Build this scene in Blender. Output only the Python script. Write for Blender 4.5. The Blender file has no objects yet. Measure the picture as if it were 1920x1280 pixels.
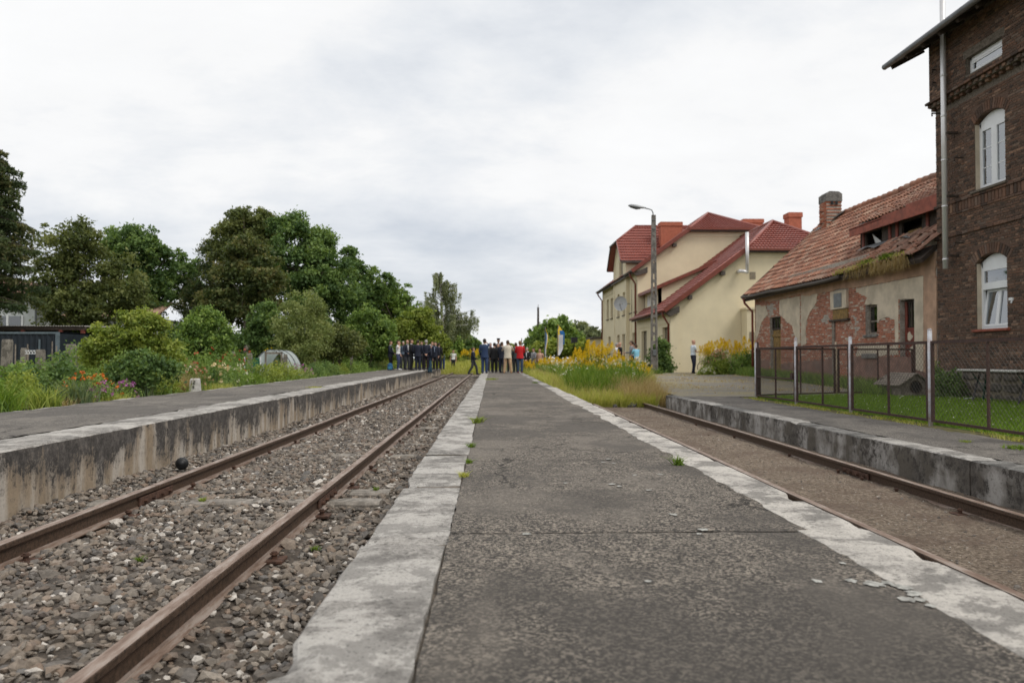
import bpy, math, random
import numpy as np
from mathutils import Vector, Matrix, Euler
from mathutils import noise as mnoise
R = math.radians
random.seed(7)
rng = np.random.default_rng(7)
scene = bpy.context.scene
col = scene.collection
# ------------------------------------------------------------------ camera
CZ = 1.30
F = 1440.0                                   # focal length in pixels of the 1920 px wide photograph
cam_d = bpy.data.cameras.new('camera')
cam_d.sensor_width = 36.0; cam_d.lens = 27.0; cam_d.clip_start = 0.05; cam_d.clip_end = 3000
cam_d.dof.use_dof = True; cam_d.dof.focus_distance = 6.5; cam_d.dof.aperture_fstop = 2.8
cam = bpy.data.objects.new('camera', cam_d); col.objects.link(cam)
cam.location = (0, 0, CZ)
cam.rotation_euler = (R(90) + math.atan(31 / F), 0, -math.atan(38 / F))
scene.camera = cam
CM = cam.rotation_euler.to_matrix()
# ------------------------------------------------------------------ node helpers
def nd(t, typ, **k):
    n = t.nodes.new('ShaderNode' + typ)
    for a, v in k.items():
        if a[0] == 'i' and a[1:].isdigit(): s = n.inputs[int(a[1:])]
        elif a[0].isupper(): s = n.inputs[a.replace('_', ' ')]
        else:
            setattr(n, a, v); continue
        if isinstance(v, bpy.types.NodeSocket): t.links.new(v, s)
        elif isinstance(v, bpy.types.Node): t.links.new(v.outputs[0], s)
        else:
            if s.type == 'RGBA' and len(v) == 3: v = (*v, 1)
            s.default_value = v
    return n
def ramp(t, fac, stops, interp='LINEAR'):
    n = t.nodes.new('ShaderNodeValToRGB'); t.links.new(fac if isinstance(fac, bpy.types.NodeSocket) else fac.outputs[0], n.inputs[0])
    e = n.color_ramp; e.interpolation = interp
    while len(e.elements) < len(stops): e.elements.new(0.5)
    for el, (p, c) in zip(e.elements, stops):
        el.position = p
        if isinstance(c, (int, float)): c = (c, c, c)
        el.color = (*c, 1)
    return n.outputs[0]
def mixc(t, fac, a, b, mode='MIX'):
    n = t.nodes.new('ShaderNodeMix'); n.data_type = 'RGBA'; n.blend_type = mode
    for i, v in ((0, fac), (6, a), (7, b)):
        if isinstance(v, bpy.types.NodeSocket): t.links.new(v, n.inputs[i])
        elif i == 0: n.inputs[0].default_value = v
        else: n.inputs[i].default_value = (*v, 1)
    return n.outputs[2]
def math_(t, op, a, b=0.0, clamp=False):
    return nd(t, 'Math', operation=op, i0=a, i1=b, use_clamp=clamp).outputs[0]
# ------------------------------------------------------------------ sky and sun (bright overcast)
SUN_EL, SUN_AZ = R(50), R(125)                # azimuth from the track direction (+Y) towards +X
world = bpy.data.worlds.new('World'); scene.world = world; world.use_nodes = True
t = world.node_tree; t.nodes.clear()
sky = nd(t, 'TexSky', sky_type='NISHITA', sun_disc=False, sun_elevation=SUN_EL, sun_rotation=SUN_AZ, dust_density=2.0)
tc = nd(t, 'TexCoord')
sep = nd(t, 'SeparateXYZ', i0=tc.outputs['Generated'])
den = math_(t, 'ADD', math_(t, 'MAXIMUM', sep.outputs[2], 0.0), 0.26)
cv = nd(t, 'CombineXYZ', i0=math_(t, 'DIVIDE', sep.outputs[0], den), i1=math_(t, 'DIVIDE', sep.outputs[1], den), i2=4.1).outputs[0]
n1 = nd(t, 'TexNoise', Vector=cv, Scale=0.9, Detail=7.0, Roughness=0.5, Distortion=0.1)
mp = nd(t, 'Mapping', i0=cv, Rotation=(0, 0, R(-28)), Scale=(1.0, 1.35, 1.0))
n2 = nd(t, 'TexNoise', Vector=mp, Scale=1.7, Detail=9.0, Roughness=0.6, Distortion=0.25)
n3 = nd(t, 'TexNoise', Vector=mp, Scale=7.0, Detail=5.0, Roughness=0.65, Distortion=0.2)
f = math_(t, 'ADD', math_(t, 'MULTIPLY', n1.outputs[0], 0.62), math_(t, 'MULTIPLY', n2.outputs[0], 0.30))
f = math_(t, 'ADD', f, math_(t, 'MULTIPLY', n3.outputs[0], 0.08))
cl = ramp(t, f, [(0.36, (0.60, 0.635, 0.69)), (0.46, (0.745, 0.768, 0.80)), (0.53, (0.87, 0.872, 0.875)), (0.64, (0.925, 0.928, 0.928))])
cl10 = mixc(t, 1.0, cl, (8.9, 8.9, 8.9), 'MULTIPLY')
cov = ramp(t, f, [(0.33, 0.86), (0.46, 0.97)])
skyc = mixc(t, cov, sky.outputs[0], cl10)
bg = nd(t, 'Background', Color=skyc, Strength=0.1)
wo = nd(t, 'OutputWorld'); t.links.new(bg.outputs[0], wo.inputs[0])
sd = bpy.data.lights.new('sun', 'SUN'); sd.energy = 1.5; sd.angle = R(24); sd.color = (1.0, 0.95, 0.87)
sun = bpy.data.objects.new('sun', sd); col.objects.link(sun)
sdir = Vector((math.sin(SUN_AZ) * math.cos(SUN_EL), math.cos(SUN_AZ) * math.cos(SUN_EL), math.sin(SUN_EL)))
sun.rotation_euler = sdir.to_track_quat('Z', 'Y').to_euler()
vs = scene.view_settings
vs.view_transform = 'Standard'; vs.look = 'None'; vs.exposure = 0.32; vs.gamma = 1.0; vs.use_curve_mapping = False
scene.cycles.max_bounces = 6; scene.cycles.transparent_max_bounces = 12
scene.cycles.use_denoising = True
# ------------------------------------------------------------------ measuring helpers: a photo pixel and one known coordinate give a place
def _ray(px, py): return CM @ Vector(((px - 960) / F, (640 - py) / F, -1))
def W(px, py, Y):
    d = _ray(px, py); k = Y / d.y; return Vector((d.x * k, Y, CZ + d.z * k))
def WX(px, py, X):
    d = _ray(px, py); k = X / d.x; return Vector((X, d.y * k, CZ + d.z * k))
def WZ(px, py, z):
    d = _ray(px, py); k = (z - CZ) / d.z; return Vector((d.x * k, d.y * k, z))
# ------------------------------------------------------------------ object helpers
def tag(o, label=None, cat=None, group=None, kind=None):
    if label: o['label'] = label
    if cat: o['category'] = cat
    if group: o['group'] = group
    if kind: o['kind'] = kind
    return o
def empty(name, loc=(0, 0, 0), rz=0, parent=None):
    o = bpy.data.objects.new(name, None); col.objects.link(o); o.location = loc; o.rotation_euler = (0, 0, rz); o.parent = parent
    o.empty_display_size = 0.1
    return o
def link(name, me, parent=None, loc=None, rot=None, scale=None):
    o = bpy.data.objects.new(name, me); col.objects.link(o); o.parent = parent
    if loc is not None: o.location = loc
    if rot is not None: o.rotation_euler = rot
    if scale is not None: o.scale = scale
    return o
def npmesh(name, V, Fc, mats, var=None, smooth=False, mi=None):
    me = bpy.data.meshes.new(name)
    V = np.asarray(V, np.float32).reshape(-1, 3); Fc = np.asarray(Fc, np.int32); k = Fc.shape[1]; n = len(Fc)
    me.vertices.add(len(V)); me.vertices.foreach_set('co', V.ravel())
    me.loops.add(n * k); me.loops.foreach_set('vertex_index', Fc.ravel())
    me.polygons.add(n); me.polygons.foreach_set('loop_start', np.arange(0, n * k, k, dtype=np.int32))
    try: me.polygons.foreach_set('loop_total', np.full(n, k, np.int32))
    except Exception: pass
    for m in (mats if isinstance(mats, (list, tuple)) else [mats]): me.materials.append(m)
    if mi is not None: me.polygons.foreach_set('material_index', np.asarray(mi, np.int32))
    me.polygons.foreach_set('use_smooth', np.full(n, smooth, bool))
    if var is not None:
        a = me.attributes.new('var', 'FLOAT', 'POINT'); a.data.foreach_set('value', np.asarray(var, np.float32))
    me.update(calc_edges=True)
    return me
class MB:
    """collects faces of one part"""
    def __init__(s): s.v = []; s.f = []; s.m = []
    def add(s, vs, fs, m=0):
        b = len(s.v); s.v += [tuple(v) for v in vs]; s.f += [tuple(i + b for i in f) for f in fs]; s.m += [m] * len(fs); return s
    def box(s, x0, x1, y0, y1, z0, z1, m=0):
        return s.add([(x, y, z) for z in (z0, z1) for y in (y0, y1) for x in (x0, x1)],
                     [(0, 2, 3, 1), (4, 5, 7, 6), (0, 1, 5, 4), (2, 6, 7, 3), (0, 4, 6, 2), (1, 3, 7, 5)], m)
    def cbox(s, x0, x1, y0, y1, z0, z1, c=0.01, m=0):
        """box with chamfered edges"""
        v = []; idx = {}
        for i, x in enumerate((x0, x1)):
            for j, y in enumerate((y0, y1)):
                for k, z in enumerate((z0, z1)):
                    dx, dy, dz = (c if i == 0 else -c), (c if j == 0 else -c), (c if k == 0 else -c)
                    idx[i, j, k] = len(v)
                    v += [(x, y + dy, z + dz), (x + dx, y, z + dz), (x + dx, y + dy, z)]
        g = lambda i, j, k, a: idx[i, j, k] + a
        f = []
        for i in (0, 1): f.append([g(i, 0, 0, 0), g(i, 1, 0, 0), g(i, 1, 1, 0), g(i, 0, 1, 0)][::(1 if i else -1)])
        for j in (0, 1): f.append([g(0, j, 0, 1), g(1, j, 0, 1), g(1, j, 1, 1), g(0, j, 1, 1)][::(-1 if j else 1)])
        for k in (0, 1): f.append([g(0, 0, k, 2), g(1, 0, k, 2), g(1, 1, k, 2), g(0, 1, k, 2)][::(1 if k else -1)])
        for j in (0, 1):
            for k in (0, 1): f.append([g(0, j, k, 1), g(1, j, k, 1), g(1, j, k, 2), g(0, j, k, 2)])
        for i in (0, 1):
            for k in (0, 1): f.append([g(i, 0, k, 0), g(i, 1, k, 0), g(i, 1, k, 2), g(i, 0, k, 2)])
        for i in (0, 1):
            for j in (0, 1): f.append([g(i, j, 0, 0), g(i, j, 1, 0), g(i, j, 1, 1), g(i, j, 0, 1)])
        for q in idx.values(): f.append([q, q + 1, q + 2])
        return s.add(v, f, m)
    def beam(s, a, b, w, h, m=0, up=(0, 0, 1)):
        a, b = Vector(a), Vector(b); d = (b - a).normalized(); u = Vector(up)
        if abs(d.dot(u)) > 0.98: u = Vector((0, 1, 0))
        r = d.cross(u).normalized() * w / 2; q = r.cross(d).normalized() * h / 2
        return s.add([a - r - q, a + r - q, a + r + q, a - r + q, b - r - q, b + r - q, b + r + q, b - r + q],
                     [(0, 3, 2, 1), (4, 5, 6, 7), (0, 1, 5, 4), (1, 2, 6, 5), (2, 3, 7, 6), (3, 0, 4, 7)], m)
    def tube(s, pts, rad, n=8, m=0, caps=True, sx=1.0, sy=1.0):
        pts = [Vector(p) for p in pts]
        if isinstance(rad, (int, float)): rad = [rad] * len(pts)
        rings = []; pu = None
        for i, p in enumerate(pts):
            d = (pts[min(i + 1, len(pts) - 1)] - pts[max(i - 1, 0)]).normalized()
            if pu is None:
                u = Vector((1, 0, 0)) if abs(d.x) < 0.9 else Vector((0, 1, 0))
            else: u = pu
            u = (u - d * u.dot(d)).normalized(); w = d.cross(u); pu = u
            rings.append([p + (u * math.cos(2 * math.pi * k / n) * sx + w * math.sin(2 * math.pi * k / n) * sy) * rad[i] for k in range(n)])
        vs = [v for r in rings for v in r]; fs = []
        for i in range(len(rings) - 1):
            for k in range(n):
                fs.append((i * n + k, i * n + (k + 1) % n, (i + 1) * n + (k + 1) % n, (i + 1) * n + k))
        if caps: fs += [tuple(range(n))[::-1], tuple(range((len(rings) - 1) * n, len(rings) * n))]
        return s.add(vs, fs, m)
    def rings(s, rs, m=0, caps=True):
        """loft through explicit rings of equal length"""
        n = len(rs[0]); vs = [v for r in rs for v in r]; fs = []
        for i in range(len(rs) - 1):
            for k in range(n): fs.append((i * n + k, i * n + (k + 1) % n, (i + 1) * n + (k + 1) % n, (i + 1) * n + k))
        if caps: fs += [tuple(range(n))[::-1], tuple(range((len(rs) - 1) * n, len(rs) * n))]
        return s.add(vs, fs, m)
    def prism(s, pts, off, m=0):
        """closed 3-D polygon pushed along off"""
        n = len(pts); off = Vector(off); a = [Vector(p) for p in pts]; b = [p + off for p in a]
        return s.add(a + b, [tuple(range(n)), tuple(range(2 * n - 1, n - 1, -1))] + [(i, (i + 1) % n, n + (i + 1) % n, n + i) for i in range(n)], m)
    def build(s, name, mats, parent=None, smooth=False, loc=None, rot=None, fix=True):
        me = bpy.data.meshes.new(name); me.from_pydata(s.v, [], s.f)
        for m in (mats if isinstance(mats, (list, tuple)) else [mats]): me.materials.append(m)
        me.polygons.foreach_set('material_index', s.m)
        if smooth: me.polygons.foreach_set('use_smooth', [True] * len(s.f))
        if fix:
            import bmesh
            bm = bmesh.new(); bm.from_mesh(me); bmesh.ops.recalc_face_normals(bm, faces=bm.faces); bm.to_mesh(me); bm.free()
        me.update()
        return link(name, me, parent, loc, rot)
def part(name, mats, parent, fn, smooth=False):
    b = MB(); fn(b); return b.build(name, mats, parent, smooth)
def wall_x(b, X, th, y0, y1, z0, z1, holes, m=0, sgn=1):
    """wall in the plane X, thickness th towards +X (sgn 1); holes (ya,yb,za,zb)"""
    ys = sorted(set([y0, y1] + [h for q in holes for h in q[:2] if y0 < h < y1])); zs = sorted(set([z0, z1] + [h for q in holes for h in q[2:] if z0 < h < z1]))
    solid = lambda i, j: 0 <= i < len(ys) - 1 and 0 <= j < len(zs) - 1 and not any(q[0] - 1e-6 <= ys[i] and ys[i + 1] <= q[1] + 1e-6 and q[2] - 1e-6 <= zs[j] and zs[j + 1] <= q[3] + 1e-6 for q in holes)
    Xb = X + th * sgn
    for i in range(len(ys) - 1):
        for j in range(len(zs) - 1):
            if not solid(i, j): continue
            a, c, d, e = ys[i], ys[i + 1], zs[j], zs[j + 1]
            b.add([(X, a, d), (X, c, d), (X, c, e), (X, a, e)], [(0, 1, 2, 3)], m)
            b.add([(Xb, a, d), (Xb, c, d), (Xb, c, e), (Xb, a, e)], [(3, 2, 1, 0)], m)
            if not solid(i - 1, j): b.add([(X, a, d), (X, a, e), (Xb, a, e), (Xb, a, d)], [(0, 1, 2, 3)], m)
            if not solid(i + 1, j): b.add([(X, c, d), (X, c, e), (Xb, c, e), (Xb, c, d)], [(0, 1, 2, 3)], m)
            if not solid(i, j - 1): b.add([(X, a, d), (X, c, d), (Xb, c, d), (Xb, a, d)], [(0, 1, 2, 3)], m)
            if not solid(i, j + 1): b.add([(X, a, e), (X, c, e), (Xb, c, e), (Xb, a, e)], [(0, 1, 2, 3)], m)
def fbm(x, y, z=0.0, o=3): return mnoise.fractal(Vector((x, y, z)), 1.0, 2.0, o)
# ------------------------------------------------------------------ materials
MT = {}
def mat(name):
    m = bpy.data.materials.new(name); m.use_nodes = True; t = m.node_tree; t.nodes.clear()
    o = nd(t, 'OutputMaterial'); MT[name] = m
    return m, t, o
def finish(t, o, color, rough=0.7, bump=None, bstr=0.3, bdist=0.01, metal=0.0, spec=0.4, **k):
    p = nd(t, 'BsdfPrincipled', Base_Color=color, Roughness=rough, Metallic=metal, **k)
    p.inputs['Specular IOR Level'].default_value = spec
    if bump is not None:
        b = nd(t, 'Bump', Height=bump, Strength=bstr, Distance=bdist); t.links.new(b.outputs[0], p.inputs['Normal'])
    t.links.new(p.outputs[0], o.inputs[0]); return p
def coords(t, scale=None, obj=True):
    c = nd(t, 'TexCoord').outputs['Object' if obj else 'Generated']
    return nd(t, 'Mapping', i0=c, Scale=scale).outputs[0] if scale else c
def simple(name, c, rough=0.7, var=0.18, scale=6.0, bump=0.15, metal=0.0, dirt=None, dirt_amt=0.5, spec=0.4):
    m, t, o = mat(name); v = nd(t, 'NewGeometry').outputs['Position']
    n = nd(t, 'TexNoise', Vector=v, Scale=scale, Detail=6.0, Roughness=0.62)
    lo = tuple(max(0, x * (1 - var)) for x in c); hi = tuple(min(1, x * (1 + var)) for x in c)
    cc = ramp(t, n.outputs[0], [(0.38, lo), (0.62, hi)])
    if dirt:
        n2 = nd(t, 'TexNoise', Vector=v, Scale=scale * 0.35, Detail=8.0, Roughness=0.7)
        cc = mixc(t, ramp(t, n2.outputs[0], [(0.48, 0.0), (0.68, dirt_amt)]), cc, dirt)
    n4 = nd(t, 'TexNoise', Vector=v, Scale=scale * 5, Detail=4.0)
    finish(t, o, cc, rough, n4.outputs[0], bump, 0.01, metal, spec); return m
def random_ramp(name, stops, per='island', rough=0.8, grain=30.0, bump=0.3, extra=0.2):
    m, t, o = mat(name)
    r = nd(t, 'NewGeometry').outputs['Random Per Island'] if per == 'island' else nd(t, 'ObjectInfo').outputs['Random']
    c = ramp(t, r, stops, 'LINEAR'); v = nd(t, 'NewGeometry').outputs['Position']
    n = nd(t, 'TexNoise', Vector=v, Scale=grain, Detail=6.0, Roughness=0.7)
    c = mixc(t, 1.0, c, ramp(t, n.outputs[0], [(0.36, 1 - extra), (0.64, 1 + extra)]), 'MULTIPLY')
    finish(t, o, c, rough, n.outputs[0], bump, 0.008); return m
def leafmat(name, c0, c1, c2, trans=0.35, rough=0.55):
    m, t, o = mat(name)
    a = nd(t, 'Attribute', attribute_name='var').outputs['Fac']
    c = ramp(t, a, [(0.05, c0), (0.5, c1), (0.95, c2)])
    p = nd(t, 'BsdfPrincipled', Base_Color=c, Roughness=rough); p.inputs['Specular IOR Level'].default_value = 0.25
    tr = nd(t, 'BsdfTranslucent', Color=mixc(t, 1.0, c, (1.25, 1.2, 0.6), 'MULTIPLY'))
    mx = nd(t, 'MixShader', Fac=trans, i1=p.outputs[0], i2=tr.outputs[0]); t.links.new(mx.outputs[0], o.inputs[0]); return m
def glassmat(name, tint=(0.6, 0.66, 0.7), refl=0.25):
    m, t, o = mat(name)
    fr = nd(t, 'Fresnel', IOR=1.5); g = nd(t, 'BsdfGlossy', Color=(0.9, 0.93, 0.96), Roughness=0.03); tr = nd(t, 'BsdfTransparent', Color=tint)
    mx = nd(t, 'MixShader', Fac=math_(t, 'ADD', fr.outputs[0], refl, True), i1=tr.outputs[0], i2=g.outputs[0]); t.links.new(mx.outputs[0], o.inputs[0]); return m
# asphalt-like platform surface with pale aggregate
def aggregate(name, dark, mid, pale, patch, dust, pscale=0.6):
    m, t, o = mat(name); v = nd(t, 'NewGeometry').outputs['Position']
    vo = nd(t, 'TexVoronoi', Vector=v, Scale=110.0); n = nd(t, 'TexNoise', Vector=v, Scale=62.0, Detail=8.0, Roughness=0.85)
    big = nd(t, 'TexNoise', Vector=v, Scale=pscale, Detail=9.0, Roughness=0.68); big2 = nd(t, 'TexNoise', Vector=nd(t, 'Mapping', i0=v, Location=(7, 3, 1), Scale=(1.0, 0.45, 1.0)).outputs[0], Scale=pscale * 2.6, Detail=9.0, Roughness=0.72)
    grain = nd(t, 'TexNoise', Vector=v, Scale=11.0, Detail=9.0, Roughness=0.8)
    f = math_(t, 'ADD', math_(t, 'MULTIPLY', n.outputs[0], 0.72), math_(t, 'MULTIPLY', nd(t, 'SeparateColor', i0=vo.outputs['Color']).outputs[0], 0.28))
    c = ramp(t, f, [(0.41, dark), (0.51, mid), (0.59, pale)])
    c = mixc(t, ramp(t, grain.outputs[0], [(0.46, 0.0), (0.60, 0.50)]), c, dark)
    c = mixc(t, ramp(t, big2.outputs[0], [(0.49, 0.0), (0.58, 0.55)]), c, dust)
    c = mixc(t, ramp(t, big.outputs[0], [(0.48, 0.0), (0.55, 0.65)]), c, patch)
    wob = nd(t, 'TexNoise', Vector=v, Scale=2.5, Detail=6.0, Roughness=0.7); dv_ = nd(t, 'VectorMath', operation='MULTIPLY_ADD', i0=wob.outputs['Color'], i1=(0.5, 0.5, 0.5), i2=v).outputs[0]
    ck = nd(t, 'TexVoronoi', Vector=dv_, Scale=0.42, feature='DISTANCE_TO_EDGE').outputs[0]; cm = math_(t, 'MULTIPLY', ramp(t, ck, [(0.002, 1.0), (0.006, 0.0)]), ramp(t, big2.outputs[0], [(0.46, 1.0), (0.54, 0.0)]))
    c = mixc(t, math_(t, 'MULTIPLY', cm, 0.85), c, tuple(x * 0.35 for x in dark))
    finish(t, o, c, 0.9, math_(t, 'SUBTRACT', math_(t, 'ADD', f, math_(t, 'MULTIPLY', grain.outputs[0], 0.6)), math_(t, 'MULTIPLY', cm, 1.5)), 0.9, 0.012); return m
aggregate('asphalt', (0.042, 0.037, 0.032), (0.118, 0.104, 0.089), (0.36, 0.31, 0.252), (0.078, 0.069, 0.060), (0.200, 0.175, 0.147))
aggregate('asphalt_left', (0.070, 0.063, 0.056), (0.140, 0.127, 0.113), (0.28, 0.252, 0.218), (0.098, 0.089, 0.080), (0.225, 0.203, 0.175), 0.8)
def concrete(name, a, b, pale, palepos=(0.50, 0.56), scale=2.2, dark=(0.050, 0.046, 0.041), dk=0.7):
    m, t, o = mat(name); v = nd(t, 'NewGeometry').outputs['Position']
    n1 = nd(t, 'TexNoise', Vector=v, Scale=scale, Detail=10.0, Roughness=0.72, Distortion=0.4); n1b = nd(t, 'TexNoise', Vector=nd(t, 'Mapping', i0=v, Location=(5, 9, 2)).outputs[0], Scale=scale * 1.3, Detail=10.0, Roughness=0.75)
    n2 = nd(t, 'TexNoise', Vector=v, Scale=scale * 9, Detail=8.0, Roughness=0.8); n3 = nd(t, 'TexNoise', Vector=v, Scale=scale * 24, Detail=6.0, Roughness=0.75)
    c = ramp(t, n2.outputs[0], [(0.42, a), (0.58, b)])
    c = mixc(t, ramp(t, n1.outputs[0], [(palepos[0], 0.0), (palepos[1], 0.9)]), c, mixc(t, ramp(t, n3.outputs[0], [(0.4, 0.0), (0.6, 1.0)]), b, pale))
    c = mixc(t, ramp(t, n1b.outputs[0], [(0.50, 0.0), (0.55, dk)]), c, tuple(x * 0.5 for x in a))
    c = mixc(t, ramp(t, n3.outputs[0], [(0.53, 0.0), (0.62, 0.75)]), c, dark)
    finish(t, o, c, 0.9, math_(t, 'ADD', n2.outputs[0], math_(t, 'MULTIPLY', n3.outputs[0], 0.7)), 0.7, 0.008); return m
concrete('edge_concrete', (0.20, 0.186, 0.17), (0.37, 0.348, 0.318), (0.60, 0.572, 0.53), (0.46, 0.52), dk=0.5)
concrete('edge_concrete_pale', (0.30, 0.28, 0.255), (0.46, 0.43, 0.39), (0.64, 0.60, 0.54), (0.42, 0.50), dk=0.75)
concrete('old_concrete', (0.13, 0.125, 0.115), (0.24, 0.23, 0.215), (0.38, 0.36, 0.33), (0.52, 0.68))
concrete('post_concrete', (0.15, 0.135, 0.115), (0.27, 0.245, 0.21), (0.38, 0.36, 0.32), (0.55, 0.7), 4.0)
concrete('pole_concrete', (0.17, 0.155, 0.14), (0.26, 0.24, 0.215), (0.34, 0.32, 0.29), (0.5, 0.7), 3.0)
# weathered platform walls: dark crust with pale lime streaks running down
def streakwall(name, crust, lime, pale, pos, sm=(4.2, 4.2, 0.7)):
    m, t, o = mat(name); v = nd(t, 'NewGeometry').outputs['Position']
    st = nd(t, 'Mapping', i0=v, Scale=sm).outputs[0]
    n1 = nd(t, 'TexNoise', Vector=st, Scale=2.0, Detail=8.0, Roughness=0.66); n2 = nd(t, 'TexNoise', Vector=v, Scale=12.0, Detail=9.0, Roughness=0.8)
    big = nd(t, 'TexNoise', Vector=nd(t, 'Mapping', i0=v, Scale=(1, 1, 0.45) if sm[2] < .9 else (1, 1, 1)).outputs[0], Scale=1.5, Detail=5.0)
    tone = nd(t, 'TexNoise', Vector=nd(t, 'Mapping', i0=v, Scale=(3, 3, 0.5) if sm[2] < .9 else (1.6, 1.6, 1.2)).outputs[0], Scale=1.6, Detail=4.0)
    z = nd(t, 'SeparateXYZ', i0=v).outputs[2]
    zz = math_(t, 'MULTIPLY', math_(t, 'SUBTRACT', z, pos[0]), pos[1])
    f = math_(t, 'ADD', math_(t, 'ADD', math_(t, 'MULTIPLY', n1.outputs[0], 0.45), math_(t, 'MULTIPLY', big.outputs[0], 0.55)), math_(t, 'MULTIPLY', n2.outputs[0], 0.50))
    f = math_(t, 'ADD', f, zz)
    lm = mixc(t, ramp(t, tone.outputs[0], [(0.42, 0.0), (0.60, 1.0)]), lime, pale)
    lm = mixc(t, ramp(t, n2.outputs[0], [(0.5, 0.0), (0.72, 0.6)]), lm, crust)
    cr = mixc(t, ramp(t, n2.outputs[0], [(0.42, 0.0), (0.68, 1.0)]), crust, tuple(x * 3.4 for x in crust))
    c = mixc(t, ramp(t, f, [(0.70, 0.0), (0.80, 1.0)]), cr, lm)
    finish(t, o, c, 0.9, math_(t, 'ADD', n2.outputs[0], f), 0.6, 0.012); return m
streakwall('wall_left', (0.048, 0.043, 0.039), (0.32, 0.25, 0.175), (0.50, 0.45, 0.39), (0.27, -0.42))
streakwall('wall_right', (0.052, 0.046, 0.040), (0.125, 0.110, 0.090), (0.40, 0.38, 0.355), (0.10, -0.18), (1.3, 1.3, 1.0))
STONES = [(0.0, (0.066, 0.058, 0.051)), (0.2, (0.145, 0.125, 0.104)), (0.38, (0.205, 0.165, 0.128)), (0.52, (0.120, 0.112, 0.104)), (0.66, (0.190, 0.138, 0.102)), (0.8, (0.265, 0.228, 0.188)), (0.92, (0.165, 0.142, 0.118)), (0.97, (0.50, 0.46, 0.41))]
random_ramp('ballast_stuff', STONES, 'island', 0.8, 40, 0.4, 0.28)
random_ramp('ballast_stone', STONES, 'object', 0.8, 40, 0.4, 0.28)
simple('ballast_bed', (0.070, 0.056, 0.044), 0.95, 0.4, 30, 0.6, dirt=(0.15, 0.125, 0.10))
m, t, o = mat('sand'); v = nd(t, 'NewGeometry').outputs['Position']
a1 = nd(t, 'TexNoise', Vector=v, Scale=1.3, Detail=8.0, Roughness=0.65); a2 = nd(t, 'TexNoise', Vector=v, Scale=26.0, Detail=10.0, Roughness=0.85)
c = ramp(t, a2.outputs[0], [(0.40, (0.070, 0.050, 0.035)), (0.5, (0.200, 0.153, 0.110)), (0.60, (0.40, 0.325, 0.25))])
c = mixc(t, ramp(t, a1.outputs[0], [(0.47, 0.0), (0.58, 0.6)]), c, (0.130, 0.086, 0.062))
finish(t, o, c, 0.95, a2.outputs[0], 1.0, 0.03)
m, t, o = mat('ground_soil'); v = nd(t, 'NewGeometry').outputs['Position']
a1 = nd(t, 'TexNoise', Vector=v, Scale=0.35, Detail=9.0, Roughness=0.65); a2 = nd(t, 'TexNoise', Vector=v, Scale=11.0, Detail=7.0, Roughness=0.75)
c = mixc(t, ramp(t, a1.outputs[0], [(0.40, 0.0), (0.58, 1.0)]), ramp(t, a2.outputs[0], [(0.3, (0.07, 0.05, 0.035)), (0.7, (0.16, 0.125, 0.085))]), ramp(t, a2.outputs[0], [(0.4, (0.09, 0.11, 0.028)), (0.6, (0.19, 0.20, 0.06))]))
finish(t, o, c, 0.95, a2.outputs[0], 0.6, 0.03)
m, t, o = mat('yard_paving'); v = nd(t, 'NewGeometry').outputs['Position']
a1 = nd(t, 'TexNoise', Vector=nd(t, 'Mapping', i0=v, Scale=(0.5, 1.4, 1)).outputs[0], Scale=1.0, Detail=9.0, Roughness=0.65); a2 = nd(t, 'TexNoise', Vector=v, Scale=24.0, Detail=7.0, Roughness=0.75)
c = mixc(t, ramp(t, a1.outputs[0], [(0.47, 0.0), (0.60, 0.85)]), ramp(t, a2.outputs[0], [(0.4, (0.125, 0.112, 0.094)), (0.6, (0.275, 0.25, 0.212))]), ramp(t, a2.outputs[0], [(0.4, (0.17, 0.14, 0.065)), (0.6, (0.36, 0.31, 0.155))]))
finish(t, o, c, 0.95, a2.outputs[0], 0.5, 0.01)
# rusty rail, polished paler on the running face
m, t, o = mat('rail_steel'); v = nd(t, 'NewGeometry').outputs['Position']; nz = nd(t, 'SeparateXYZ', i0=nd(t, 'NewGeometry').outputs['Normal']).outputs[2]
a1 = nd(t, 'TexNoise', Vector=nd(t, 'Mapping', i0=v, Scale=(8, 1.2, 8)).outputs[0], Scale=3.0, Detail=8.0, Roughness=0.7); a2 = nd(t, 'TexNoise', Vector=v, Scale=45.0, Detail=6.0, Roughness=0.75)
c = ramp(t, a2.outputs[0], [(0.38, (0.045, 0.030, 0.021)), (0.62, (0.125, 0.080, 0.055))])
top = ramp(t, a1.outputs[0], [(0.40, (0.18, 0.118, 0.085)), (0.5, (0.27, 0.195, 0.152)), (0.62, (0.38, 0.315, 0.27))])
c = mixc(t, ramp(t, nz, [(0.5, 0.0), (0.9, 1.0)]), c, top)
finish(t, o, c, 0.55, a2.outputs[0], 0.3, 0.004, 0.25)
simple('rust', (0.075, 0.040, 0.027), 0.85, 0.4, 25, 0.5, dirt=(0.15, 0.07, 0.04))
simple('sleeper_wood', (0.24, 0.215, 0.185), 0.9, 0.35, 14, 0.6, dirt=(0.10, 0.085, 0.07))
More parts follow.
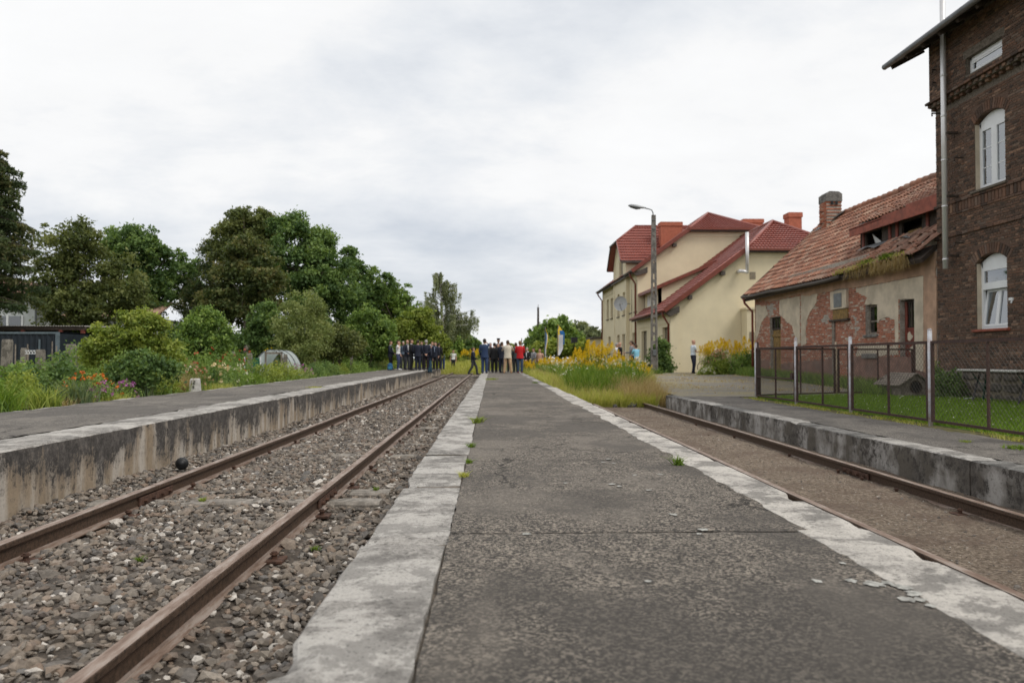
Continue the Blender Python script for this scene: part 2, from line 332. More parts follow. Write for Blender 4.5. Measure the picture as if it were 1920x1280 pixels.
# ------------------------------------------------------------------ more materials
BR = [(0.0, (0.050, 0.033, 0.025)), (0.2, (0.085, 0.050, 0.034)), (0.42, (0.135, 0.070, 0.044)), (0.62, (0.102, 0.064, 0.046)), (0.8, (0.165, 0.086, 0.054)), (0.92, (0.135, 0.096, 0.074)), (0.98, (0.24, 0.14, 0.09))]
random_ramp('brick_stuff', BR, 'island', 0.88, 26, 0.4, 0.3)
random_ramp('brick_one', BR, 'object', 0.88, 26, 0.4, 0.3)
BR2 = [(0.0, (0.24, 0.080, 0.043)), (0.3, (0.37, 0.120, 0.062)), (0.55, (0.44, 0.165, 0.095)), (0.75, (0.33, 0.135, 0.085)), (0.9, (0.42, 0.27, 0.20)), (1.0, (0.50, 0.43, 0.35))]
random_ramp('red_brick', BR2, 'island', 0.9, 20, 0.4, 0.25)
TL = [(0.0, (0.20, 0.090, 0.060)), (0.2, (0.33, 0.138, 0.082)), (0.4, (0.41, 0.188, 0.118)), (0.58, (0.26, 0.132, 0.092)), (0.75, (0.46, 0.235, 0.155)), (0.9, (0.35, 0.225, 0.165)), (1.0, (0.52, 0.33, 0.23))]
def tilemat(name, per):
    m, t, o = mat(name)
    r = nd(t, 'NewGeometry').outputs['Random Per Island'] if per == 'island' else nd(t, 'ObjectInfo').outputs['Random']
    v = nd(t, 'NewGeometry').outputs['Position']; y = nd(t, 'SeparateXYZ', i0=v).outputs[1]
    c = ramp(t, r, TL)
    n = nd(t, 'TexNoise', Vector=v, Scale=0.55, Detail=7.0, Roughness=0.6); n2 = nd(t, 'TexNoise', Vector=v, Scale=18.0, Detail=7.0, Roughness=0.75)
    old = math_(t, 'ADD', math_(t, 'MULTIPLY', math_(t, 'SUBTRACT', 29.0, y), 0.032), math_(t, 'MULTIPLY', math_(t, 'SUBTRACT', n.outputs[0], 0.5), 1.6))   # older, greyer tiles towards the brick house
    c = mixc(t, ramp(t, old, [(0.0, 0.05), (0.35, 0.62)]), c, mixc(t, r, (0.115, 0.072, 0.055), (0.215, 0.145, 0.11)))
    c = mixc(t, ramp(t, n2.outputs[0], [(0.50, 0.0), (0.70, 0.7)]), c, (0.075, 0.068, 0.052))
    finish(t, o, c, 0.85, n2.outputs[0], 0.4, 0.008); return m
tilemat('tile_stuff', 'island'); tilemat('tile_one', 'object')
simple('mortar', (0.13, 0.108, 0.085), 0.95, 0.4, 20, 0.4)
simple('mortar_pale', (0.36, 0.325, 0.28), 0.95, 0.25, 12, 0.4, dirt=(0.22, 0.16, 0.12))
simple('plinth_stone', (0.095, 0.086, 0.076), 0.9, 0.45, 7, 0.6, dirt=(0.22, 0.17, 0.115), dirt_amt=0.7)
simple('plinth_mortar', (0.22, 0.185, 0.135), 0.95, 0.3, 10, 0.5, dirt=(0.10, 0.09, 0.08))
simple('plaster_grey', (0.53, 0.455, 0.35), 0.92, 0.14, 2.2, 0.2, dirt=(0.33, 0.28, 0.22), dirt_amt=0.6)
simple('plaster_pink', (0.42, 0.27, 0.185), 0.92, 0.2, 2.0, 0.2, dirt=(0.30, 0.225, 0.165), dirt_amt=0.6)
simple('plaster_red', (0.22, 0.125, 0.098), 0.92, 0.25, 3.0, 0.3, dirt=(0.17, 0.14, 0.125))
simple('pvc_white', (0.74, 0.75, 0.76), 0.35, 0.03, 3, 0.0)
simple('curtain', (0.62, 0.62, 0.62), 0.9, 0.05, 6, 0.0)
simple('zinc', (0.16, 0.165, 0.17), 0.5, 0.2, 5, 0.1, 0.6)
simple('flue_steel', (0.74, 0.73, 0.73), 0.38, 0.05, 3, 0.05, 0.45)
simple('roof_dark', (0.030, 0.027, 0.025), 0.85, 0.3, 5, 0.2)
simple('wood_dark', (0.050, 0.036, 0.028), 0.85, 0.3, 8, 0.3)
simple('wood_red', (0.17, 0.040, 0.026), 0.75, 0.25, 8, 0.3, dirt=(0.09, 0.045, 0.035))
simple('wood_ochre', (0.235, 0.145, 0.045), 0.8, 0.3, 9, 0.3, dirt=(0.11, 0.075, 0.04))
simple('wood_grey', (0.20, 0.17, 0.14), 0.9, 0.3, 9, 0.4)
simple('fascia_red', (0.26, 0.070, 0.042), 0.7, 0.25, 5, 0.2, dirt=(0.14, 0.055, 0.04))
simple('gutter_red', (0.185, 0.050, 0.032), 0.5, 0.15, 5, 0.1)
simple('render_yellow', (0.72, 0.635, 0.445), 0.9, 0.05, 0.8, 0.08, dirt=(0.60, 0.52, 0.36), dirt_amt=0.4)
simple('soffit_brown', (0.085, 0.072, 0.062), 0.8, 0.2, 6, 0.1)
simple('chimney_red', (0.40, 0.125, 0.075), 0.85, 0.12, 5, 0.2)
simple('shutter', (0.235, 0.20, 0.145), 0.6, 0.15, 3, 0.1)
m, t, o = mat('metal_tile'); v = nd(t, 'NewGeometry').outputs['Position']
a1 = nd(t, 'TexNoise', Vector=v, Scale=1.5, Detail=5.0); c = ramp(t, a1.outputs[0], [(0.3, (0.225, 0.062, 0.046)), (0.7, (0.29, 0.085, 0.062))])
finish(t, o, c, 0.38, None, spec=0.5)
simple('fence_brown', (0.055, 0.030, 0.024), 0.7, 0.3, 20, 0.3, dirt=(0.10, 0.045, 0.03))
simple('post_white', (0.56, 0.57, 0.60), 0.6, 0.1, 14, 0.2, dirt=(0.30, 0.15, 0.08), dirt_amt=0.75)
simple('post_beige', (0.42, 0.33, 0.235), 0.8, 0.25, 10, 0.3, dirt=(0.20, 0.11, 0.07))
simple('wire', (0.11, 0.095, 0.085), 0.6, 0.2, 10, 0.0, 0.5)
glassmat('glass'); glassmat('glass_dark', (0.25, 0.28, 0.3), 0.12)
simple('room_dark', (0.02, 0.02, 0.02), 0.9)
simple('black_plastic', (0.012, 0.012, 0.013), 0.5, 0.2, 8, 0.1)
simple('steel_grey', (0.17, 0.18, 0.185), 0.5, 0.15, 6, 0.1, 0.4)
simple('bark', (0.075, 0.060, 0.046), 0.95, 0.35, 9, 0.8)
simple('bark_light', (0.20, 0.175, 0.145), 0.95, 0.3, 7, 0.6, dirt=(0.09, 0.08, 0.065))
m, t, o = mat('birch_bark'); v = nd(t, 'NewGeometry').outputs['Position']
a1 = nd(t, 'TexNoise', Vector=nd(t, 'Mapping', i0=v, Scale=(1, 1, 4)).outputs[0], Scale=2.5, Detail=6.0)
finish(t, o, ramp(t, a1.outputs[0], [(0.42, (0.06, 0.055, 0.05)), (0.52, (0.5, 0.48, 0.45))]), 0.9)
leafmat('leaf_dark', (0.055, 0.102, 0.034), (0.122, 0.203, 0.063), (0.233, 0.328, 0.102))
leafmat('leaf_mid', (0.085, 0.145, 0.036), (0.172, 0.273, 0.064), (0.313, 0.414, 0.110))
leafmat('leaf_olive', (0.068, 0.092, 0.032), (0.142, 0.172, 0.058), (0.250, 0.270, 0.100))
leafmat('leaf_brown', (0.064, 0.092, 0.032), (0.125, 0.155, 0.055), (0.225, 0.205, 0.085))
leafmat('leaf_light', (0.130, 0.182, 0.033), (0.236, 0.304, 0.057), (0.388, 0.434, 0.106))
leafmat('leaf_willow', (0.138, 0.181, 0.057), (0.240, 0.291, 0.103), (0.377, 0.412, 0.172))
leafmat('leaf_birch', (0.133, 0.164, 0.100), (0.232, 0.267, 0.152), (0.383, 0.411, 0.250))
leafmat('leaf_conifer', (0.049, 0.079, 0.035), (0.096, 0.131, 0.056), (0.210, 0.193, 0.084))
leafmat('leaf_fresh', (0.075, 0.14, 0.014), (0.135, 0.225, 0.024), (0.22, 0.31, 0.05))
leafmat('blade_lawn', (0.095, 0.185, 0.012), (0.155, 0.275, 0.020), (0.235, 0.355, 0.040))
leafmat('blade_field', (0.27, 0.31, 0.058), (0.41, 0.43, 0.10), (0.58, 0.56, 0.20), 0.45)
leafmat('blade_dry', (0.30, 0.21, 0.10), (0.44, 0.34, 0.18), (0.58, 0.48, 0.29), 0.4)
leafmat('blade_iris', (0.08, 0.125, 0.06), (0.135, 0.185, 0.095), (0.22, 0.26, 0.12))
leafmat('goldenrod', (0.56, 0.38, 0.010), (0.72, 0.53, 0.018), (0.82, 0.65, 0.05), 0.35)
leafmat('flower_white', (0.55, 0.53, 0.42), (0.70, 0.68, 0.57), (0.80, 0.78, 0.70), 0.25)
leafmat('flower_orange', (0.52, 0.10, 0.015), (0.64, 0.17, 0.03), (0.70, 0.28, 0.06), 0.25)
leafmat('flower_red', (0.35, 0.03, 0.02), (0.50, 0.07, 0.04), (0.60, 0.16, 0.10), 0.25)
leafmat('flower_purple', (0.34, 0.10, 0.33), (0.45, 0.16, 0.43), (0.55, 0.26, 0.50), 0.25)
leafmat('flower_cream', (0.66, 0.50, 0.26), (0.74, 0.62, 0.40), (0.80, 0.70, 0.52), 0.25)
leafmat('flower_pink', (0.45, 0.20, 0.13), (0.52, 0.29, 0.20), (0.58, 0.38, 0.28), 0.25)
# ------------------------------------------------------------------ ground
def sst(x, a, b):
    u = min(1, max(0, (x - a) / (b - a))); return u * u * (3 - 2 * u)
def yard(x, y): return 0.215 + 0.27 * sst(y, 19, 40)
def gh(x, y):
    if x <= -6.45: return 0.47
    if x <= -4.3: return 0.28 + 0.17 * sst(y, 60, 64)
    if x <= -0.4: return -0.06 + 0.40 * sst(y, 58, 66)
    if x <= 1.5: return 0.25 + 0.15 * sst(y, 46, 52)
    if x <= 5.15: return -0.17 + 0.50 * sst(y, 21, 27)
    return yard(x, y) - 0.02
xs = [-900, -400, -200, -120, -80, -50, -30, -20, -14, -10, -8, -6.46, -6.2, -5, -4.31, -4.0, -2.2, -0.55, -0.3, 0.5, 1.4, 1.6, 3.3, 5.14, 5.3, 7, 9, 11, 14, 18, 24, 34, 50, 80, 140, 300, 900]
ys = [-60, -20, -5] + list(range(0, 72, 2)) + [75, 80, 90, 110, 140, 200, 300, 500, 900, 1600]
V = [(x, y, gh(x, y)) for y in ys for x in xs]; n = len(xs)
Fc = [(j * n + i, j * n + i + 1, (j + 1) * n + i + 1, (j + 1) * n + i) for j in range(len(ys) - 1) for i in range(n - 1)]
tag(link('ground', npmesh('ground', V, Fc, MT['ground_soil'])), kind='structure')
def sheet(name, x0, x1, y0, y1, zf, m, dx=0.3, dy=0.5, edge=0.0):
    nx = max(2, int((x1 - x0) / dx) + 1); ny = max(2, int((y1 - y0) / dy) + 1)
    V = [(x, y, zf(x, y)) for y in np.linspace(y0, y1, ny) for x in np.linspace(x0, x1, nx)]
    Fc = [(j * nx + i, j * nx + i + 1, (j + 1) * nx + i + 1, (j + 1) * nx + i) for j in range(ny - 1) for i in range(nx - 1)]
    o = link(name, npmesh(name, V, Fc, m, smooth=True)); tag(o, kind='structure'); return o
def bedz(x, y): return 0.052 + 0.03 * fbm(x * 1.3, y * 1.3, 3.0) - 0.03 * (abs(x + 2.165) > 0.85)
track_bed = sheet('track_bed', -3.86, -0.50, 0.5, 64, bedz, MT['ballast_bed'], 0.12, 0.2)
def sandz(x, y): return -0.105 + 0.02 * fbm(x * 0.9, y * 0.9, 9.0) + 0.012 * fbm(x * 7, y * 7, 3.0, 4) + 0.35 * sst(y, 22.5, 30) - 0.03 * sst(x, 4.38, 4.6)
sand_bed = sheet('sand_bed', 1.70, 5.10, 0.3, 32, sandz, MT['sand'], 0.06, 0.07)
yard_path = sheet('yard_path', 5.2, 13.5, 20.9, 60, lambda x, y: yard(x, y) + 0.02 + 0.008 * fbm(x, y), MT['yard_paving'], 0.4, 0.5)
# ------------------------------------------------------------------ platforms
def strip(name, prof, y0, y1, dy, mats, mi, jit, seed, parent=None, smooth=False):
    """sweep a profile [(x,z)] along Y with weathered jitter; mi = material per profile segment"""
    ny = max(2, int((y1 - y0) / dy) + 1); n = len(prof); V = []
    for y in np.linspace(y0, y1, ny):
        for k, (x, z) in enumerate(prof):
            j = jit[k]
            V.append((x + j * fbm(y * 2.1, k * 3.7, seed, 5), y, z + j * 0.6 * fbm(y * 2.3 + 40, k * 3.7, seed, 5)))
    Fc = [(j * n + i, j * n + i + 1, (j + 1) * n + i + 1, (j + 1) * n + i) for j in range(ny - 1) for i in range(n - 1)]
    o = link(name, npmesh(name, V, Fc, mats, smooth=smooth, mi=[mi[i] for j in range(ny - 1) for i in range(n - 1)]), parent); return o
# left platform: top sheet, pale kerb along the track, streaked retaining wall
lp = empty('left_platform'); tag(lp, kind='structure')
strip('surface', [(-6.62, 0.40), (-6.55, 0.565), (-6.4, 0.575), (-5.6, 0.585), (-4.9, 0.582), (-4.34, 0.578)], -3, 60, 0.25, [MT['asphalt_left'], MT['edge_concrete']], [1, 1, 0, 0, 0], [.03, .04, .035, .0, .0, .015], 1.0, lp)
def edge_slabs(parent, x0, x1, ztop, zbot, y0, y1, length, mats, wallm, side, seed, cj=0.016, gap=0.006):
    """kerb slabs of one platform edge, each its own piece: chipped outline, slight tilt. side = +1 wall faces +X"""
    y = y0; k = 0; rr = random.Random(seed)
    while y < y1:
        L = length * rr.uniform(0.82, 1.2); ye = min(y1, y + L); ny = max(3, int((ye - y) / 0.09)); dz = rr.uniform(-0.006, 0.006); dx = rr.uniform(-0.010, 0.010)
        xa, xb = (x0, x1) if side > 0 else (x1, x0)          # xa inner edge, xb outer (wall) edge
        s = side; V = []
        prof = [(xa, ztop - 0.06), (xa + s * 0.004, ztop - 0.004), (xa + s * 0.12 * abs(x1 - x0) / 0.36, ztop), (xb - s * 0.10, ztop), (xb - s * 0.012, ztop - 0.003), (xb, ztop - 0.015), (xb + s * .004, ztop - 0.16), (xb - s * .002, (ztop + zbot) / 2 - .04), (xb, zbot)]
        jj = [0.006, cj, 0.004, 0.004, 0.006, 0.007, .006, .006, 0.0]
        yy = np.linspace(y + gap / 2, ye - gap / 2, ny)
        for q, yv in enumerate(yy):
            endf = 1 if q in (0, ny - 1) else 0
            for i, (x, z) in enumerate(prof):
                chip = max(0.0, fbm(yv * 3.7, i * 0.05 + seed, 7.7, 5) - 0.32) * 0.07 if i in (4, 5) else 0.0
                V.append((x + dx + jj[i] * fbm(yv * 8, i * .6, seed, 5) - s * chip, yv + (0.008 * fbm(x * 9, seed, y, 3) if endf else 0), z + (dz if z > zbot + .1 else 0) + jj[i] * 0.5 * fbm(yv * 7 + 9, i * .6, seed, 5) - chip * 0.7 - (0.014 if endf and 0 < i < 5 else 0)))
        n = len(prof)
        Fc = [(j * n + i, j * n + i + 1, (j + 1) * n + i + 1, (j + 1) * n + i) for j in range(ny - 1) for i in range(n - 1)]
        mi = [(1 if i >= 5 else 0) for j in range(ny - 1) for i in range(n - 1)]
        b = len(V); 
        for e in (0, ny - 1):
            for i in range(n - 1):
                p = V[e * n + i]; q2 = V[e * n + i + 1]; V += [(p[0], p[1], zbot), (q2[0], q2[1], zbot)]; Fc.append((e * n + i, e * n + i + 1, len(V) - 1, len(V) - 2)); mi.append(1)
        link('edge_slab', npmesh('edge_slab', V, Fc, [mats[k % len(mats)], wallm], mi=mi), parent); y = ye; k += 1
edge_slabs(lp, -4.34, -3.80, 0.58, -0.05, -3, 48.5, 2.4, [MT['edge_concrete']], MT['wall_left'], 1, 3)
edge_slabs(lp, -4.34, -3.80, 0.50, -0.05, 49.6, 60, 2.6, [MT['old_concrete']], MT['wall_left'], 1, 4)
# middle platform
mp_ = empty('middle_platform'); tag(mp_, kind='structure')
strip('core', [(-0.50, -0.1), (-0.48, 0.472), (1.72, 0.472), (1.75, -0.2)], -3, 48, 1.0, [MT['mortar']], [0, 0, 0], [0, 0, 0, 0], 2.0, mp_)
joints = [-3, 1.25, 3.58, 6.1, 9.3, 12.4, 15.6, 19, 22.2, 25.5, 29, 32.5, 36, 39.5, 43.5, 48]
for a, b_ in zip(joints[:-1], joints[1:]):
    nx, ny = 26, max(8, int((b_ - a) / (0.06 if b_ < 10 else 0.2))); V = []
    for j in range(ny + 1):
        for i in range(nx + 1):
            u = i / nx; x0 = -0.197; x1 = 1.465
            x = x0 + (x1 - x0) * u; yv = a + (b_ - a) * j / ny
            ej = 0.012 if j in (0, ny) else 0
            yv += (0.006 if j == 0 else -0.006 if j == ny else 0) + ej * fbm(x * 6, a, 1.0, 4)
            if i in (0, nx): x += (0.03 if i else 0.003) + (0.065 if i else 0.008) * fbm(yv * (1.9 if i else 5), i, 5.0, 7)
            drop = 0.008 if (i in (0, nx) or j in (0, ny)) else 0
            V.append((x, yv, 0.4925 + 0.003 * fbm(x * 1.2, yv * 0.8, 2.0, 4) - drop * (0.5 + 0.5 * abs(fbm(x * 5, yv * 5, 8.0)))))
    n = nx + 1; Fc = [(j * n + i, j * n + i + 1, (j + 1) * n + i + 1, (j + 1) * n + i) for j in range(ny) for i in range(nx)]
    link('slab', npmesh('slab', V, Fc, MT['asphalt'], smooth=True), mp_)
edge_slabs(mp_, -0.562, -0.195, 0.490, -0.05, -3, 48, 1.55, [MT['edge_concrete']], MT['wall_right'], -1, 5, 0.008, 0.014)
edge_slabs(mp_, 1.44, 1.785, 0.490, -0.2, -3, 21.5, 2.2, [MT['edge_concrete_pale']], MT['wall_right'], 1, 6, 0.010, 0.006)
edge_slabs(mp_, 1.44, 1.76, 0.486, -0.2, 21.5, 48, 2.2, [MT['old_concrete'], MT['edge_concrete']], MT['wall_right'], 1, 7, 0.02, 0.006)
# pale lichen splashes on the slabs
b = MB()
spots = [(1640, 1095, .05), (1665, 1092, .035), (1655, 1075, .03), (1690, 1100, .045), (1712, 1112, .045), (1700, 1122, .04), (1725, 1124, .03), (1597, 1088, .032), (1532, 1089, .03), (1262, 964, .035), (1318, 992, .035), (1147, 907, .035), (1162, 911, .03), (1190, 890, .03), (1140, 860, .03), (1217, 918, .028), (1238, 889, .03), (1130, 866, .03), (1150, 868, .025), (1215, 1089, .02), (1580, 1055, .02), (1060, 905, .02), (986, 1000, .03), (1745, 1135, .025), (1310, 1000, .02)]
for px, py, r in spots:
    c = WZ(px, py, 0.4965); k = 17
    if not (-0.15 < c.x < 1.45): continue
    b.add([(c.x + r * .62 * (1 + .7 * fbm(math.cos(a) * 1.3 + px, math.sin(a) * 1.3, r * 50, 3)) * math.cos(a), c.y + r * .75 * (1 + .7 * fbm(math.cos(a) * 1.3 + px, math.sin(a) * 1.3, r * 50, 3)) * math.sin(a), 0.4972) for a in [2 * math.pi * i / k for i in range(k)]] + [(c.x, c.y, 0.4976)], [(i, (i + 1) % k, k) for i in range(k)])
tag(b.build('lichen_spots', [simple('lichen', (0.36, 0.355, 0.325), 0.9, 0.35, 40, 0.3, dirt=(0.12, 0.11, 0.10))], mp_), kind='stuff')
# right low platform
rp = empty('right_platform'); tag(rp, kind='structure')
strip('surface', [(5.28, 0.243), (5.8, 0.245), (6.3, 0.243), (6.72, 0.232), (6.80, 0.20), (6.86, 0.215), (7.05, 0.225), (7.3, 0.20)], -3, 21.6, 0.12, [MT['asphalt_left'], simple('moss_soil', (0.145, 0.13, 0.05), 0.95, 0.4, 9, 0.5, dirt=(0.11, 0.085, 0.06))], [0, 0, 0, 0, 1, 1, 1], [.01, 0, 0, .03, .03, .03, .0, 0], 4.0, rp)
edge_slabs(rp, 4.98, 5.29, 0.245, -0.16, -3, 21.9, 2.6, [MT['edge_concrete'], MT['old_concrete']], MT['wall_right'], -1, 8)
# ------------------------------------------------------------------ rails
def rail(x, ztop, y0, y1, label, group, extra):
    root = empty('rail', (x, 0, 0)); tag(root, label, 'rail', group)
    h = 0.145; pr = [(-.033, 0), (.033, 0), (.036, -.006), (.036, -.03), (.030, -.038), (.009, -.046), (.009, -.118), (.02, -.128), (.062, -.136), (.062, -h), (-.062, -h), (-.062, -.136), (-.02, -.128), (-.009, -.118), (-.009, -.046), (-.030, -.038), (-.036, -.03), (-.036, -.006)]
    cuts = [y0] + extra + [y1]
    for a, c in zip(cuts[:-1], cuts[1:]):
        b = MB(); ny = max(2, int((c - a) / 1.5)); rs = []
        for yv in np.linspace(a + 0.004, c - 0.004, ny):
            wx = 0.006 * fbm(yv * 0.15, x, 1.0); wz = 0.006 * fbm(yv * 0.2, x, 5.0)
            rs.append([(px + wx, yv, ztop + pz + wz) for px, pz in pr])
        b.rings(rs); b.build('rail_length', MT['rail_steel'], root)
    for e in extra:
        for s in (-1, 1):
            b = MB(); b.cbox(s * .012, s * .030, e - .33, e + .33, ztop - .118, ztop - .05, .004) if s > 0 else b.cbox(-.030, -.012, e - .33, e + .33, ztop - .118, ztop - .05, .004)
            pl = b.build('fishplate', MT['rust'], root)
            for dy in (-.24, -.09, .09, .24):
                part('bolt', MT['rust'], pl, lambda b: b.tube([(s * .028, e + dy, ztop - .085), (s * .058, e + dy, ztop - .085)], .017, 6))
    return root
def fasten(root, x, zt, y, s):
    def f(b):
        b.cbox(s * .045 if s > 0 else -.15, .15 if s > 0 else -.045, y - .07, y + .07, zt - .150, zt - .128, .004)
        b.tube([(s * .088, y - .005, zt - .13), (s * .088, y - .005, zt - .085)], .018, 6); b.tube([(s * .088, y - .005, zt - .102), (s * .088, y - .005, zt - .094)], .028, 8)
    part('fastening', MT['rust'], root, f)
G1 = 'steel rails of the left track'
rl = rail(-2.92, 0.20, 0.5, 60, 'left rusty rail of the left track, nearest the long left platform', None, [6.75, 31.75])
rr_ = rail(-1.42, 0.20, 0.5, 60, 'right rusty rail of the left track, along the middle platform', None, [6.6, 31.6])
r3 = rail(2.855, 0.02, 0.5, 21.5, 'rusty rail peeking over the right edge of the middle platform', None, [12.0])
r4 = rail(4.34, 0.02, 0.5, 22.3, 'rusty rail in the sandy bed below the low right platform', None, [9.05])
SL = [4.78, 6.10, 7.4, 8.55, 9.9, 11.2, 12.5, 13.8, 15.1, 16.4, 17.7, 19, 20.3, 21.6, 22.9, 24.2]
for y in SL:
    fasten(rl, -2.92, .20, y, 1); fasten(rr_, -1.42, .20, y, 1); fasten(rr_, -1.42, .20, y, -1)
for y in (6.9, 8.0, 8.75, 9.35, 10.9, 13.4, 15.9): fasten(r4, 4.34, .02, y, -1)
for i, y in enumerate([6.66, 7.25, 9.9, 11.2, 13.8, 16.4, 19.0, 21.6, 24.2, 27, 30]):
    b = MB(); zt = (0.080, 0.058, 0.062, 0.064, .062, .062, .064, .062, .062, .062, .062)[i]
    nn = 14; rs = []
    for k in range(nn + 1):
        xx = -3.4 + 2.45 * k / nn; j = lambda q: 0.012 * fbm(xx * 3, q, y, 4)
        rs.append([(xx, y - .10 + j(1), -.08), (xx, y + .10 + j(2), -.08), (xx, y + .105 + j(3), zt - .02 + j(4)), (xx, y + .08 + j(5), zt + j(6)), (xx, y - .08 + j(7), zt + j(8)), (xx, y - .105 + j(9), zt - .02 + j(3))])
    b.rings(rs); s = b.build('sleeper', MT['sleeper_wood'])
    tag(s, 'pale weathered timber sleeper showing between the rails, nearest the camera' if i == 0 else 'timber sleeper half buried in the ballast of the left track', 'sleeper', None if i == 0 else 'timber sleepers buried in ballast')
# plank walkway across the track
cp = empty('crossing', (-2.2, 47.6, 0)); tag(cp, 'low timber plank crossing laid over the left track by the people', 'crossing')
for k, (xa, xb) in enumerate([(-1.5, -0.80), (-0.64, 0.70), (0.86, 1.62)]):
    part('plank', MT['sleeper_wood'], cp, lambda b: b.cbox(xa, xb, -.16, -.01, .10, .195, .012)); part('plank', MT['wood_dark'], cp, lambda b: b.cbox(xa, xb, .0, .16, .08, .19, .012))
# ------------------------------------------------------------------ ballast stones
IV = np.array(Matrix.Identity(3)); ph = (1 + 5 ** .5) / 2
ICO = np.array([(-1, ph, 0), (1, ph, 0), (-1, -ph, 0), (1, -ph, 0), (0, -1, ph), (0, 1, ph), (0, -1, -ph), (0, 1, -ph), (ph, 0, -1), (ph, 0, 1), (-ph, 0, -1), (-ph, 0, 1)]) / math.sqrt(1 + ph * ph)
ICF = np.array([(0, 11, 5), (0, 5, 1), (0, 1, 7), (0, 7, 10), (0, 10, 11), (1, 5, 9), (5, 11, 4), (11, 10, 2), (10, 7, 6), (7, 1, 8), (3, 9, 4), (3, 4, 2), (3, 2, 6), (3, 6, 8), (3, 8, 9), (4, 9, 5), (2, 4, 11), (6, 2, 10), (8, 6, 7), (9, 8, 1)])
OCT = np.array([(1, 0, 0), (-1, 0, 0), (0, 1, 0), (0, -1, 0), (0, 0, 1), (0, 0, -1)], float)
OCF = np.array([(0, 2, 4), (2, 1, 4), (1, 3, 4), (3, 0, 4), (2, 0, 5), (1, 2, 5), (3, 1, 5), (0, 3, 5)])
def stones(P, S, base, faces, jit=0.26, flat=0.62):
    n = len(P); k = len(base)
    v = base[None] * (1 + rng.uniform(-jit, jit, (n, k, 1))); sc = S[:, None, None] * np.stack([rng.uniform(.75, 1.35, n), rng.uniform(.7, 1.1, n), flat * rng.uniform(.7, 1.25, n)], 1)[:, None, :]
    v = v * sc; a = rng.uniform(0, 6.28, n); tx = rng.normal(0, .32, n); ty = rng.normal(0, .32, n)
    y2 = v[..., 1] * np.cos(tx)[:, None] - v[..., 2] * np.sin(tx)[:, None]; z2 = v[..., 1] * np.sin(tx)[:, None] + v[..., 2] * np.cos(tx)[:, None]; v[..., 1], v[..., 2] = y2, z2.copy()
    x2 = v[..., 0] * np.cos(ty)[:, None] + v[..., 2] * np.sin(ty)[:, None]; z2 = -v[..., 0] * np.sin(ty)[:, None] + v[..., 2] * np.cos(ty)[:, None]; v[..., 0], v[..., 2] = x2, z2
    x2 = v[..., 0] * np.cos(a)[:, None] - v[..., 1] * np.sin(a)[:, None]; y2 = v[..., 0] * np.sin(a)[:, None] + v[..., 1] * np.cos(a)[:, None]; v[..., 0], v[..., 1] = x2, y2
    V = (v + P[:, None, :]).reshape(-1, 3); Fq = (faces[None] + (np.arange(n) * k)[:, None, None]).reshape(-1, 3); return V, Fq
def bed_pts(n, y0, y1):
    x = rng.uniform(-3.74, -.60, n); y = y0 + (y1 - y0) * rng.random(n)
    keep = (np.abs(x + 2.92) > .075) & (np.abs(x + 1.42) > .075); x, y = x[keep], y[keep]
    z = np.array([bedz(a, c) for a, c in zip(x, y)]) + rng.uniform(-.012, .022, len(x)) 
    z += 0.035 * np.clip((-3.3 - x) / .4, 0, 1) + .03 * np.clip((x + 1.05) / .4, 0, 1)
    return np.stack([x, y, z], 1)
P1 = bed_pts(38000, 1.0, 13.0); S1 = np.clip(rng.lognormal(-3.95, .38, len(P1)), .010, .065)
order = np.argsort(-(S1 / np.maximum(P1[:, 1], 1.8)) * ((P1[:, 1] > 2.6) & (P1[:, 0] / P1[:, 1] > -.62)))
ids = order[:300]; rest = order[300:]
shapes = []
for k in range(10):
    V, Fq = stones(np.zeros((1, 3)), np.ones(1), ICO, ICF); shapes.append(npmesh('stone', V, Fq, MT['ballast_stone']))
for i in ids: link('stone', shapes[i % 10], track_bed, P1[i], (random.uniform(-.3, .3), random.uniform(-.3, .3), random.uniform(0, 6.3)), [S1[i]] * 3)
V, Fq = stones(P1[rest], S1[rest], ICO, ICF); tag(link('ballast', npmesh('ballast', V, Fq, MT['ballast_stuff']), track_bed), kind='stuff')
P2 = bed_pts(34000, 13.0, 62.0); S2 = np.clip(rng.lognormal(-3.35, .3, len(P2)), .02, .075)
V, Fq = stones(P2, S2, OCT, OCF, .3, .7); tag(link('ballast', npmesh('ballast', V, Fq, MT['ballast_stuff']), track_bed), kind='stuff')
# loose pebbles on the sand
n = 16000; P3 = np.stack([rng.uniform(1.9, 4.95, n), rng.uniform(2.5, 22, n), np.zeros(n)], 1); P3[:, 2] = [sandz(a, c) for a, c in P3[:, :2]]
V, Fq = stones(P3, np.clip(rng.lognormal(-5.2, .45, n), .003, .028), ICO, ICF); tag(link('pebbles', npmesh('pebbles', V, Fq, MT['ballast_stuff']), sand_bed), kind='stuff')
# debris heap where the right track runs into the weeds
for k, (x, y, r) in enumerate([(4.0, 21.9, .17), (3.75, 22.2, .13), (4.55, 22.4, .15), (4.75, 22.0, .12), (3.5, 21.8, .10), (4.2, 22.5, .14)]):
    V, Fq = stones(np.zeros((1, 3)), np.array([r]), ICO, ICF, .3, .6)
    tag(link('rubble_stone', npmesh('rubble_stone', V, Fq, MT['old_concrete']), None, (x, y, sandz(x, y) + r * .2)), 'grey concrete rubble lump where the right track ends in the weeds', 'rubble', 'rubble at the end of the right track')
b = MB(); b.tube([(0, 0, 0), (.0, -.06, .01), (.0, -.10, .012)], [.06, .07, .055], 14); b.tube([(0, -.101, .012), (0, -.04, .012)], [.045, .045], 14)
tag(b.build('drain_pipe_end', MT['black_plastic'], None, True, (-3.42, 8.62, 0.13), (0, 0, R(15))), 'small black round pipe end lying in the ballast by the left platform wall', 'pipe')
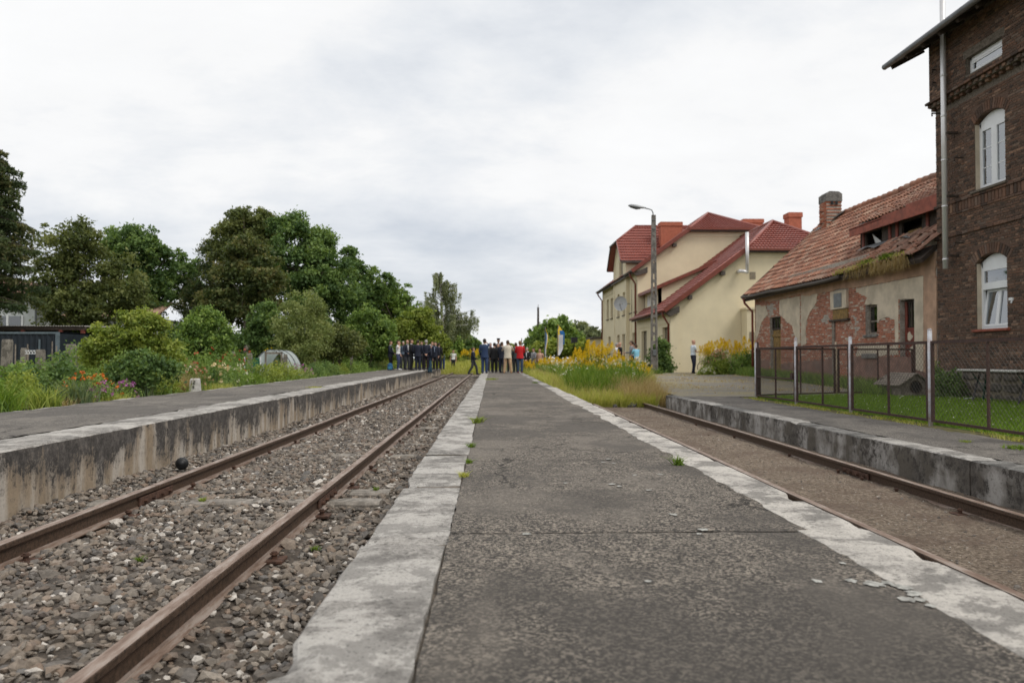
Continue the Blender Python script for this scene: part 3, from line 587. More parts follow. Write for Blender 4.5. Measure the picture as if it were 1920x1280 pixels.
# ================================================================== buildings on the right
# ------------------------------------------------------------------ dark brick house
XB = 12.5
def brick_face(root, X, y0, y1, z0, z1, holes, mats, frame, course=0.0690, depth=0.012, limit=300, pname='brick', nx=-1, skip=None):
    """coursed bricks proud of the mortar wall in plane X; the largest in the picture as single parts, the rest as one part"""
    L, H, jt = 0.245, 0.057, 0.011; items = []; r = 0; z = z0
    while z + H <= z1 + 1e-6:
        y = y0; k = 0; hd = r % 2; first = True
        while y < y1 - 0.02:
            w = (0.118 if hd else L); 
            if first and not hd and (r // 2) % 2: w = L * 0.5
            first = False
            ye = min(y + w, y1); segs = [(y, ye)]
            for (ha, hb, hc, he) in holes:
                if z + H > hc and z < he:
                    ns = []
                    for a, c in segs:
                        if c <= ha or a >= hb: ns.append((a, c))
                        else:
                            if a < ha - .03: ns.append((a, ha))
                            if c > hb + .03: ns.append((hb, c))
                    segs = ns
            for a, c in segs:
                if c - a > 0.03 and not (skip and skip((a + c) / 2, z + H / 2)): items.append((a, c, z))
            y = ye + jt
        z += course; r += 1
    full = [q for q in items if abs(q[1] - q[0] - L) < 1e-4 and frame(q)]
    full.sort(key=lambda q: q[0]); single = set(full[:limit])
    base = MB(); base.box(-.10, depth * 0 + 0.004, 0, L, 0, H); me = None
    b = MB()
    for q in items:
        j = random.uniform(-.004, .004)
        if q in single:
            if me is None:
                bb = MB(); bb.cbox(-depth, .03, 0, L, 0, H, .004); tmp = bb.build(pname, mats[1], root); me = tmp.data; tmp.location = (X + j, q[0], q[2]); continue
            link(pname, me, root, (X + j, q[0], q[2]), (0, random.uniform(-.02, .02), 0))
        else:
            a, c, z = q; x0 = X - depth + j; x1 = X + .02; e = .004
            b.add([(x1, a, z), (x1, c, z), (x1, c, z + H), (x1, a, z + H), (x0, a + e, z + e), (x0, c - e, z + e), (x0, c - e, z + H - e), (x0, a + e, z + H - e)], [(4, 5, 6, 7), (0, 1, 5, 4), (1, 2, 6, 5), (2, 3, 7, 6), (3, 0, 4, 7)])
    o = b.build('brickwork', mats[0], root, fix=False); tag(o, kind='stuff'); return o
bh = empty('brick_house', (0, -.33, 0)); tag(bh, 'tall dark brick house with white windows at the right edge of the picture', 'house')
WN = [(18.60, 19.77, 2.03, 3.74), (18.60, 19.77, 5.60, 7.34), (14.3, 15.47, 2.03, 3.74), (14.3, 15.47, 5.60, 7.34)]
AT = [(18.42, 19.85, 8.62, 9.08), (14.1, 15.5, 8.62, 9.08)]
part('wall', MT['mortar'], bh, lambda b: (wall_x(b, XB, .42, 9, 21.5, .15, 8.3, [(a, c, d, e + .2) for a, c, d, e in WN]), wall_x(b, XB - .18 + .012, .5, 8.98, 21.52, 8.3, 10.15, AT), b.box(13.1, 22, 21.1, 21.48, .15, 10.1), b.box(13.1, 22, 9, 9.4, .15, 10.1), b.box(21.6, 22, 9.4, 21.1, .15, 10.1), b.box(12.93, 21.6, 9.4, 21.1, 4.7, 4.8), b.prism([(12.34, 21.46, 10.1), (22.0, 21.46, 10.1), (17.2, 21.46, 12.6)], (0, -.35, 0)), b.prism([(12.34, 9.35, 10.1), (22.0, 9.35, 10.1), (17.2, 9.35, 12.6)], (0, -.35, 0))))
vis = lambda q: 17.9 < q[0] and q[2] < 9.6
ARH = [(a - .13, c + .13, d - .0, e + .46) for a, c, _, e in WN for d in (e - .02,)]
brick_face(bh, XB, 9.0, 21.5, 0.97, 8.10, [(a, c, d, e) for a, c, d, e in WN] + ARH, (MT['brick_stuff'], MT['brick_one']), vis, limit=270)
brick_face(bh, XB - .168, 9.0, 21.5, 8.46, 10.1, AT + [(a - .1, c + .1, e, e + .2) for a, c, d, e in AT], (MT['brick_stuff'], MT['brick_one']), vis, limit=30)
for (a, c, d, e) in WN:                      # segmental arches of standing bricks over the windows
    if a < 17: continue
    k = 17; mid = (a + c) / 2; hw = (c - a) / 2; rise = .20; Rr = (hw * hw + rise * rise) / (2 * rise); cz = e + rise - Rr; a0 = math.asin((hw + .10) / (Rr + .05))
    for i in range(k):
        th = -a0 + 2 * a0 * (i + .5) / k; wdt = (2 * a0 * Rr / k) * .43
        def f(b, th=th, wdt=wdt):
            p = []
            for rr2, ww in ((Rr, wdt), (Rr + .25, wdt * 1.08)):
                for sgn in (-1, 1):
                    p.append((mid + rr2 * math.sin(th) + sgn * ww * math.cos(th), cz + rr2 * math.cos(th) - sgn * ww * math.sin(th)))
            p = [p[0], p[1], p[3], p[2]]
            b.prism([(XB - .016, y, z) for y, z in p], (.10, 0, 0))
        part('arch_brick', MT['brick_one'], bh, f)
for (a, c, d, e) in WN:                      # solid infill above the lintel line behind the arch curve
    mid = (a + c) / 2; hw = (c - a) / 2
    pts = [(a - .13, e + .46), (a - .13, e - .02), (a, e - .02)] + [(mid - hw * math.cos(math.pi * i / 10), e - .02 + .20 * math.sin(math.pi * i / 10)) for i in range(1, 10)] + [(c, e - .02), (c + .13, e - .02), (c + .13, e + .46)]
    part('lintel_fill', MT['brick_stuff'], bh, lambda b: b.prism([(XB - .002, y, z) for y, z in pts], (.15, 0, 0)))
def ledge(z, h, proud, mm='brick_stuff', x=XB):
    return part('string_course', MT[mm], bh, lambda b: [b.cbox(x - proud, x + .05, y, min(21.5 + (proud if y > 21.2 else 0), y + .245), z, z + h, .008) for y in np.arange(9, 21.5, .257)])
ledge(4.58, .07, .055); ledge(5.47, .065, .06); ledge(5.16, .06, .035); ledge(8.40, .065, .27)
part('dentils', MT['brick_stuff'], bh, lambda b: [b.cbox(XB - .03, XB + .05, y, y + .11, 5.225, 5.465, .006) for y in np.arange(9, 21.4, .135)])
for y in np.arange(9.1, 21.5, .262):
    part('corbel', MT['brick_one'], bh, lambda b: (b.cbox(XB - .21, XB + .05, y, y + .125, 8.315, 8.395, .008), b.cbox(XB - .11, XB + .05, y, y + .125, 8.225, 8.312, .008)))
# stone plinth
part('plinth', MT['plinth_mortar'], bh, lambda b: b.box(XB - .03, XB + .05, 9, 21.53, .1, .965))
y = 9.0
rowz = [(.16, .42), (.44, .70), (.72, .955)]
for za, zb in rowz:
    y = 9.0
    while y < 21.4:
        w = random.uniform(.3, .72); ye = min(21.5, y + w); V, Fq = None, None
        b = MB(); cy, czz = (y + ye) / 2, (za + zb) / 2; k = 9; rs = []
        for xo, sc in ((XB - .02, 1.0), (XB - .055, .97), (XB - .075, .75)):
            rs.append([(xo + .008 * random.uniform(-1, 1), cy + (ye - y - .04) / 2 * sc * max(-1, min(1, 1.25 * math.cos(6.283 * i / k))) * random.uniform(.86, 1.0), czz + (zb - za - .02) / 2 * sc * max(-1, min(1, 1.25 * math.sin(6.283 * i / k))) * random.uniform(.82, 1.0)) for i in range(k)])
        b.rings(rs); b.build('stone', MT['plinth_stone'], bh); y = ye
# windows
def house_window(a, c, d, e, X, kind):
    wdw = empty('window', (X, (a + c) / 2, d), 0, bh); h = e - d; w = (c - a) / 2; fr = .07; xf = .12
    arch = [(-w + 2 * w * i / 10, h - .02 + (.20 * math.sin(math.pi * i / 10) if kind != 'attic' else 0.02)) for i in range(11)]
    def frame(b):
        b.box(xf, xf + .07, -w, -w + fr, 0, h); b.box(xf, xf + .07, w - fr, w, 0, h); b.box(xf, xf + .07, -w + fr, w - fr, 0, fr)
        b.prism([(xf, y, z) for y, z in arch] + [(xf, w - fr, h - .17), (xf, -w + fr, h - .17)], (.07, 0, 0))
        if kind == 'up':
            b.box(xf - .012, xf + .06, -.05, .05, fr, h - .17)
        if kind == 'low': b.box(xf - .01, xf + .06, -w + fr, w - fr, h - .70, h - .58)
    part('frame', MT['pvc_white'], wdw, frame)
    panes = []
    if kind == 'up': sash = [(-w + fr, -.05, fr, h - .17), (.05, w - fr, fr, h - .17)]
    elif kind == 'low': sash = [(-w + fr, w - fr, h - .58, h - .17), (-w + fr, 0.0, fr, h - .70), (0.0, w - fr, fr, h - .70)]
    else: sash = [(-w + fr, w - fr, fr, h - .17 + .1)]
    for q, (sa, sb, sc_, se) in enumerate(sash):
        tilt = R(7) if (kind == 'low' and q > 0) else 0; s_ = .055
        sh = MB(); x0, x1 = -.02, .045; H2 = se - sc_
        for bx in ((sa, sa + s_, 0, H2), (sb - s_, sb, 0, H2), (sa + s_, sb - s_, 0, s_), (sa + s_, sb - s_, H2 - s_, H2)): sh.box(x0, x1, bx[0], bx[1], bx[2], bx[3])
        if kind == 'up':
            for zz in (.33, .66): sh.box(.0, .02, sa + s_, sb - s_, H2 * zz - .012, H2 * zz + .012)
        sh.build('sash', MT['pvc_white'], wdw, loc=(xf + .01, 0, sc_), rot=(0, tilt, 0))
        pn = MB(); pn.box(.010, .018, sa + s_, sb - s_, s_, H2 - s_); pn.build('pane', MT['glass'], wdw, loc=(xf + .01, 0, sc_), rot=(0, tilt, 0))
    if kind != 'attic':
        def cur(b):
            n = 40
            for y0, y1 in ((-w + .02, -.03 if kind == 'low' else w - .02), (.18, w - .02)) if kind == 'low' else ((-w + .02, w - .02),):
                pts = [(xf + .20 + .02 * math.sin(i * 1.3), y0 + (y1 - y0) * i / n) for i in range(n + 1)]
                v = [(x, y, z) for x, y in pts for z in (.08, h - .1)]
                b.add(v, [(2 * i, 2 * i + 2, 2 * i + 3, 2 * i + 1) for i in range(n)])
        part('curtain', MT['curtain'], wdw, cur)
    for s_ in (-1, 1): part('reveal', MT['plaster_grey'] if kind != 'attic' else MT['mortar'], wdw, lambda b: b.box(.005, .125, w - .004, w + .02, 0, h - .02) if s_ > 0 else b.box(.005, .125, -w - .02, -w + .004, 0, h - .02))
    part('sill', MT['mortar'] if kind == 'up' else MT['fascia_red'], wdw, lambda b: b.cbox(-.10 if kind != 'attic' else .01, .12, -w - .1, w + .1, -.065, .0, .01))
    part('room', MT['room_dark'], wdw, lambda b: (b.box(.9, .92, -w - .2, w + .2, -.2, h + .3),))
    return wdw
for i, (a, c, d, e) in enumerate(WN): house_window(a, c, d, e, XB, 'up' if d > 5 else 'low')
for a, c, d, e in AT: house_window(a, c, d, e, XB - .168, 'attic')
# roof: dark soffit boards, gutter, covering
rf = empty('roof', (0, 0, 0), 0, bh)
sl = .52; ex, ez = 11.62, 9.80
part('soffit', MT['roof_dark'], rf, lambda b: b.prism([(ex, 22.45, ez), (17.2, 22.45, ez + sl * (17.2 - ex)), (22.9, 22.45, ez + sl * (17.2 - ex) - sl * 5.7), (22.9, 22.45, ez + .2 + sl * (17.2 - ex) - sl * 5.7), (17.2, 22.45, ez + .22 + sl * (17.2 - ex)), (ex, 22.45, ez + .16)], (0, -14.4, 0)))
for k in range(18):
    part('rafter', MT['wood_dark'], rf, lambda b: b.beam((ex + .05, 9 + k * .78, ez - .03), (12.6, 9 + k * .78, ez - .03 + sl * .95), .09, .12))
part('gutter', MT['zinc'], rf, lambda b: b.tube([(ex - .05, 22.5, ez + .06), (ex - .05, 8.1, ez + .06)], .085, 10), True)
part('chimney', MT['brick_stuff'], rf, lambda b: b.box(16.8, 17.7, 14, 14.8, 12, 14.2))
fl = empty('flue_pipe', (12.20, 20.29, 3.70)); tag(fl, 'bright stainless steel flue pipe running up the dark brick wall', 'pipe')
part('pipe', MT['flue_steel'], fl, lambda b: b.tube([(0, 0, 0), (0, 0, 8.6)], .070, 16), True)
for z in (.22, 1.65, 2.9, 4.1, 5.2): part('collar', MT['flue_steel'], fl, lambda b: b.tube([(0, 0, z), (0, 0, z + .05)], .078, 16), True)
for z in (.3, 1.9, 3.6): part('bracket', MT['wood_dark'], fl, lambda b: b.box(.0, .31, -.16, -.10, z, z + .06))
for y, z in ((21.2, 8.95), (21.2, 9.3), (21.25, 8.1), (20.25, 6.6), (20.3, 4.35)): part('wall_hook', MT['wood_dark'], bh, lambda b: (b.tube([(XB + .02, y, z), (XB - .26, y, z), (XB - .28, y - .05, z - .09)], .022, 6),))
part('sensor_box', MT['pvc_white'], bh, lambda b: (b.cbox(XB - .05, XB, 18.36, 18.50, 2.68, 2.75, .006), b.tube([(XB - .02, 18.4, 2.68), (XB - .04, 18.42, 2.62)], .02, 8)))
# ------------------------------------------------------------------ old plastered outbuilding
ob = empty('old_outbuilding', (0, 0, 0)); tag(ob, 'low old outbuilding with peeling plaster, bare red brick and a tiled roof', 'building')
def q2(u, v): return 1380 + u / 3.0475, 320 + v / 3.0475          # from one enlarged view of the photograph to its pixels
def yz(u, v, X=XB): p = WX(*q2(u, v), X); return p.y, p.z
def rect(u0, v0, u1, v1):
    (ya, za), (yb, zb) = yz(u0, v0), yz(u1, v1); (yc, zc), (yd, zd) = yz(u0, v1), yz(u1, v0)
    return (min(ya, yb), max(ya, yb), (zc + zb) / 2, (za + zd) / 2)
YA, YB = 21.22, 36.12
D1 = rect(935, 735, 1020, 1050); D1 = (D1[0], D1[1], .62, D1[3]); W1 = rect(740, 765, 808, 936)
D2 = rect(195, 835, 258, 1100); D2 = (D2[0], D2[1], .30, D2[3]); N1 = rect(565, 858, 650, 1000); N1 = (N1[0], N1[1], .30, N1[3])
HO = [D1, W1, D2]
part('wall', MT['mortar_pale'], ob, lambda b: (wall_x(b, XB, .38, YA, YB, .1, 4.75, HO), b.box(XB + .38, 19.6, YB - .36, YB - .002, .1, 4.4), b.box(19.2, 19.6, YA, YB - .4, .1, 4.4), b.prism([(12.6, YB - .01, 4.4), (19.3, YB - .01, 4.4), (15.9, YB - .01, 7.5)], (0, -.3, 0)), b.box(XB + .5, XB + .52, YA, YB - .5, .1, 4.5)))
PL = []          # plaster patches (outline in (Y,z), material, thickness)
def patch(pts, mm, th, jit=.03, seed=0):
    out = []
    P = [yz(*p) for p in pts]
    for i in range(len(P)):
        (a, b_), (c, d) = P[i], P[(i + 1) % len(P)]; L = math.hypot(c - a, d - b_); n = max(1, int(L / .09))
        for k in range(n):
            u = k / n; y, z = a + (c - a) * u, b_ + (d - b_) * u; j = jit * (1 if 0 < k else .3)
            out.append((y + j * fbm(y * 6, z * 6, seed, 4) * 1.8, z + j * fbm(y * 6 + 50, z * 6, seed, 4) * 1.8))
    PL.append((out, th)); part('plaster', MT[mm], ob, lambda b: b.prism([(XB - th, y, z) for y, z in out], (th + .02, 0, 0)))
patch([(112, 690), (600, 588), (1146, 462), (1146, 612), (1076, 597), (690, 668), (610, 672), (540, 690), (405, 716), (370, 706), (245, 738), (190, 748), (112, 735)], 'plaster_pink', .030, .02, 1)
patch([(1076, 597), (1150, 612), (1150, 1180), (1076, 1150)], 'plaster_pink', .028, .004, 2)
patch([(115, 768), (172, 772), (185, 820), (150, 860), (132, 930), (120, 960), (115, 980)], 'plaster_grey', .024, .035, 3)
patch([(250, 742), (368, 716), (368, 985), (345, 1000), (338, 940), (320, 880), (290, 862), (268, 835), (250, 820)], 'plaster_grey', .022, .03, 4)
patch([(374, 712), (470, 700), (462, 752), (430, 800), (408, 850), (400, 920), (404, 985), (374, 1010)], 'plaster_grey', .022, .03, 5)
patch([(690, 672), (1074, 601), (1074, 1145), (1024, 1135), (1024, 732), (931, 734), (931, 1000), (915, 1000), (910, 850), (865, 835), (825, 850), (812, 870), (812, 762), (738, 764), (752, 722), (715, 705), (690, 690)], 'plaster_grey', .024, .014, 7)
patch([(700, 985), (738, 1000), (812, 985), (860, 1000), (930, 1000), (930, 1050), (690, 1060)], 'plaster_grey', .020, .04, 8)
patch([(115, 1085), (192, 1080), (192, 1195), (115, 1200)], 'plaster_red', .018, .015, 9)
patch([(262, 1105), (430, 1085), (560, 1075), (560, 1215), (262, 1200)], 'plaster_red', .018, .05, 10)
patch([(655, 1058), (930, 1060), (1148, 1075), (1148, 1270), (655, 1225)], 'plaster_red', .018, .03, 11)
def inside(poly, y, z):
    r = False; n = len(poly)
    for i in range(n):
        (a, b_), (c, d) = poly[i], poly[i - 1]
        if (b_ > z) != (d > z) and y < (c - a) * (z - b_) / (d - b_) + a: r = not r
    return r
brick_face(ob, XB, YA, YB, .30, 4.5, HO + [rect(552, 685, 645, 790), rect(560, 790, 645, 850)], (MT['red_brick'], MT['red_brick']), lambda q: False, limit=0, skip=lambda y, z: any(inside(p, y, z) for p, th in PL) or fbm(y * 1.1, z * 1.3, 4.0, 3) > .55)
# hatch with its pale frame, board under it, bricked-up doorway posts
r1 = rect(552, 685, 645, 790)
part('hatch_frame', MT['plaster_grey'], ob, lambda b: b.cbox(XB - .10, XB + .02, r1[0], r1[1], r1[2], r1[3], .01)); r2 = rect(575, 700, 620, 780)
part('hatch', MT['steel_grey'], ob, lambda b: b.cbox(XB - .12, XB - .09, r2[0], r2[1], r2[2], r2[3], .005)); r3_ = rect(560, 792, 645, 850)
part('board', MT['wood_ochre'], ob, lambda b: b.cbox(XB - .05, XB + .02, r3_[0], r3_[1], r3_[2], r3_[3], .006)); r5 = rect(548, 848, 655, 860)
part('ledge', MT['wood_dark'], ob, lambda b: b.cbox(XB - .12, XB + .02, r5[0], r5[1], r5[2], r5[3], .006)); r6 = rect(556, 860, 572, 1160)
part('door_post', MT['wood_grey'], ob, lambda b: b.cbox(XB - .06, XB + .02, r6[0], r6[1], .3, r6[3], .006))
# red door
dr = empty('door', (XB + .16, 0, 0), 0, ob)
part('leaf', MT['wood_red'], dr, lambda b: (b.cbox(0, .05, D1[0] + .04, D1[1] - .04, .64, D1[3] - .85, .005), b.cbox(-.02, .03, D1[0] + .03, D1[0] + .14, .64, D1[3] - .05, .005), b.cbox(-.02, .03, D1[1] - .14, D1[1] - .03, .64, D1[3] - .05, .005)))
part('pane', MT['glass_dark'], dr, lambda b: b.box(.01, .02, D1[0] + .14, D1[1] - .14, D1[3] - .85, D1[3] - .08))
part('glazing_bar', MT['wood_dark'], dr, lambda b: (b.box(-.01, .03, (D1[0] + D1[1]) / 2 - .025, (D1[0] + D1[1]) / 2 + .025, D1[3] - .85, D1[3] - .05), b.box(-.01, .03, D1[0] + .04, D1[1] - .04, D1[3] - .08, D1[3] - .02)))
part('peeled_paint', MT['plaster_grey'], dr, lambda b: [b.add([(-.004, cy + rr2 * 1.3 * math.cos(a) * random.uniform(.5, 1.1), cz + rr2 * math.sin(a) * random.uniform(.5, 1.1)) for a in [i * .628 for i in range(10)]], [tuple(range(10))]) for cy, cz, rr2 in ((D1[0] + .55, 1.95, .16), (D1[0] + .42, 1.55, .13), (D1[0] + .7, 1.45, .06), (D1[0] + .45, 1.15, .1))])
part('threshold', MT['old_concrete'], dr, lambda b: (b.cbox(-.5, .1, D1[0] - .1, D1[1] + .1, .42, .61, .015), b.cbox(-.8, -.5, D1[0] - .15, D1[1] + .15, .2, .40, .015)))
# left plank door with transom light
dl = empty('door', (XB + .12, 0, 0), 0, ob); zt = D2[3] - .52
n = 5; wv = (D2[1] - D2[0] - .08) / n
for k in range(n): part('plank', MT['wood_ochre'], dl, lambda b: b.cbox(random.uniform(-.01, .01), .05, D2[0] + .04 + k * wv + .006, D2[0] + .04 + (k + 1) * wv - .006, .34, zt - .05, .004))
for zr in (zt - .35, .7): part('batten', MT['wood_ochre'], dl, lambda b: b.cbox(-.05, -.011, D2[0] + .05, D2[1] - .05, zr, zr + .11, .004))
part('transom_frame', MT['wood_dark'], dl, lambda b: (b.cbox(-.03, .05, D2[0], D2[1], zt - .05, zt + .03, .004), b.box(-.03, .05, D2[0], D2[0] + .07, zt, D2[3]), b.box(-.03, .05, D2[1] - .07, D2[1], zt, D2[3]), b.box(-.03, .05, D2[0], D2[1], D2[3] - .06, D2[3]), b.box(-.02, .04, (D2[0] + D2[1]) / 2 - .03, (D2[0] + D2[1]) / 2 + .03, zt, D2[3])))
part('pane', MT['glass_dark'], dl, lambda b: b.box(.0, .01, D2[0] + .05, D2[1] - .05, zt + .02, D2[3] - .05)); part('paper', MT['pvc_white'], dl, lambda b: b.box(.02, .03, D2[0] + .55, D2[1] - .12, zt + .05, D2[3] - .12))
# small window
wo_ = empty('window', (XB + .15, 0, 0), 0, ob)
part('frame', MT['wood_grey'], wo_, lambda b: (b.box(-.02, .04, W1[0], W1[0] + .07, W1[2], W1[3]), b.box(-.02, .04, W1[1] - .07, W1[1], W1[2], W1[3]), b.box(-.02, .04, W1[0] + .07, W1[1] - .07, W1[3] - .07, W1[3]), b.box(-.02, .04, W1[0] + .07, W1[1] - .07, W1[2], W1[2] + .08), b.box(-.015, .03, W1[0] + .07, W1[1] - .07, W1[2] + .42, W1[2] + .47)))
part('pane', MT['glass_dark'], wo_, lambda b: b.box(0, .01, W1[0] + .06, W1[1] - .06, W1[2] + .06, W1[3] - .06)); part('plastic_sheet', MT['curtain'], wo_, lambda b: b.box(.015, .02, W1[0] + .07, W1[1] - .07, W1[2] + .08, W1[2] + .42))
part('sill', MT['old_concrete'], wo_, lambda b: b.cbox(-.22, .0, W1[0] - .06, W1[1] + .06, W1[2] - .09, W1[2] - .005, .01))
ls = rect(735, 1045, 815, 1072); part('ledge', MT['old_concrete'], ob, lambda b: b.cbox(XB - .12, XB, ls[0], ls[1], ls[2], ls[3], .015))
# roof
EX, EZ, RX, RZ = 12.02, 4.25, 15.9, 7.80
rfo = empty('roof', (0, 0, 0), 0, ob); SLP = (RZ - EZ) / (RX - EX); ln = math.hypot(RX - EX, RZ - EZ); ux, uz = (RX - EX) / ln, (RZ - EZ) / ln
def sag(y, u): return -.10 * math.sin(math.pi * (y - YA) / (YB - YA)) * (1 - .5 * u / ln) + .05 * fbm(y * .35, u * .5, 2.0)
part('roof_deck', MT['wood_dark'], rfo, lambda b: (b.prism([(EX + .05, YB + .3, EZ - .16), (RX, YB + .3, RZ - .16), (2 * RX - EX, YB + .3, EZ - .16), (2 * RX - EX, YB + .3, EZ - .26), (RX, YB + .3, RZ - .26), (EX + .1, YB + .3, EZ - .26)], (0, -(YB + .3 - YA), 0)),))
part('back_slope', MT['tile_stuff'], rfo, lambda b: b.prism([(RX, YA, RZ), (2 * RX - EX, YA, EZ), (2 * RX - EX, YA, EZ - .08), (RX, YA, RZ - .08)], (0, YB + .35 - YA, 0)))
# a pantile: S-shaped section, thick nose
def tile_mesh(mm):
    b = MB(); w, l, n = .245, .40, 7; V = []
    for v in (0, 1):
        for i in range(n):
            u = i / (n - 1); V.append((u * w - .01, v * l, .030 * math.sin(u * 2 * math.pi * .92 + .5) + .030 + .058 * (1 - v)))
    top = [(i, n + i, n + i + 1, i + 1) for i in range(n - 1)]; V2 = V + [(x, y + .004, z - .035) for x, y, z in V[:n]]
    b.add(V2, top + [(i, 2 * n + i, 2 * n + i + 1, i + 1) for i in range(n - 1)]); o = b.build('roof_tile', mm, rfo, fix=False); return o.data, o
tm1, to1 = tile_mesh(MT['tile_one']); base_v = np.array([v.co[:] for v in tm1.vertices]); base_f = [tuple(p.vertices) for p in tm1.polygons]
rot0 = Matrix(((0.0, ux, -uz), (-1.0, 0.0, 0.0), (0.0, uz, ux)))         # tile x -> along -Y, tile y -> up the slope, tile z -> out of the roof
tiles = []; course = .325; cw = .222
DY0, DY1, DX, DZ0, DZ1 = 21.22, 26.92, 13.12, 5.25, 5.75            # dormer front
def tile_at(y, u, dx=EX, dz=EZ, vec=(ux, uz)): return (dx + vec[0] * u, y, dz + vec[1] * u)
for k in range(int(ln / course)):
    u = k * course
    for j in range(int((YB + .30 - YA) / cw)):
        y = YA + .01 + j * cw + (.0 if k % 2 else .0); X = EX + ux * u
        if DY0 - .3 < y < DY1 + .05 and DX - .22 < X < 15.0: continue
        loose = 0.0
        if y < 25.2 and X < DX + .2: loose = max(0, (25.2 - y) / 3.7) * (0.6 if random.random() < .7 else 1.2)
        if loose > .9 and random.random() < .12: continue
        p = Vector(tile_at(y, u)); p += Vector((-uz, 0, ux)) * (sag(y, u) + random.uniform(-.006, .006) + loose * random.uniform(-.02, .10))
        rx = random.gauss(0, .012) + loose * random.gauss(0, .14); rz = random.gauss(0, .012) + loose * random.gauss(-.12, .22)
        tiles.append((p, rot0 @ (Matrix.Rotation(rx, 3, 'X') @ Matrix.Rotation(rz, 3, 'Z'))))
# raised tiles over the dormer
dsl = .53; dl_ = math.hypot(1, dsl); dv = (1 / dl_, dsl / dl_); rotd = Matrix(((0.0, dv[0], -dv[1]), (-1.0, 0.0, 0.0), (0.0, dv[1], dv[0])))
for k in range(8):
    for j in range(int((DY1 + .2 - DY0) / cw)):
        p = Vector(tile_at(DY0 + j * cw, k * course, DX - .30, 5.92, dv)) + Vector((0, 0, random.uniform(-.01, .02)))
        tiles.append((p, rotd @ (Matrix.Rotation(random.gauss(0, .02), 3, 'X') @ Matrix.Rotation(random.gauss(0, .02), 3, 'Z'))))
tiles.sort(key=lambda q: q[0].y + .4 * q[0].x)
bpy.data.objects.remove(to1)
for p, M3 in tiles[:300]: link('roof_tile', tm1, rfo, p, M3.to_euler())
V = []; Fq = []
for i, (p, M3) in enumerate(tiles[300:]):
    V.append(base_v @ np.array(M3).T + np.array(p)); Fq.append(np.array(base_f) + i * len(base_v))
tag(link('roof_tiles', npmesh('roof_tiles', np.concatenate(V), np.concatenate(Fq), MT['tile_stuff']), rfo), kind='stuff')
for j in range(36):
    y = YA + .1 + j * .42; 
    part('ridge_tile', MT['tile_one'], rfo, lambda b: b.tube([(RX, y, RZ + .05 + sag(y, ln)), (RX, y + .45, RZ + .085 + sag(y, ln))], [.11, .135], 10, caps=False)) 
part('verge_board', MT['wood_dark'], rfo, lambda b: b.beam((EX - .05, YB + .33, EZ - .10), (RX, YB + .33, RZ - .05), .05, .17))
part('lead_flashing', MT['zinc'], rfo, lambda b: (b.prism([tuple(Vector(tile_at(34.94, ln - .95)) + Vector((-.06, 0, .12))), tuple(Vector(tile_at(35.59, ln - 1.0)) + Vector((-.06, 0, .12))), tuple(Vector(tile_at(34.24, ln - .05)) + Vector((-.06, 0, .14))), tuple(Vector(tile_at(33.74, ln - .1)) + Vector((-.06, 0, .14)))], (.01, 0, .01)),))
gt = MB(); pts = [(EX - .04, y, EZ - .07 + sag(y, 0) + .01) for y in np.linspace(YB + .35, 26.2, 12)]; gt.tube(pts, .065, 8)
gt.build('gutter', MT['soffit_brown'], rfo, True)
dp = MB(); dp.tube([(EX - .04, YB + .1, EZ - .1), (EX + .02, YB + .1, EZ - .35), (XB - .12, YB + .02, EZ - .75), (XB - .12, YB + .02, .4)], .055, 10); dp.build('downpipe', MT['gutter_red'], ob, True)
# chimney, partly rendered
ch = empty('chimney', (15.55, 34.75, 0), 0, ob)
def chim(b):
    r = random.Random(4); z = 6.9; k = 0
    while z < 8.42:
        for sx in (0, 1):
            for a in np.arange(-.38, .37, .25): b.cbox(-.36 if sx == 0 else .0, .0 if sx == 0 else .36, a + (.0 if k % 2 else .06), min(.40, a + .24 + (.0 if k % 2 else .06)), z, z + .064, .004)
        z += .076; k += 1
part('brickwork', MT['red_brick'], ch, chim); part('core', MT['mortar_pale'], ch, lambda b: b.box(-.33, .33, -.36, .37, 6.6, 8.5))
part('render_cap', MT['old_concrete'], ch, lambda b: b.prism([(-.37, -.41, 8.42), (.37, -.41, 8.42), (.37, -.41, 8.75), (.22, -.41, 8.86), (-.2, -.41, 8.88), (-.37, -.41, 8.76)], (0, .82, 0)))
part('render_patch', MT['plaster_grey'], ch, lambda b: b.prism([(-.36, -.42, 6.9), (.36, -.42, 6.9), (.36, -.42, 7.6), (.1, -.42, 7.75), (-.1, -.42, 7.45), (-.36, -.42, 7.3)], (0, .03, 0)))
for s in (-.1, .1): part('flue_opening', MT['room_dark'], ch, lambda b: b.box(s - .06, s + .06, -.415, -.405, 8.25, 8.42))
for z in (7.45, 8.0): part('iron_step', MT['wood_dark'], ch, lambda b: b.tube([(-.36, -.1, z), (-.5, -.1, z), (-.5, .1, z), (-.36, .1, z)], .015, 5))
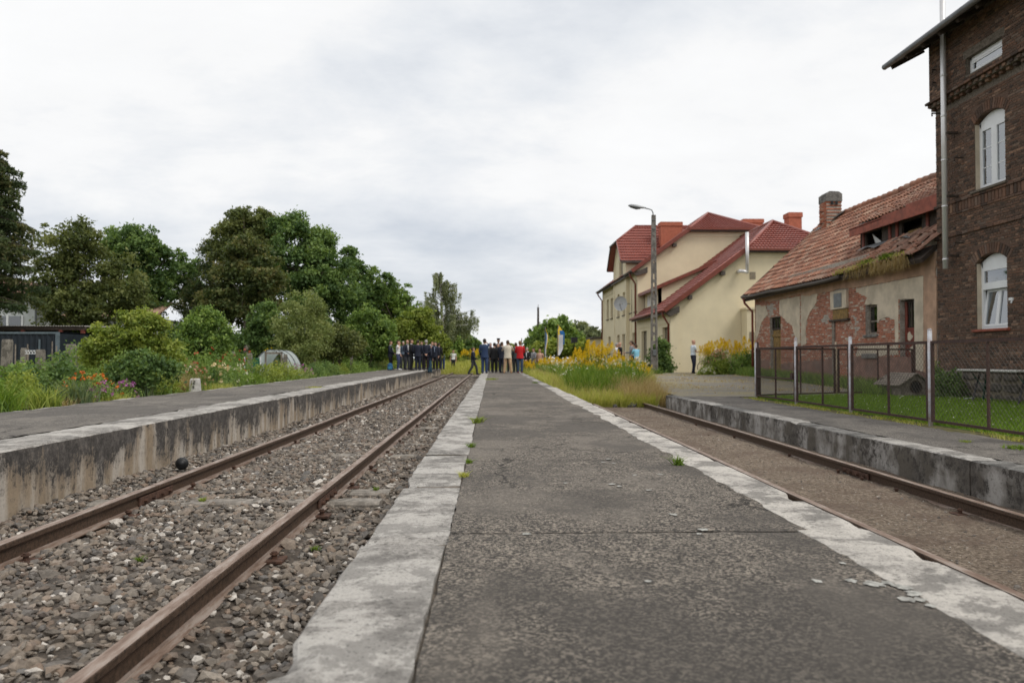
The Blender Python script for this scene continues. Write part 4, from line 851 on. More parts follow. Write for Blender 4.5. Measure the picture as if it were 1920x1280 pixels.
# dormer under the raised tiles
dm = empty('dormer', (0, 0, 0), 0, ob)
part('fascia', MT['fascia_red'], dm, lambda b: (b.cbox(DX - .30, DX - .26, 24.77, DY1 + .22, 5.62, 5.93, .006), b.cbox(DX - .34, DX - .30, 23.27, 24.77, 5.60, 5.96, .006), b.cbox(DX - .37, DX - .33, DY0, 23.27, 5.58, 6.02, .006)))
part('front', MT['wood_dark'], dm, lambda b: wall_x(b, DX, .08, DY0, DY1, 4.95, 5.95, [(25.42, 26.52, 5.18, 5.66), (23.02, 24.17, 5.12, 5.62)]))
part('side', MT['wood_dark'], dm, lambda b: b.prism([(DX, DY1, 5.1), (DX, DY1, 5.9), (15.3, DY1, 7.1)], (0, -.06, 0)))
part('room', MT['room_dark'], dm, lambda b: b.box(DX + .7, DX + .72, DY0, DY1, 5.2, 6.2)); part('torn_sheet', MT['curtain'], dm, lambda b: b.add([(DX + .06, 25.5, 5.2), (DX + .1, 26.0, 5.18), (DX + .06, 26.2, 5.6)], [(0, 1, 2)]))
part('board', MT['wood_ochre'], dm, lambda b: b.box(DX + .1, DX + .12, 23.02, 23.97, 5.05, 5.32)); part('lining', MT['roof_dark'], dm, lambda b: b.prism([(DX - .3, DY0, 5.86), (DX - .3, DY1 + .2, 5.86), (15.2, DY1 + .2, 7.1), (15.2, DY0, 7.1)], (0, 0, .03)))
for yy in (24.87, 26.67, 22.67, 24.42): part('post', MT['wood_red'], dm, lambda b: b.cbox(DX - .04, DX, yy - .07, yy + .07, 5.05, 5.75, .005))
for (ya, yb, u) in ((24.67, 26.57, 1.0), (22.57, 24.27, .98)):
    part('metal_apron', MT['zinc'], dm, lambda b: b.add([(DX - .02, ya, 5.20), (DX - .02, yb, 5.22), (DX - .45 + random.uniform(-.1, .1), yb - .1, 5.02), (DX - .40, (ya + yb) / 2, 5.06), (DX - .55, ya + .2, 4.92)], [(0, 1, 2, 3), (0, 3, 4)]))
# ------------------------------------------------------------------ yellow house
yh = empty('yellow_house', (0, 0, 0)); tag(yh, 'large pale yellow rendered house with red tiled hipped roofs behind the lamp post', 'house')
def metal_roof(name, p0, uvec, vvec, vlen, uL, uR, parent, pitch=.35, wave=.19):
    """pressed-metal tile sheet: p0 origin, uvec along eave, vvec up slope; uL(v),uR(v) bound each row"""
    u_, v_ = Vector(uvec).normalized(), Vector(vvec).normalized(); nrm = u_.cross(v_)
    if nrm.z < 0: nrm = -nrm
    rows = []; k = 0
    while k * pitch < vlen - .02:
        a, c = k * pitch, min(vlen, (k + 1) * pitch); rows += [(a, .072), (c - .001, .010)]; k += 1
    mx = max(uR(v) - uL(v) for v, _ in rows); n = int(mx / (wave / 6)) + 1; V = []
    p0 = Vector(p0)
    for v, h in rows:
        a, c = uL(v), uR(v)
        for i in range(n + 1):
            uu = a + (c - a) * i / n; s = math.sin(2 * math.pi * uu / wave)
            V.append(p0 + u_ * uu + v_ * (v - (.05 * (s * .5 + .5) if h > .03 else 0)) + nrm * (h + .022 * s))
    m = n + 1; Fq = [(j * m + i, j * m + i + 1, (j + 1) * m + i + 1, (j + 1) * m + i) for j in range(len(rows) - 1) for i in range(n)]
    o = link(name, npmesh(name, [tuple(v) for v in V], Fq, MT['metal_tile'], smooth=False), parent); return o
def cap(parent, a, c, r=.10): part('ridge_cap', MT['metal_tile'], parent, lambda b: b.tube([a, c], r, 10), True)
XF = 9.95; GZ = .3
# --- lower wing
lw = empty('lower_wing', (0, 0, 0), 0, yh)
YF = 42.5; s1 = .745; e1x, e1z = 9.52, 3.93; r1x, r1z = 17.1, 9.57; hx = 14.1; hz = e1z + s1 * (hx - e1x); pk = 46.2
roofz = lambda X: e1z + s1 * (X - e1x)
FD = []                                       # facade openings in the track-facing wall from pixels
def fw(x0, y0, x1, y1, X=XF):
    a, b_ = WX(x0, y0, X), WX(x1, y1, X); c, d = WX(x0, y1, X), WX(x1, y0, X); return (min(a.y, b_.y), max(a.y, b_.y), (c.z + b_.z) / 2, (a.z + d.z) / 2)
dw = fw(1203, 620.5, 1213, 679); dw = (dw[0], dw[1], .5, dw[3]); w_n = fw(1242, 613.5, 1251.6, 640)
part('wall', MT['render_yellow'], lw, lambda b: (wall_x(b, XF, .35, YF, 52.2, GZ, 4.2, [dw, w_n]), b.prism([(XF, YF - .001, GZ), (24.2, YF - .001, GZ), (24.2, YF - .001, 4.1), (20.1, YF - .001, 7.2), (14.1, YF - .001, 7.2), (XF, YF - .001, 4.15)], (0, .35, 0)), b.box(20, 24.2, YF + .4, 52, GZ, 4.1)))
def yband(b):
    t_ = .035
    b.prism([(XF - .0, YF - t_, GZ), (10.45, YF - t_, GZ), (10.45, YF - t_, 4.0), (XF, YF - t_, 4.1)], (0, t_ - .002, 0))
    b.prism([(XF, YF - t_, 4.1), (10.45, YF - t_, 4.0), (14.35, YF - t_, 6.92), (20, YF - t_, 6.92), (20, YF - t_, 7.18), (14.12, YF - t_, 7.18)], (0, t_ - .002, 0))
part('raised_band', MT['render_yellow'], lw, yband)
for q in ((YF + .01, 52.1, 3.25, 4.05), (YF - .033, YF + .55, GZ, 3.245), (51.6, 52.1, GZ, 3.245)): part('raised_band', MT['render_yellow'], lw, lambda b: b.box(XF - .035, XF - .002, *q))
for hq, nm in ((dw, 'door'), (w_n, 'window')):
    o_ = empty(nm, (XF + .2, 0, 0), 0, lw); part('panel', MT['shutter'], o_, lambda b: b.box(0, .03, hq[0], hq[1], hq[2], hq[3]))
    part('frame', MT['soffit_brown'], o_, lambda b: (b.box(-.03, -.002, hq[0], hq[0] + .07, hq[2], hq[3]), b.box(-.03, -.002, hq[1] - .07, hq[1], hq[2], hq[3]), b.box(-.03, -.002, hq[0] + .07, hq[1] - .07, hq[3] - .07, hq[3])))
lr = empty('lower_roof', (0, 0, 0), 0, yh); L1 = math.hypot(r1x - e1x, r1z - e1z); vx = Vector((r1x - e1x, 0, r1z - e1z)).normalized(); yv0 = YF - .38
vh = (hx - e1x) / vx.x
metal_roof('slope', (e1x, yv0, e1z), (0, 1, 0), vx, L1, lambda v: 0 if v < vh else (pk - yv0) * (v - vh) / (L1 - vh), lambda v: 52.25 - yv0, lr)
hv = Vector((0, pk - yv0, r1z - hz)); metal_roof('hip', (hx, yv0, hz), (1, 0, 0), hv, hv.length, lambda v: (r1x - hx) * v / hv.length, lambda v: 2 * (r1x - hx) - (r1x - hx) * v / hv.length, lr)
part('far_slope', MT['metal_tile'], lr, lambda b: b.prism([(r1x, pk, r1z), (r1x, 52.2, r1z), (24.6, 52.2, e1z), (24.6, yv0, e1z), (20.1, yv0, hz)], (0, 0, -.08)))
part('underlay', MT['soffit_brown'], lr, lambda b: (b.prism([(e1x + .02, yv0 + .02, e1z - .03), (hx, yv0 + .02, hz - .03), (r1x, pk, r1z - .05), (r1x, 52.2, r1z - .05), (e1x + .02, 52.2, e1z - .03)], (0, 0, -.16)), b.prism([(hx, yv0 + .02, hz - .03), (20.1, yv0 + .02, hz - .03), (r1x, pk, r1z - .05)], (0, 0, -.14))))
part('verge_board', MT['gutter_red'], lr, lambda b: (b.beam((e1x, yv0 - .03, e1z - .02), (hx + .05, yv0 - .03, hz + .0), .05, .24), b.beam((hx, yv0 - .03, hz - .02), (20.1, yv0 - .03, hz - .02), .12, .12)))
cap(lr, (hx, yv0, hz + .05), (r1x, pk, r1z + .06)); cap(lr, (20.1, yv0, hz + .05), (r1x, pk, r1z + .06)); cap(lr, (r1x, pk, r1z + .06), (r1x, 52.2, r1z + .06)); cap(lr, (e1x, yv0 + .02, e1z + .09), (hx, yv0 + .02, hz + .09), .06)
part('gutter', MT['gutter_red'], lr, lambda b: b.tube([(e1x - .06, yv0 - .05, e1z - .02), (e1x - .06, 52.3, e1z - .02)], .075, 10), True)
part('downpipe', MT['gutter_red'], lr, lambda b: b.tube([(e1x - .06, YF - .1, e1z - .08), (e1x + .0, YF - .12, e1z - .3), (XF - .09, YF + .12, e1z - .75), (XF - .09, YF + .12, .5)], .055, 10), True)
part('eave_bracket', MT['soffit_brown'], lr, lambda b: (b.prism([(e1x + .1, yv0 + .1, e1z - .15), (10.4, yv0 + .1, e1z + .25), (10.4, yv0 + .1, e1z - .1), (9.9, yv0 + .1, e1z - .32)], (0, .28, 0)),)); part('purlin_end', MT['soffit_brown'], lr, lambda b: (b.box(12.7, 12.95, yv0 + .05, YF, 5.9, 6.12), b.box(10.9, 11.1, yv0 + .05, YF, 4.55, 4.78)))
# shed dormer on the wing
dd = empty('roof_dormer', (0, 0, 0), 0, lr)
for yc in (47.6, 51.75): part('cheek', MT['render_yellow'], dd, lambda b: b.prism([(10.4, yc, roofz(10.4)), (10.4, yc, 5.62), (13.7, yc, 7.05)], (0, .15, 0)))
part('front', MT['render_yellow'], dd, lambda b: wall_x(b, 10.4, .2, 47.6, 51.9, 4.5, 5.66, [(48.0, 49.4, 4.72, 5.5), (50.0, 51.4, 4.72, 5.5)]))
for a in (48.0, 50.0): part('window', MT['pvc_white'], dd, lambda b: (b.box(10.47, 10.52, a, a + .08, 4.72, 5.5), b.box(10.47, 10.52, a + 1.32, a + 1.4, 4.72, 5.5), b.box(10.47, 10.52, a + .66, a + .74, 4.72, 5.5), b.box(10.50, 10.51, a, a + 1.4, 4.72, 5.5)))
dvv = Vector((14.05 - 10.05, 0, 7.32 - 5.62)); metal_roof('slope', (10.05, 47.3, 5.60), (0, 1, 0), dvv, dvv.length, lambda v: 0, lambda v: 4.9, dd); part('underlay', MT['soffit_brown'], dd, lambda b: b.prism([(10.07, 47.32, 5.60), (14.0, 47.32, 7.28), (14.0, 52.1, 7.28), (10.07, 52.1, 5.60)], (0, 0, -.1)))
part('verge_board', MT['gutter_red'], dd, lambda b: (b.beam((10.05, 47.28, 5.60), (14.0, 47.28, 7.28), .05, .2), b.beam((10.03, 47.28, 5.56), (10.03, 52.1, 5.56), .1, .16)))
# lean-to corner on the right of the gable and the steel flue
part('lean_to', MT['render_yellow'], yh, lambda b: (b.box(13.92, 17.5, YF - 1.0, YF - .05, GZ, 3.95), b.box(13.85, 17.55, YF - 1.08, YF - .05, 3.95, 4.06)))
part('small_window', MT['shutter'], yh, lambda b: b.box(14.05, 14.32, YF - 1.02, YF - 1.005, 2.2, 2.72)); part('small_window', MT['shutter'], yh, lambda b: b.box(14.42, 14.75, YF - .02, YF - .006, 5.7, 6.1))
part('gable_flue', MT['flue_steel'], yh, lambda b: (b.tube([(14.12, YF - .5, 5.95), (14.12, YF - .5, 8.25)], .10, 12), b.tube([(14.12, YF - .5, 6.05), (13.75, YF - .5, 6.1)], .1, 12), b.tube([(13.75, YF - .5, 6.1), (13.75, YF, 6.1)], .1, 12)), True)
# --- main block
mbk = empty('main_block', (0, 0, 0), 0, yh); Y2, Y3 = 52.2, 68.5; e2x, e2z = 9.5, 7.2; r2x, r2z = 16.0, 11.96; s2 = (r2z - e2z) / (r2x - e2x); h2x = 13.45; h2z = e2z + s2 * (h2x - e2x); pk2 = 56.3
ops = [fw(1137.5, 562, 1141.5, 599), fw(1145, 559, 1149.2, 597), fw(1140.6, 631, 1145, 663), fw(1180, 542.5, 1185, 587), fw(1189.6, 540, 1194.6, 584), fw(1180, 624, 1182.4, 642), fw(1185.6, 623.5, 1194, 661)]
XBY = 9.70; bops = [fw(1157.5, 552, 1161.6, 594, XBY), fw(1167.5, 548, 1172, 590.6, XBY), fw(1157, 628, 1162, 666, XBY), fw(1166.5, 626, 1172, 666, XBY), fw(1161, 481, 1168, 521, XBY)]
part('wall', MT['render_yellow'], mbk, lambda b: (wall_x(b, XF, .35, Y2, Y3, GZ, 7.5, ops), b.prism([(XF + .002, Y2 - .001, GZ), (22.2, Y2 - .001, GZ), (22.2, Y2 - .001, 7.2), (18.55, Y2 - .001, 9.95), (13.45, Y2 - .001, 9.95), (XF + .002, Y2 - .001, 7.45)], (0, .35, 0)), b.box(XF + .36, 22, Y3 - .35, Y3, GZ, 7.3), b.box(21.8, 22.2, Y2 + .4, Y3, GZ, 7.3)))
t2 = .035
part('raised_band', MT['render_yellow'], mbk, lambda b: b.prism([(XF, Y2 - t2, 4.0), (10.75, Y2 - t2, 4.0), (10.75, Y2 - t2, 7.55), (13.65, Y2 - t2, 9.62), (18.5, Y2 - t2, 9.62), (18.5, Y2 - t2, 9.95), (13.4, Y2 - t2, 9.95), (XF, Y2 - t2, 7.42)], (0, t2 - .003, 0)))
for q in ((Y2 - .03, 54.98, 6.6, 7.4), (60.75, Y3, 6.6, 7.4), (54.3, 54.98, GZ, 6.595), (60.75, 61.4, GZ, 6.595), (67.8, Y3, GZ, 6.595)): part('raised_band', MT['render_yellow'], mbk, lambda b: b.box(XF - .035, XF - .002, *q))
def opening(parent, q, X, nm):
    o_ = empty(nm, (X + .16, 0, 0), 0, parent); part('pane', MT['shutter'], o_, lambda b: b.box(.0, .02, q[0], q[1], q[2], q[3])); part('sill', MT['soffit_brown'], o_, lambda b: b.box(-.24, -.0, q[0] - .05, q[1] + .05, q[2] - .06, q[2] - .003))
for i, q in enumerate(ops): opening(mbk, q, XF, 'door' if i == 6 else 'window')
bay = empty('projecting_bay', (0, 0, 0), 0, yh); BY0, BY1 = 55.0, 60.7; byc = 57.9
part('wall', MT['render_yellow'], bay, lambda b: (wall_x(b, XBY, .3, BY0, BY1, GZ, 8.3, bops), wall_x(b, XBY + .001, .3, BY0 + .62, BY1 - .62, 8.3, 8.9, bops), b.prism([(XBY + .001, BY0 + .03, 8.3), (XBY + .001, BY0 + .62, 8.3), (XBY + .001, BY0 + .62, 8.88)], (.3, 0, 0)), b.prism([(XBY + .001, BY1 - .03, 8.3), (XBY + .001, BY1 - .62, 8.3), (XBY + .001, BY1 - .62, 8.88)], (.3, 0, 0)), b.prism([(XBY + .002, BY0 + .75, 8.9), (XBY + .002, BY1 - .75, 8.9), (XBY + .002, 59.3, 9.9), (XBY + .002, 56.5, 9.9)], (.3, 0, 0)), b.prism([(XBY + .3, BY0, 7.0), (14.0, BY0, 8.3), (XBY + .3, BY0, 8.3)], (0, .3, 0)), b.box(XBY, XBY + .3, BY0 + .001, BY0 + .3, GZ, 8.29)))
for q in bops: opening(bay, q, XBY, 'window')
part('raised_band', MT['render_yellow'], bay, lambda b: (b.box(XBY - .035, XBY - .002, BY0, BY0 + .45, GZ, 8.2), b.box(XBY - .035, XBY - .002, BY1 - .45, BY1, GZ, 8.2), b.prism([(XBY - .035, BY0, 8.2), (XBY - .035, BY0 + .45, 8.2), (XBY - .035, 56.7, 9.5), (XBY - .035, 59.1, 9.5), (XBY - .035, BY1 - .45, 8.2), (XBY - .035, BY1, 8.2), (XBY - .035, 59.3, 9.85), (XBY - .035, 56.5, 9.85)], (.033, 0, 0))))
br = empty('bay_roof', (0, 0, 0), 0, yh); bz0, bz1 = 8.25, 11.27; by0, by1 = 54.65, 61.15; bx0 = 9.25
vb = Vector((0, byc - by0, bz1 - bz0)); Lb = vb.length; vt = Lb * (9.95 - bz0) / (bz1 - bz0)
metal_roof('slope', (bx0, by0, bz0), (1, 0, 0), vb, Lb, lambda v: 0 if v < vt else 1.65 * (v - vt) / (Lb - vt), lambda v: 1.9 + (16 - 10.9) * v / Lb, br)
part('far_slope', MT['metal_tile'], br, lambda b: b.prism([(bx0, by1, bz0), (bx0, 59.33, 9.95), (10.9, byc, bz1), (16, byc, bz1), (11.2, by1, bz0)], (0, 0, -.08)))
part('front_hip', MT['metal_tile'], br, lambda b: b.prism([(bx0 - .05, 56.45, 9.93), (bx0 - .05, 59.35, 9.93), (10.9, byc, bz1 + .03)], (0, 0, -.1)))
part('underlay', MT['soffit_brown'], br, lambda b: b.prism([(bx0 + .02, by0 + .02, bz0 - .02), (bx0 + .02, 56.45, 9.88), (10.9, byc, bz1 - .05), (15.5, byc, bz1 - .05), (11.1, by0 + .02, bz0 - .02)], (0, 0, -.14)))
part('verge_board', MT['soffit_brown'], br, lambda b: (b.beam((bx0 - .03, by1, bz0), (bx0 - .03, 59.3, 9.93), .05, .2), b.beam((bx0 - .06, 56.4, 9.9), (bx0 - .06, 59.4, 9.9), .1, .12), b.beam((bx0, by0 - .02, bz0 - .06), (11.2, by0 - .02, bz0 - .06), .08, .14)))
part('verge_flashing', MT['metal_tile'], br, lambda b: b.beam((bx0 - .03, by0, bz0 + .02), (bx0 - .03, 56.45, 9.96), .05, .18)); cap(br, (bx0, 56.45, 9.98), (10.9, byc, bz1 + .05), .07); cap(br, (10.9, byc, bz1 + .05), (16, byc, bz1 + .05), .08)
mr = empty('main_roof', (0, 0, 0), 0, yh); yv2 = Y2 - .4; L2 = math.hypot(r2x - e2x, r2z - e2z); vx2 = Vector((r2x - e2x, 0, r2z - e2z)).normalized(); vh2 = (h2x - e2x) / vx2.x
metal_roof('slope', (e2x, yv2, e2z), (0, 1, 0), vx2, L2, lambda v: 0 if v < vh2 else (pk2 - yv2) * (v - vh2) / (L2 - vh2), lambda v: Y3 + .4 - yv2, mr)
hv2 = Vector((0, pk2 - yv2, r2z - h2z)); metal_roof('hip', (h2x, yv2, h2z), (1, 0, 0), hv2, hv2.length, lambda v: (r2x - h2x) * v / hv2.length, lambda v: 2 * (r2x - h2x) - (r2x - h2x) * v / hv2.length, mr)
part('far_slope', MT['metal_tile'], mr, lambda b: b.prism([(r2x, pk2, r2z), (r2x, Y3 + .4, r2z), (22.5, Y3 + .4, e2z), (22.5, yv2, e2z), (18.55, yv2, h2z)], (0, 0, -.08)))
part('underlay', MT['soffit_brown'], mr, lambda b: (b.prism([(e2x + .02, yv2 + .02, e2z - .03), (h2x, yv2 + .02, h2z - .03), (r2x, pk2, r2z - .06), (r2x, Y3 + .38, r2z - .06), (e2x + .02, Y3 + .38, e2z - .03)], (0, 0, -.16)), b.prism([(h2x, yv2 + .02, h2z - .03), (18.55, yv2 + .02, h2z - .03), (r2x, pk2, r2z - .06)], (0, 0, -.14))))
part('verge_board', MT['gutter_red'], mr, lambda b: (b.beam((e2x, yv2 - .03, e2z), (h2x + .05, yv2 - .03, h2z + .02), .05, .26), b.beam((h2x, yv2 - .03, h2z), (18.55, yv2 - .03, h2z), .12, .13)))
part('eave_bracket', MT['soffit_brown'], mr, lambda b: (b.prism([(e2x + .1, yv2 + .08, e2z - .15), (10.6, yv2 + .08, e2z + .3), (10.6, yv2 + .08, e2z - .1), (9.85, yv2 + .08, e2z - .3)], (0, .28, 0)), b.box(12.35, 12.6, yv2 + .06, Y2, 8.9, 9.1)))
cap(mr, (h2x, yv2, h2z + .06), (r2x, pk2, r2z + .06)); cap(mr, (18.55, yv2, h2z + .06), (r2x, pk2, r2z + .06)); cap(mr, (r2x, pk2, r2z + .06), (r2x, Y3 + .3, r2z + .06)); cap(mr, (e2x, yv2 + .02, e2z + .09), (h2x, yv2 + .02, h2z + .09), .06)
for ya, yb in ((yv2 - .05, 54.6), (61.2, Y3 + .4)): part('gutter', MT['soffit_brown'], mr, lambda b: b.tube([(e2x - .06, ya, e2z - .02), (e2x - .06, yb, e2z - .02)], .08, 10), True)
for yy in (Y2 + .25, Y3 - .1): part('downpipe', MT['gutter_red'], mr, lambda b: b.tube([(e2x - .06, yy - .1, e2z - .08), (e2x, yy - .1, e2z - .3), (XF - .09, yy, e2z - .8), (XF - .09, yy, .5)], .06, 10), True)
def chimney(p, x0, x1, y0, y1, z0, z1): part('chimney', MT['chimney_red'], p, lambda b: (b.box(x0, x1, y0, y1, z0, z1 - .3), b.box(x0 - .05, x1 + .05, y0 - .05, y1 + .05, z1 - .3, z1 - .02), b.box(x0, x1, y0, y1, z1 - .02, z1)))
chimney(mr, 12.35, 13.9, 55.6, 56.4, 8, 11.25); chimney(mr, 18.9, 20.4, 57, 57.8, 8.5, 11.75); chimney(lr, 18.35, 19.15, 46.8, 47.6, 7.5, 10.3)
sdsh = empty('satellite_dish', tuple(WX(1163.5, 569, 9.0)), 0, None); tag(sdsh, 'grey round satellite dish on the track side of the yellow house', 'satellite dish')
b = MB(); rs = []
for rr2, xx in ((.02, .13), (.2, .115), (.36, .08), (.50, .02), (.52, .0)): rs.append([(xx, rr2 * .93 * math.cos(i * 6.2832 / 24), rr2 * math.sin(i * 6.2832 / 24)) for i in range(24)])
b.rings(rs, caps=False); ds = b.build('dish', simple('dish_grey', (0.46, 0.47, 0.48), .5, .08, 6, 0), sdsh, True, rot=(0, 0, R(62)))
part('feed_arm', MT['steel_grey'], sdsh, lambda b: (b.tube([(0.08, -.0, -.5), (-.12, -.42, -.12)], .018, 6), b.tube([(-.12, -.42, -.18), (-.11, -.40, -.06)], .04, 8))); part('wall_mount', MT['steel_grey'], sdsh, lambda b: b.tube([(.1, .05, 0), (.5, .25, 0), (.72, .25, 0)], .03, 6))
an = empty('annex_shed', (9.6, 71.5, 0)); tag(an, 'small cream outbuilding behind the far corner of the yellow house', 'shed')
part('wall', MT['render_yellow'], an, lambda b: b.box(0, 5, 0, 4, .3, 3.1)); part('roof', MT['soffit_brown'], an, lambda b: b.prism([(-.3, -.3, 3.1), (5.3, -.3, 3.4), (5.3, -.3, 3.55), (-.3, -.3, 3.25)], (0, 4.6, 0))); part('window', MT['shutter'], an, lambda b: b.box(-.01, .01, 1.2, 2.2, 1.6, 2.6))
# ================================================================== street furniture and yard things
# lamp post: perforated concrete pole, curved arm, cobra-head lantern
lpz = yard(8.5, 40)
lm = empty('lamp_post', (8.50, 40, lpz)); tag(lm, 'tall perforated concrete lamp post with a grey lantern in front of the yellow house', 'lamp post')
Hp = 8.8 - lpz
def pole(b):
    for s in (-1, 1):
        b.rings([[(s * (w * .5) + sx * .045, sy * d_, z) for sx, sy in ((-1, -1), (1, -1), (1, 1), (-1, 1))] for z, w, d_ in ((0, .28, .10), (Hp * .5, .20, .085), (Hp, .12, .07))])
    z = .0; k = 0
    while z < Hp - .1:
        w = .28 - .16 * z / Hp; hgt = 1.25 if k == 0 else (.16 if z < Hp * .62 else .55); b.box(-w / 2 + .04, w / 2 - .04, -.075, .075, z, min(Hp, z + hgt)); z += hgt + (.30 if z < Hp * .62 else .12); k += 1
part('pole', MT['pole_concrete'], lm, pole)
part('arm', MT['steel_grey'], lm, lambda b: (b.tube([(-.03, 0, Hp - .9), (-.03, 0, Hp + .12), (-.10, 0, Hp + .27), (-.28, 0, Hp + .33), (-.45, 0, Hp + .36)], .03, 8), b.cbox(-.1, .1, -.1, .1, Hp - .75, Hp - .70, .005), b.cbox(-.1, .1, -.1, .1, Hp - .3, Hp - .25, .005)), True)
ln_ = empty('lantern', (-.42, 0, Hp + .36), 0, lm)
part('housing', simple('lamp_grey', (0.30, 0.31, 0.32), .5, .1, 6, .05, .3), ln_, lambda b: b.rings([[(x, w * math.cos(a), z0 + h * max(-.25, math.sin(a))) for a in [i * .524 for i in range(12)]] for x, w, h, z0 in ((.02, .05, .05, 0), (-.2, .10, .09, .02), (-.5, .15, .13, .06), (-.8, .12, .10, .11), (-.92, .04, .04, .12))]), True)
part('lens', simple('lens_grey', (0.10, 0.105, 0.11), .25, .1, 6, 0), ln_, lambda b: b.rings([[(x, w * math.cos(a), z0 + h * min(.1, math.sin(a))) for a in [i * .524 for i in range(12)]] for x, w, h, z0 in ((-.28, .07, .05, .0), (-.5, .125, .10, .03), (-.78, .09, .07, .085), (-.86, .03, .03, .1))]), True)
part('junction_box', MT['steel_grey'], lm, lambda b: b.cbox(-.10, .10, -.14, -.09, .95, 1.25, .01))
# chain-link fence
def fence(label, P, gate=None, posts=('post_white',), top=1.33):
    root = empty('fence', (P[0][0], P[0][1], 0)); tag(root, label, 'fence'); o = Vector((P[0][0], P[0][1], 0))
    for i, p in enumerate(P):
        mm = posts[i % len(posts)]; h = 1.46 + .05 * (i % 2)
        def fp(b): b.tube([(p[0] - o.x, p[1] - o.y, .15), (p[0] - o.x, p[1] - o.y, .24 + h)], .034, 10); b.tube([(p[0] - o.x, p[1] - o.y, .24 + h), (p[0] - o.x, p[1] - o.y, .24 + h + .02)], [.038, .02], 10)
        part('post', MT[mm], root, fp, True)
    for i in range(len(P) - 1):
        a, c = Vector((*P[i], 0)) - o, Vector((*P[i + 1], 0)) - o; d = (c - a).normalized(); L = (c - a).length; a = a + d * .07; c = c - d * .07; L -= .14; nrm = Vector((-d.y, d.x, 0)); z0, z1 = .29, .24 + top
        pn = empty('panel', tuple(a), 0, root); E = lambda u, z, off=0: d * u + nrm * off + Vector((0, 0, z))
        fr = [('stile', E(0, z0), E(0, z1), .055), ('stile', E(L, z0), E(L, z1), .055), ('rail', E(.03, z0 + .02), E(L - .03, z0 + .02), .04), ('rail', E(.03, z1 - .02), E(L - .03, z1 - .02), .045), ('mullion', E(L * .53, z0 + .04), E(L * .53, z1 - .04), .03)]
        if gate == i: fr.append(('rail', E(.03, z0 + .52), E(L - .03, z0 + .52), .035)); fr.append(('lock_box', E(L - .16, z0 + .6), E(L - .03, z0 + .6), .13))
        for nm, s, e, w in fr: part(nm, MT['fence_brown'], pn, lambda b: b.beam(s, e, w, .035 if nm != 'lock_box' else .09, up=tuple(nrm) if nm in ('rail', 'lock_box') else tuple(nrm)))
        def wires(b):
            h = z1 - z0 - .06; w = L - .06; st = .09; r = .0014; k = -h
            while k < w:
                for s in (1, -1):
                    u0, u1 = k, k + h; za, zb = z0 + .03, z0 + .03 + h
                    ua, ub = max(0, u0), min(w, u1)
                    if ub - ua > .02:
                        z_a, z_b = za + (ua - u0), za + (ub - u0)
                        if s < 0: z_a, z_b = zb - (ua - u0), zb - (ub - u0)
                        b.beam(E(.03 + ua, z_a, .004 * s), E(.03 + ub, z_b, .004 * s), r * 2, r * 2, up=tuple(nrm))
                k += st
        o_ = part('wire_mesh', MT['wire'], pn, wires); tag(o_, kind='stuff')
fence('brown framed wire mesh fence with white posts along the low right platform', [(7.02, 20.25), (7.02, 17.56), (7.0, 14.82), (6.98, 12.06), (6.96, 9.32), (6.94, 6.6)], gate=0)
fence('wire mesh fence with a rusty beige post crossing in front of the old outbuilding', [(7.12, 20.4), (9.86, 21.75), (12.3, 22.05)], posts=('fence_brown', 'post_beige', 'fence_brown'))
# dog house
dg = empty('dog_house', (11.42, 21.05, .25), R(4)); tag(dg, 'small grey wooden dog house with shingled roof and round entrance behind the fence', 'dog house')
hw, hl = .40, .52
part('wall', MT['wood_grey'], dg, lambda b: (b.prism([(-hw, -hl, .04), (hw, -hl, .04), (hw, -hl, .36), (0, -hl, .62), (-hw, -hl, .36)], (0, .03, 0)), b.box(-hw, -hw + .03, -hl + .03, hl, .04, .36), b.box(hw - .03, hw, -hl + .03, hl, .04, .36), b.box(-hw + .03, hw - .03, hl - .03, hl, .04, .5), b.box(-hw, hw, -hl, hl, .0, .038)))
part('entrance', MT['room_dark'], dg, lambda b: b.tube([(.02, -hl - .008, .27), (.02, -hl + .01, .27)], .145, 20)); part('entrance_ring', MT['wood_dark'], dg, lambda b: b.rings([[(.02 + r * math.cos(i * .2618), y, .27 + r * math.sin(i * .2618)) for i in range(24)] for r, y in ((.145, -hl - .004), (.175, -hl - .004), (.175, -hl - .02), (.145, -hl - .02), (.145, -hl - .004))], caps=False))
for s in (-1, 1):
    rs_ = empty('roof_side', (0, 0, 0), 0, dg)
    for k in range(6):
        u0, u1 = k / 6, (k + 1.12) / 6; lift = .012
        p = lambda u, dz: (s * (hw + .12) * (1 - u), .635 + dz - (hw + .12) * .65 * (1 - u))
        (xa, za), (xb, zb) = p(u0, .03), p(min(1, u1), .012)
        part('shingle', MT['wood_grey'], rs_, lambda b: b.add([(xa, -hl - .12, za), (xa, hl + .1, za), (xb, hl + .1, zb), (xb, -hl - .12, zb), (xa, -hl - .12, za - .03), (xa, hl + .1, za - .03), (xb, hl + .1, zb - .03), (xb, -hl - .12, zb - .03)], [(0, 1, 2, 3), (7, 6, 5, 4), (0, 4, 5, 1), (2, 6, 7, 3), (0, 3, 7, 4), (1, 5, 6, 2)]))
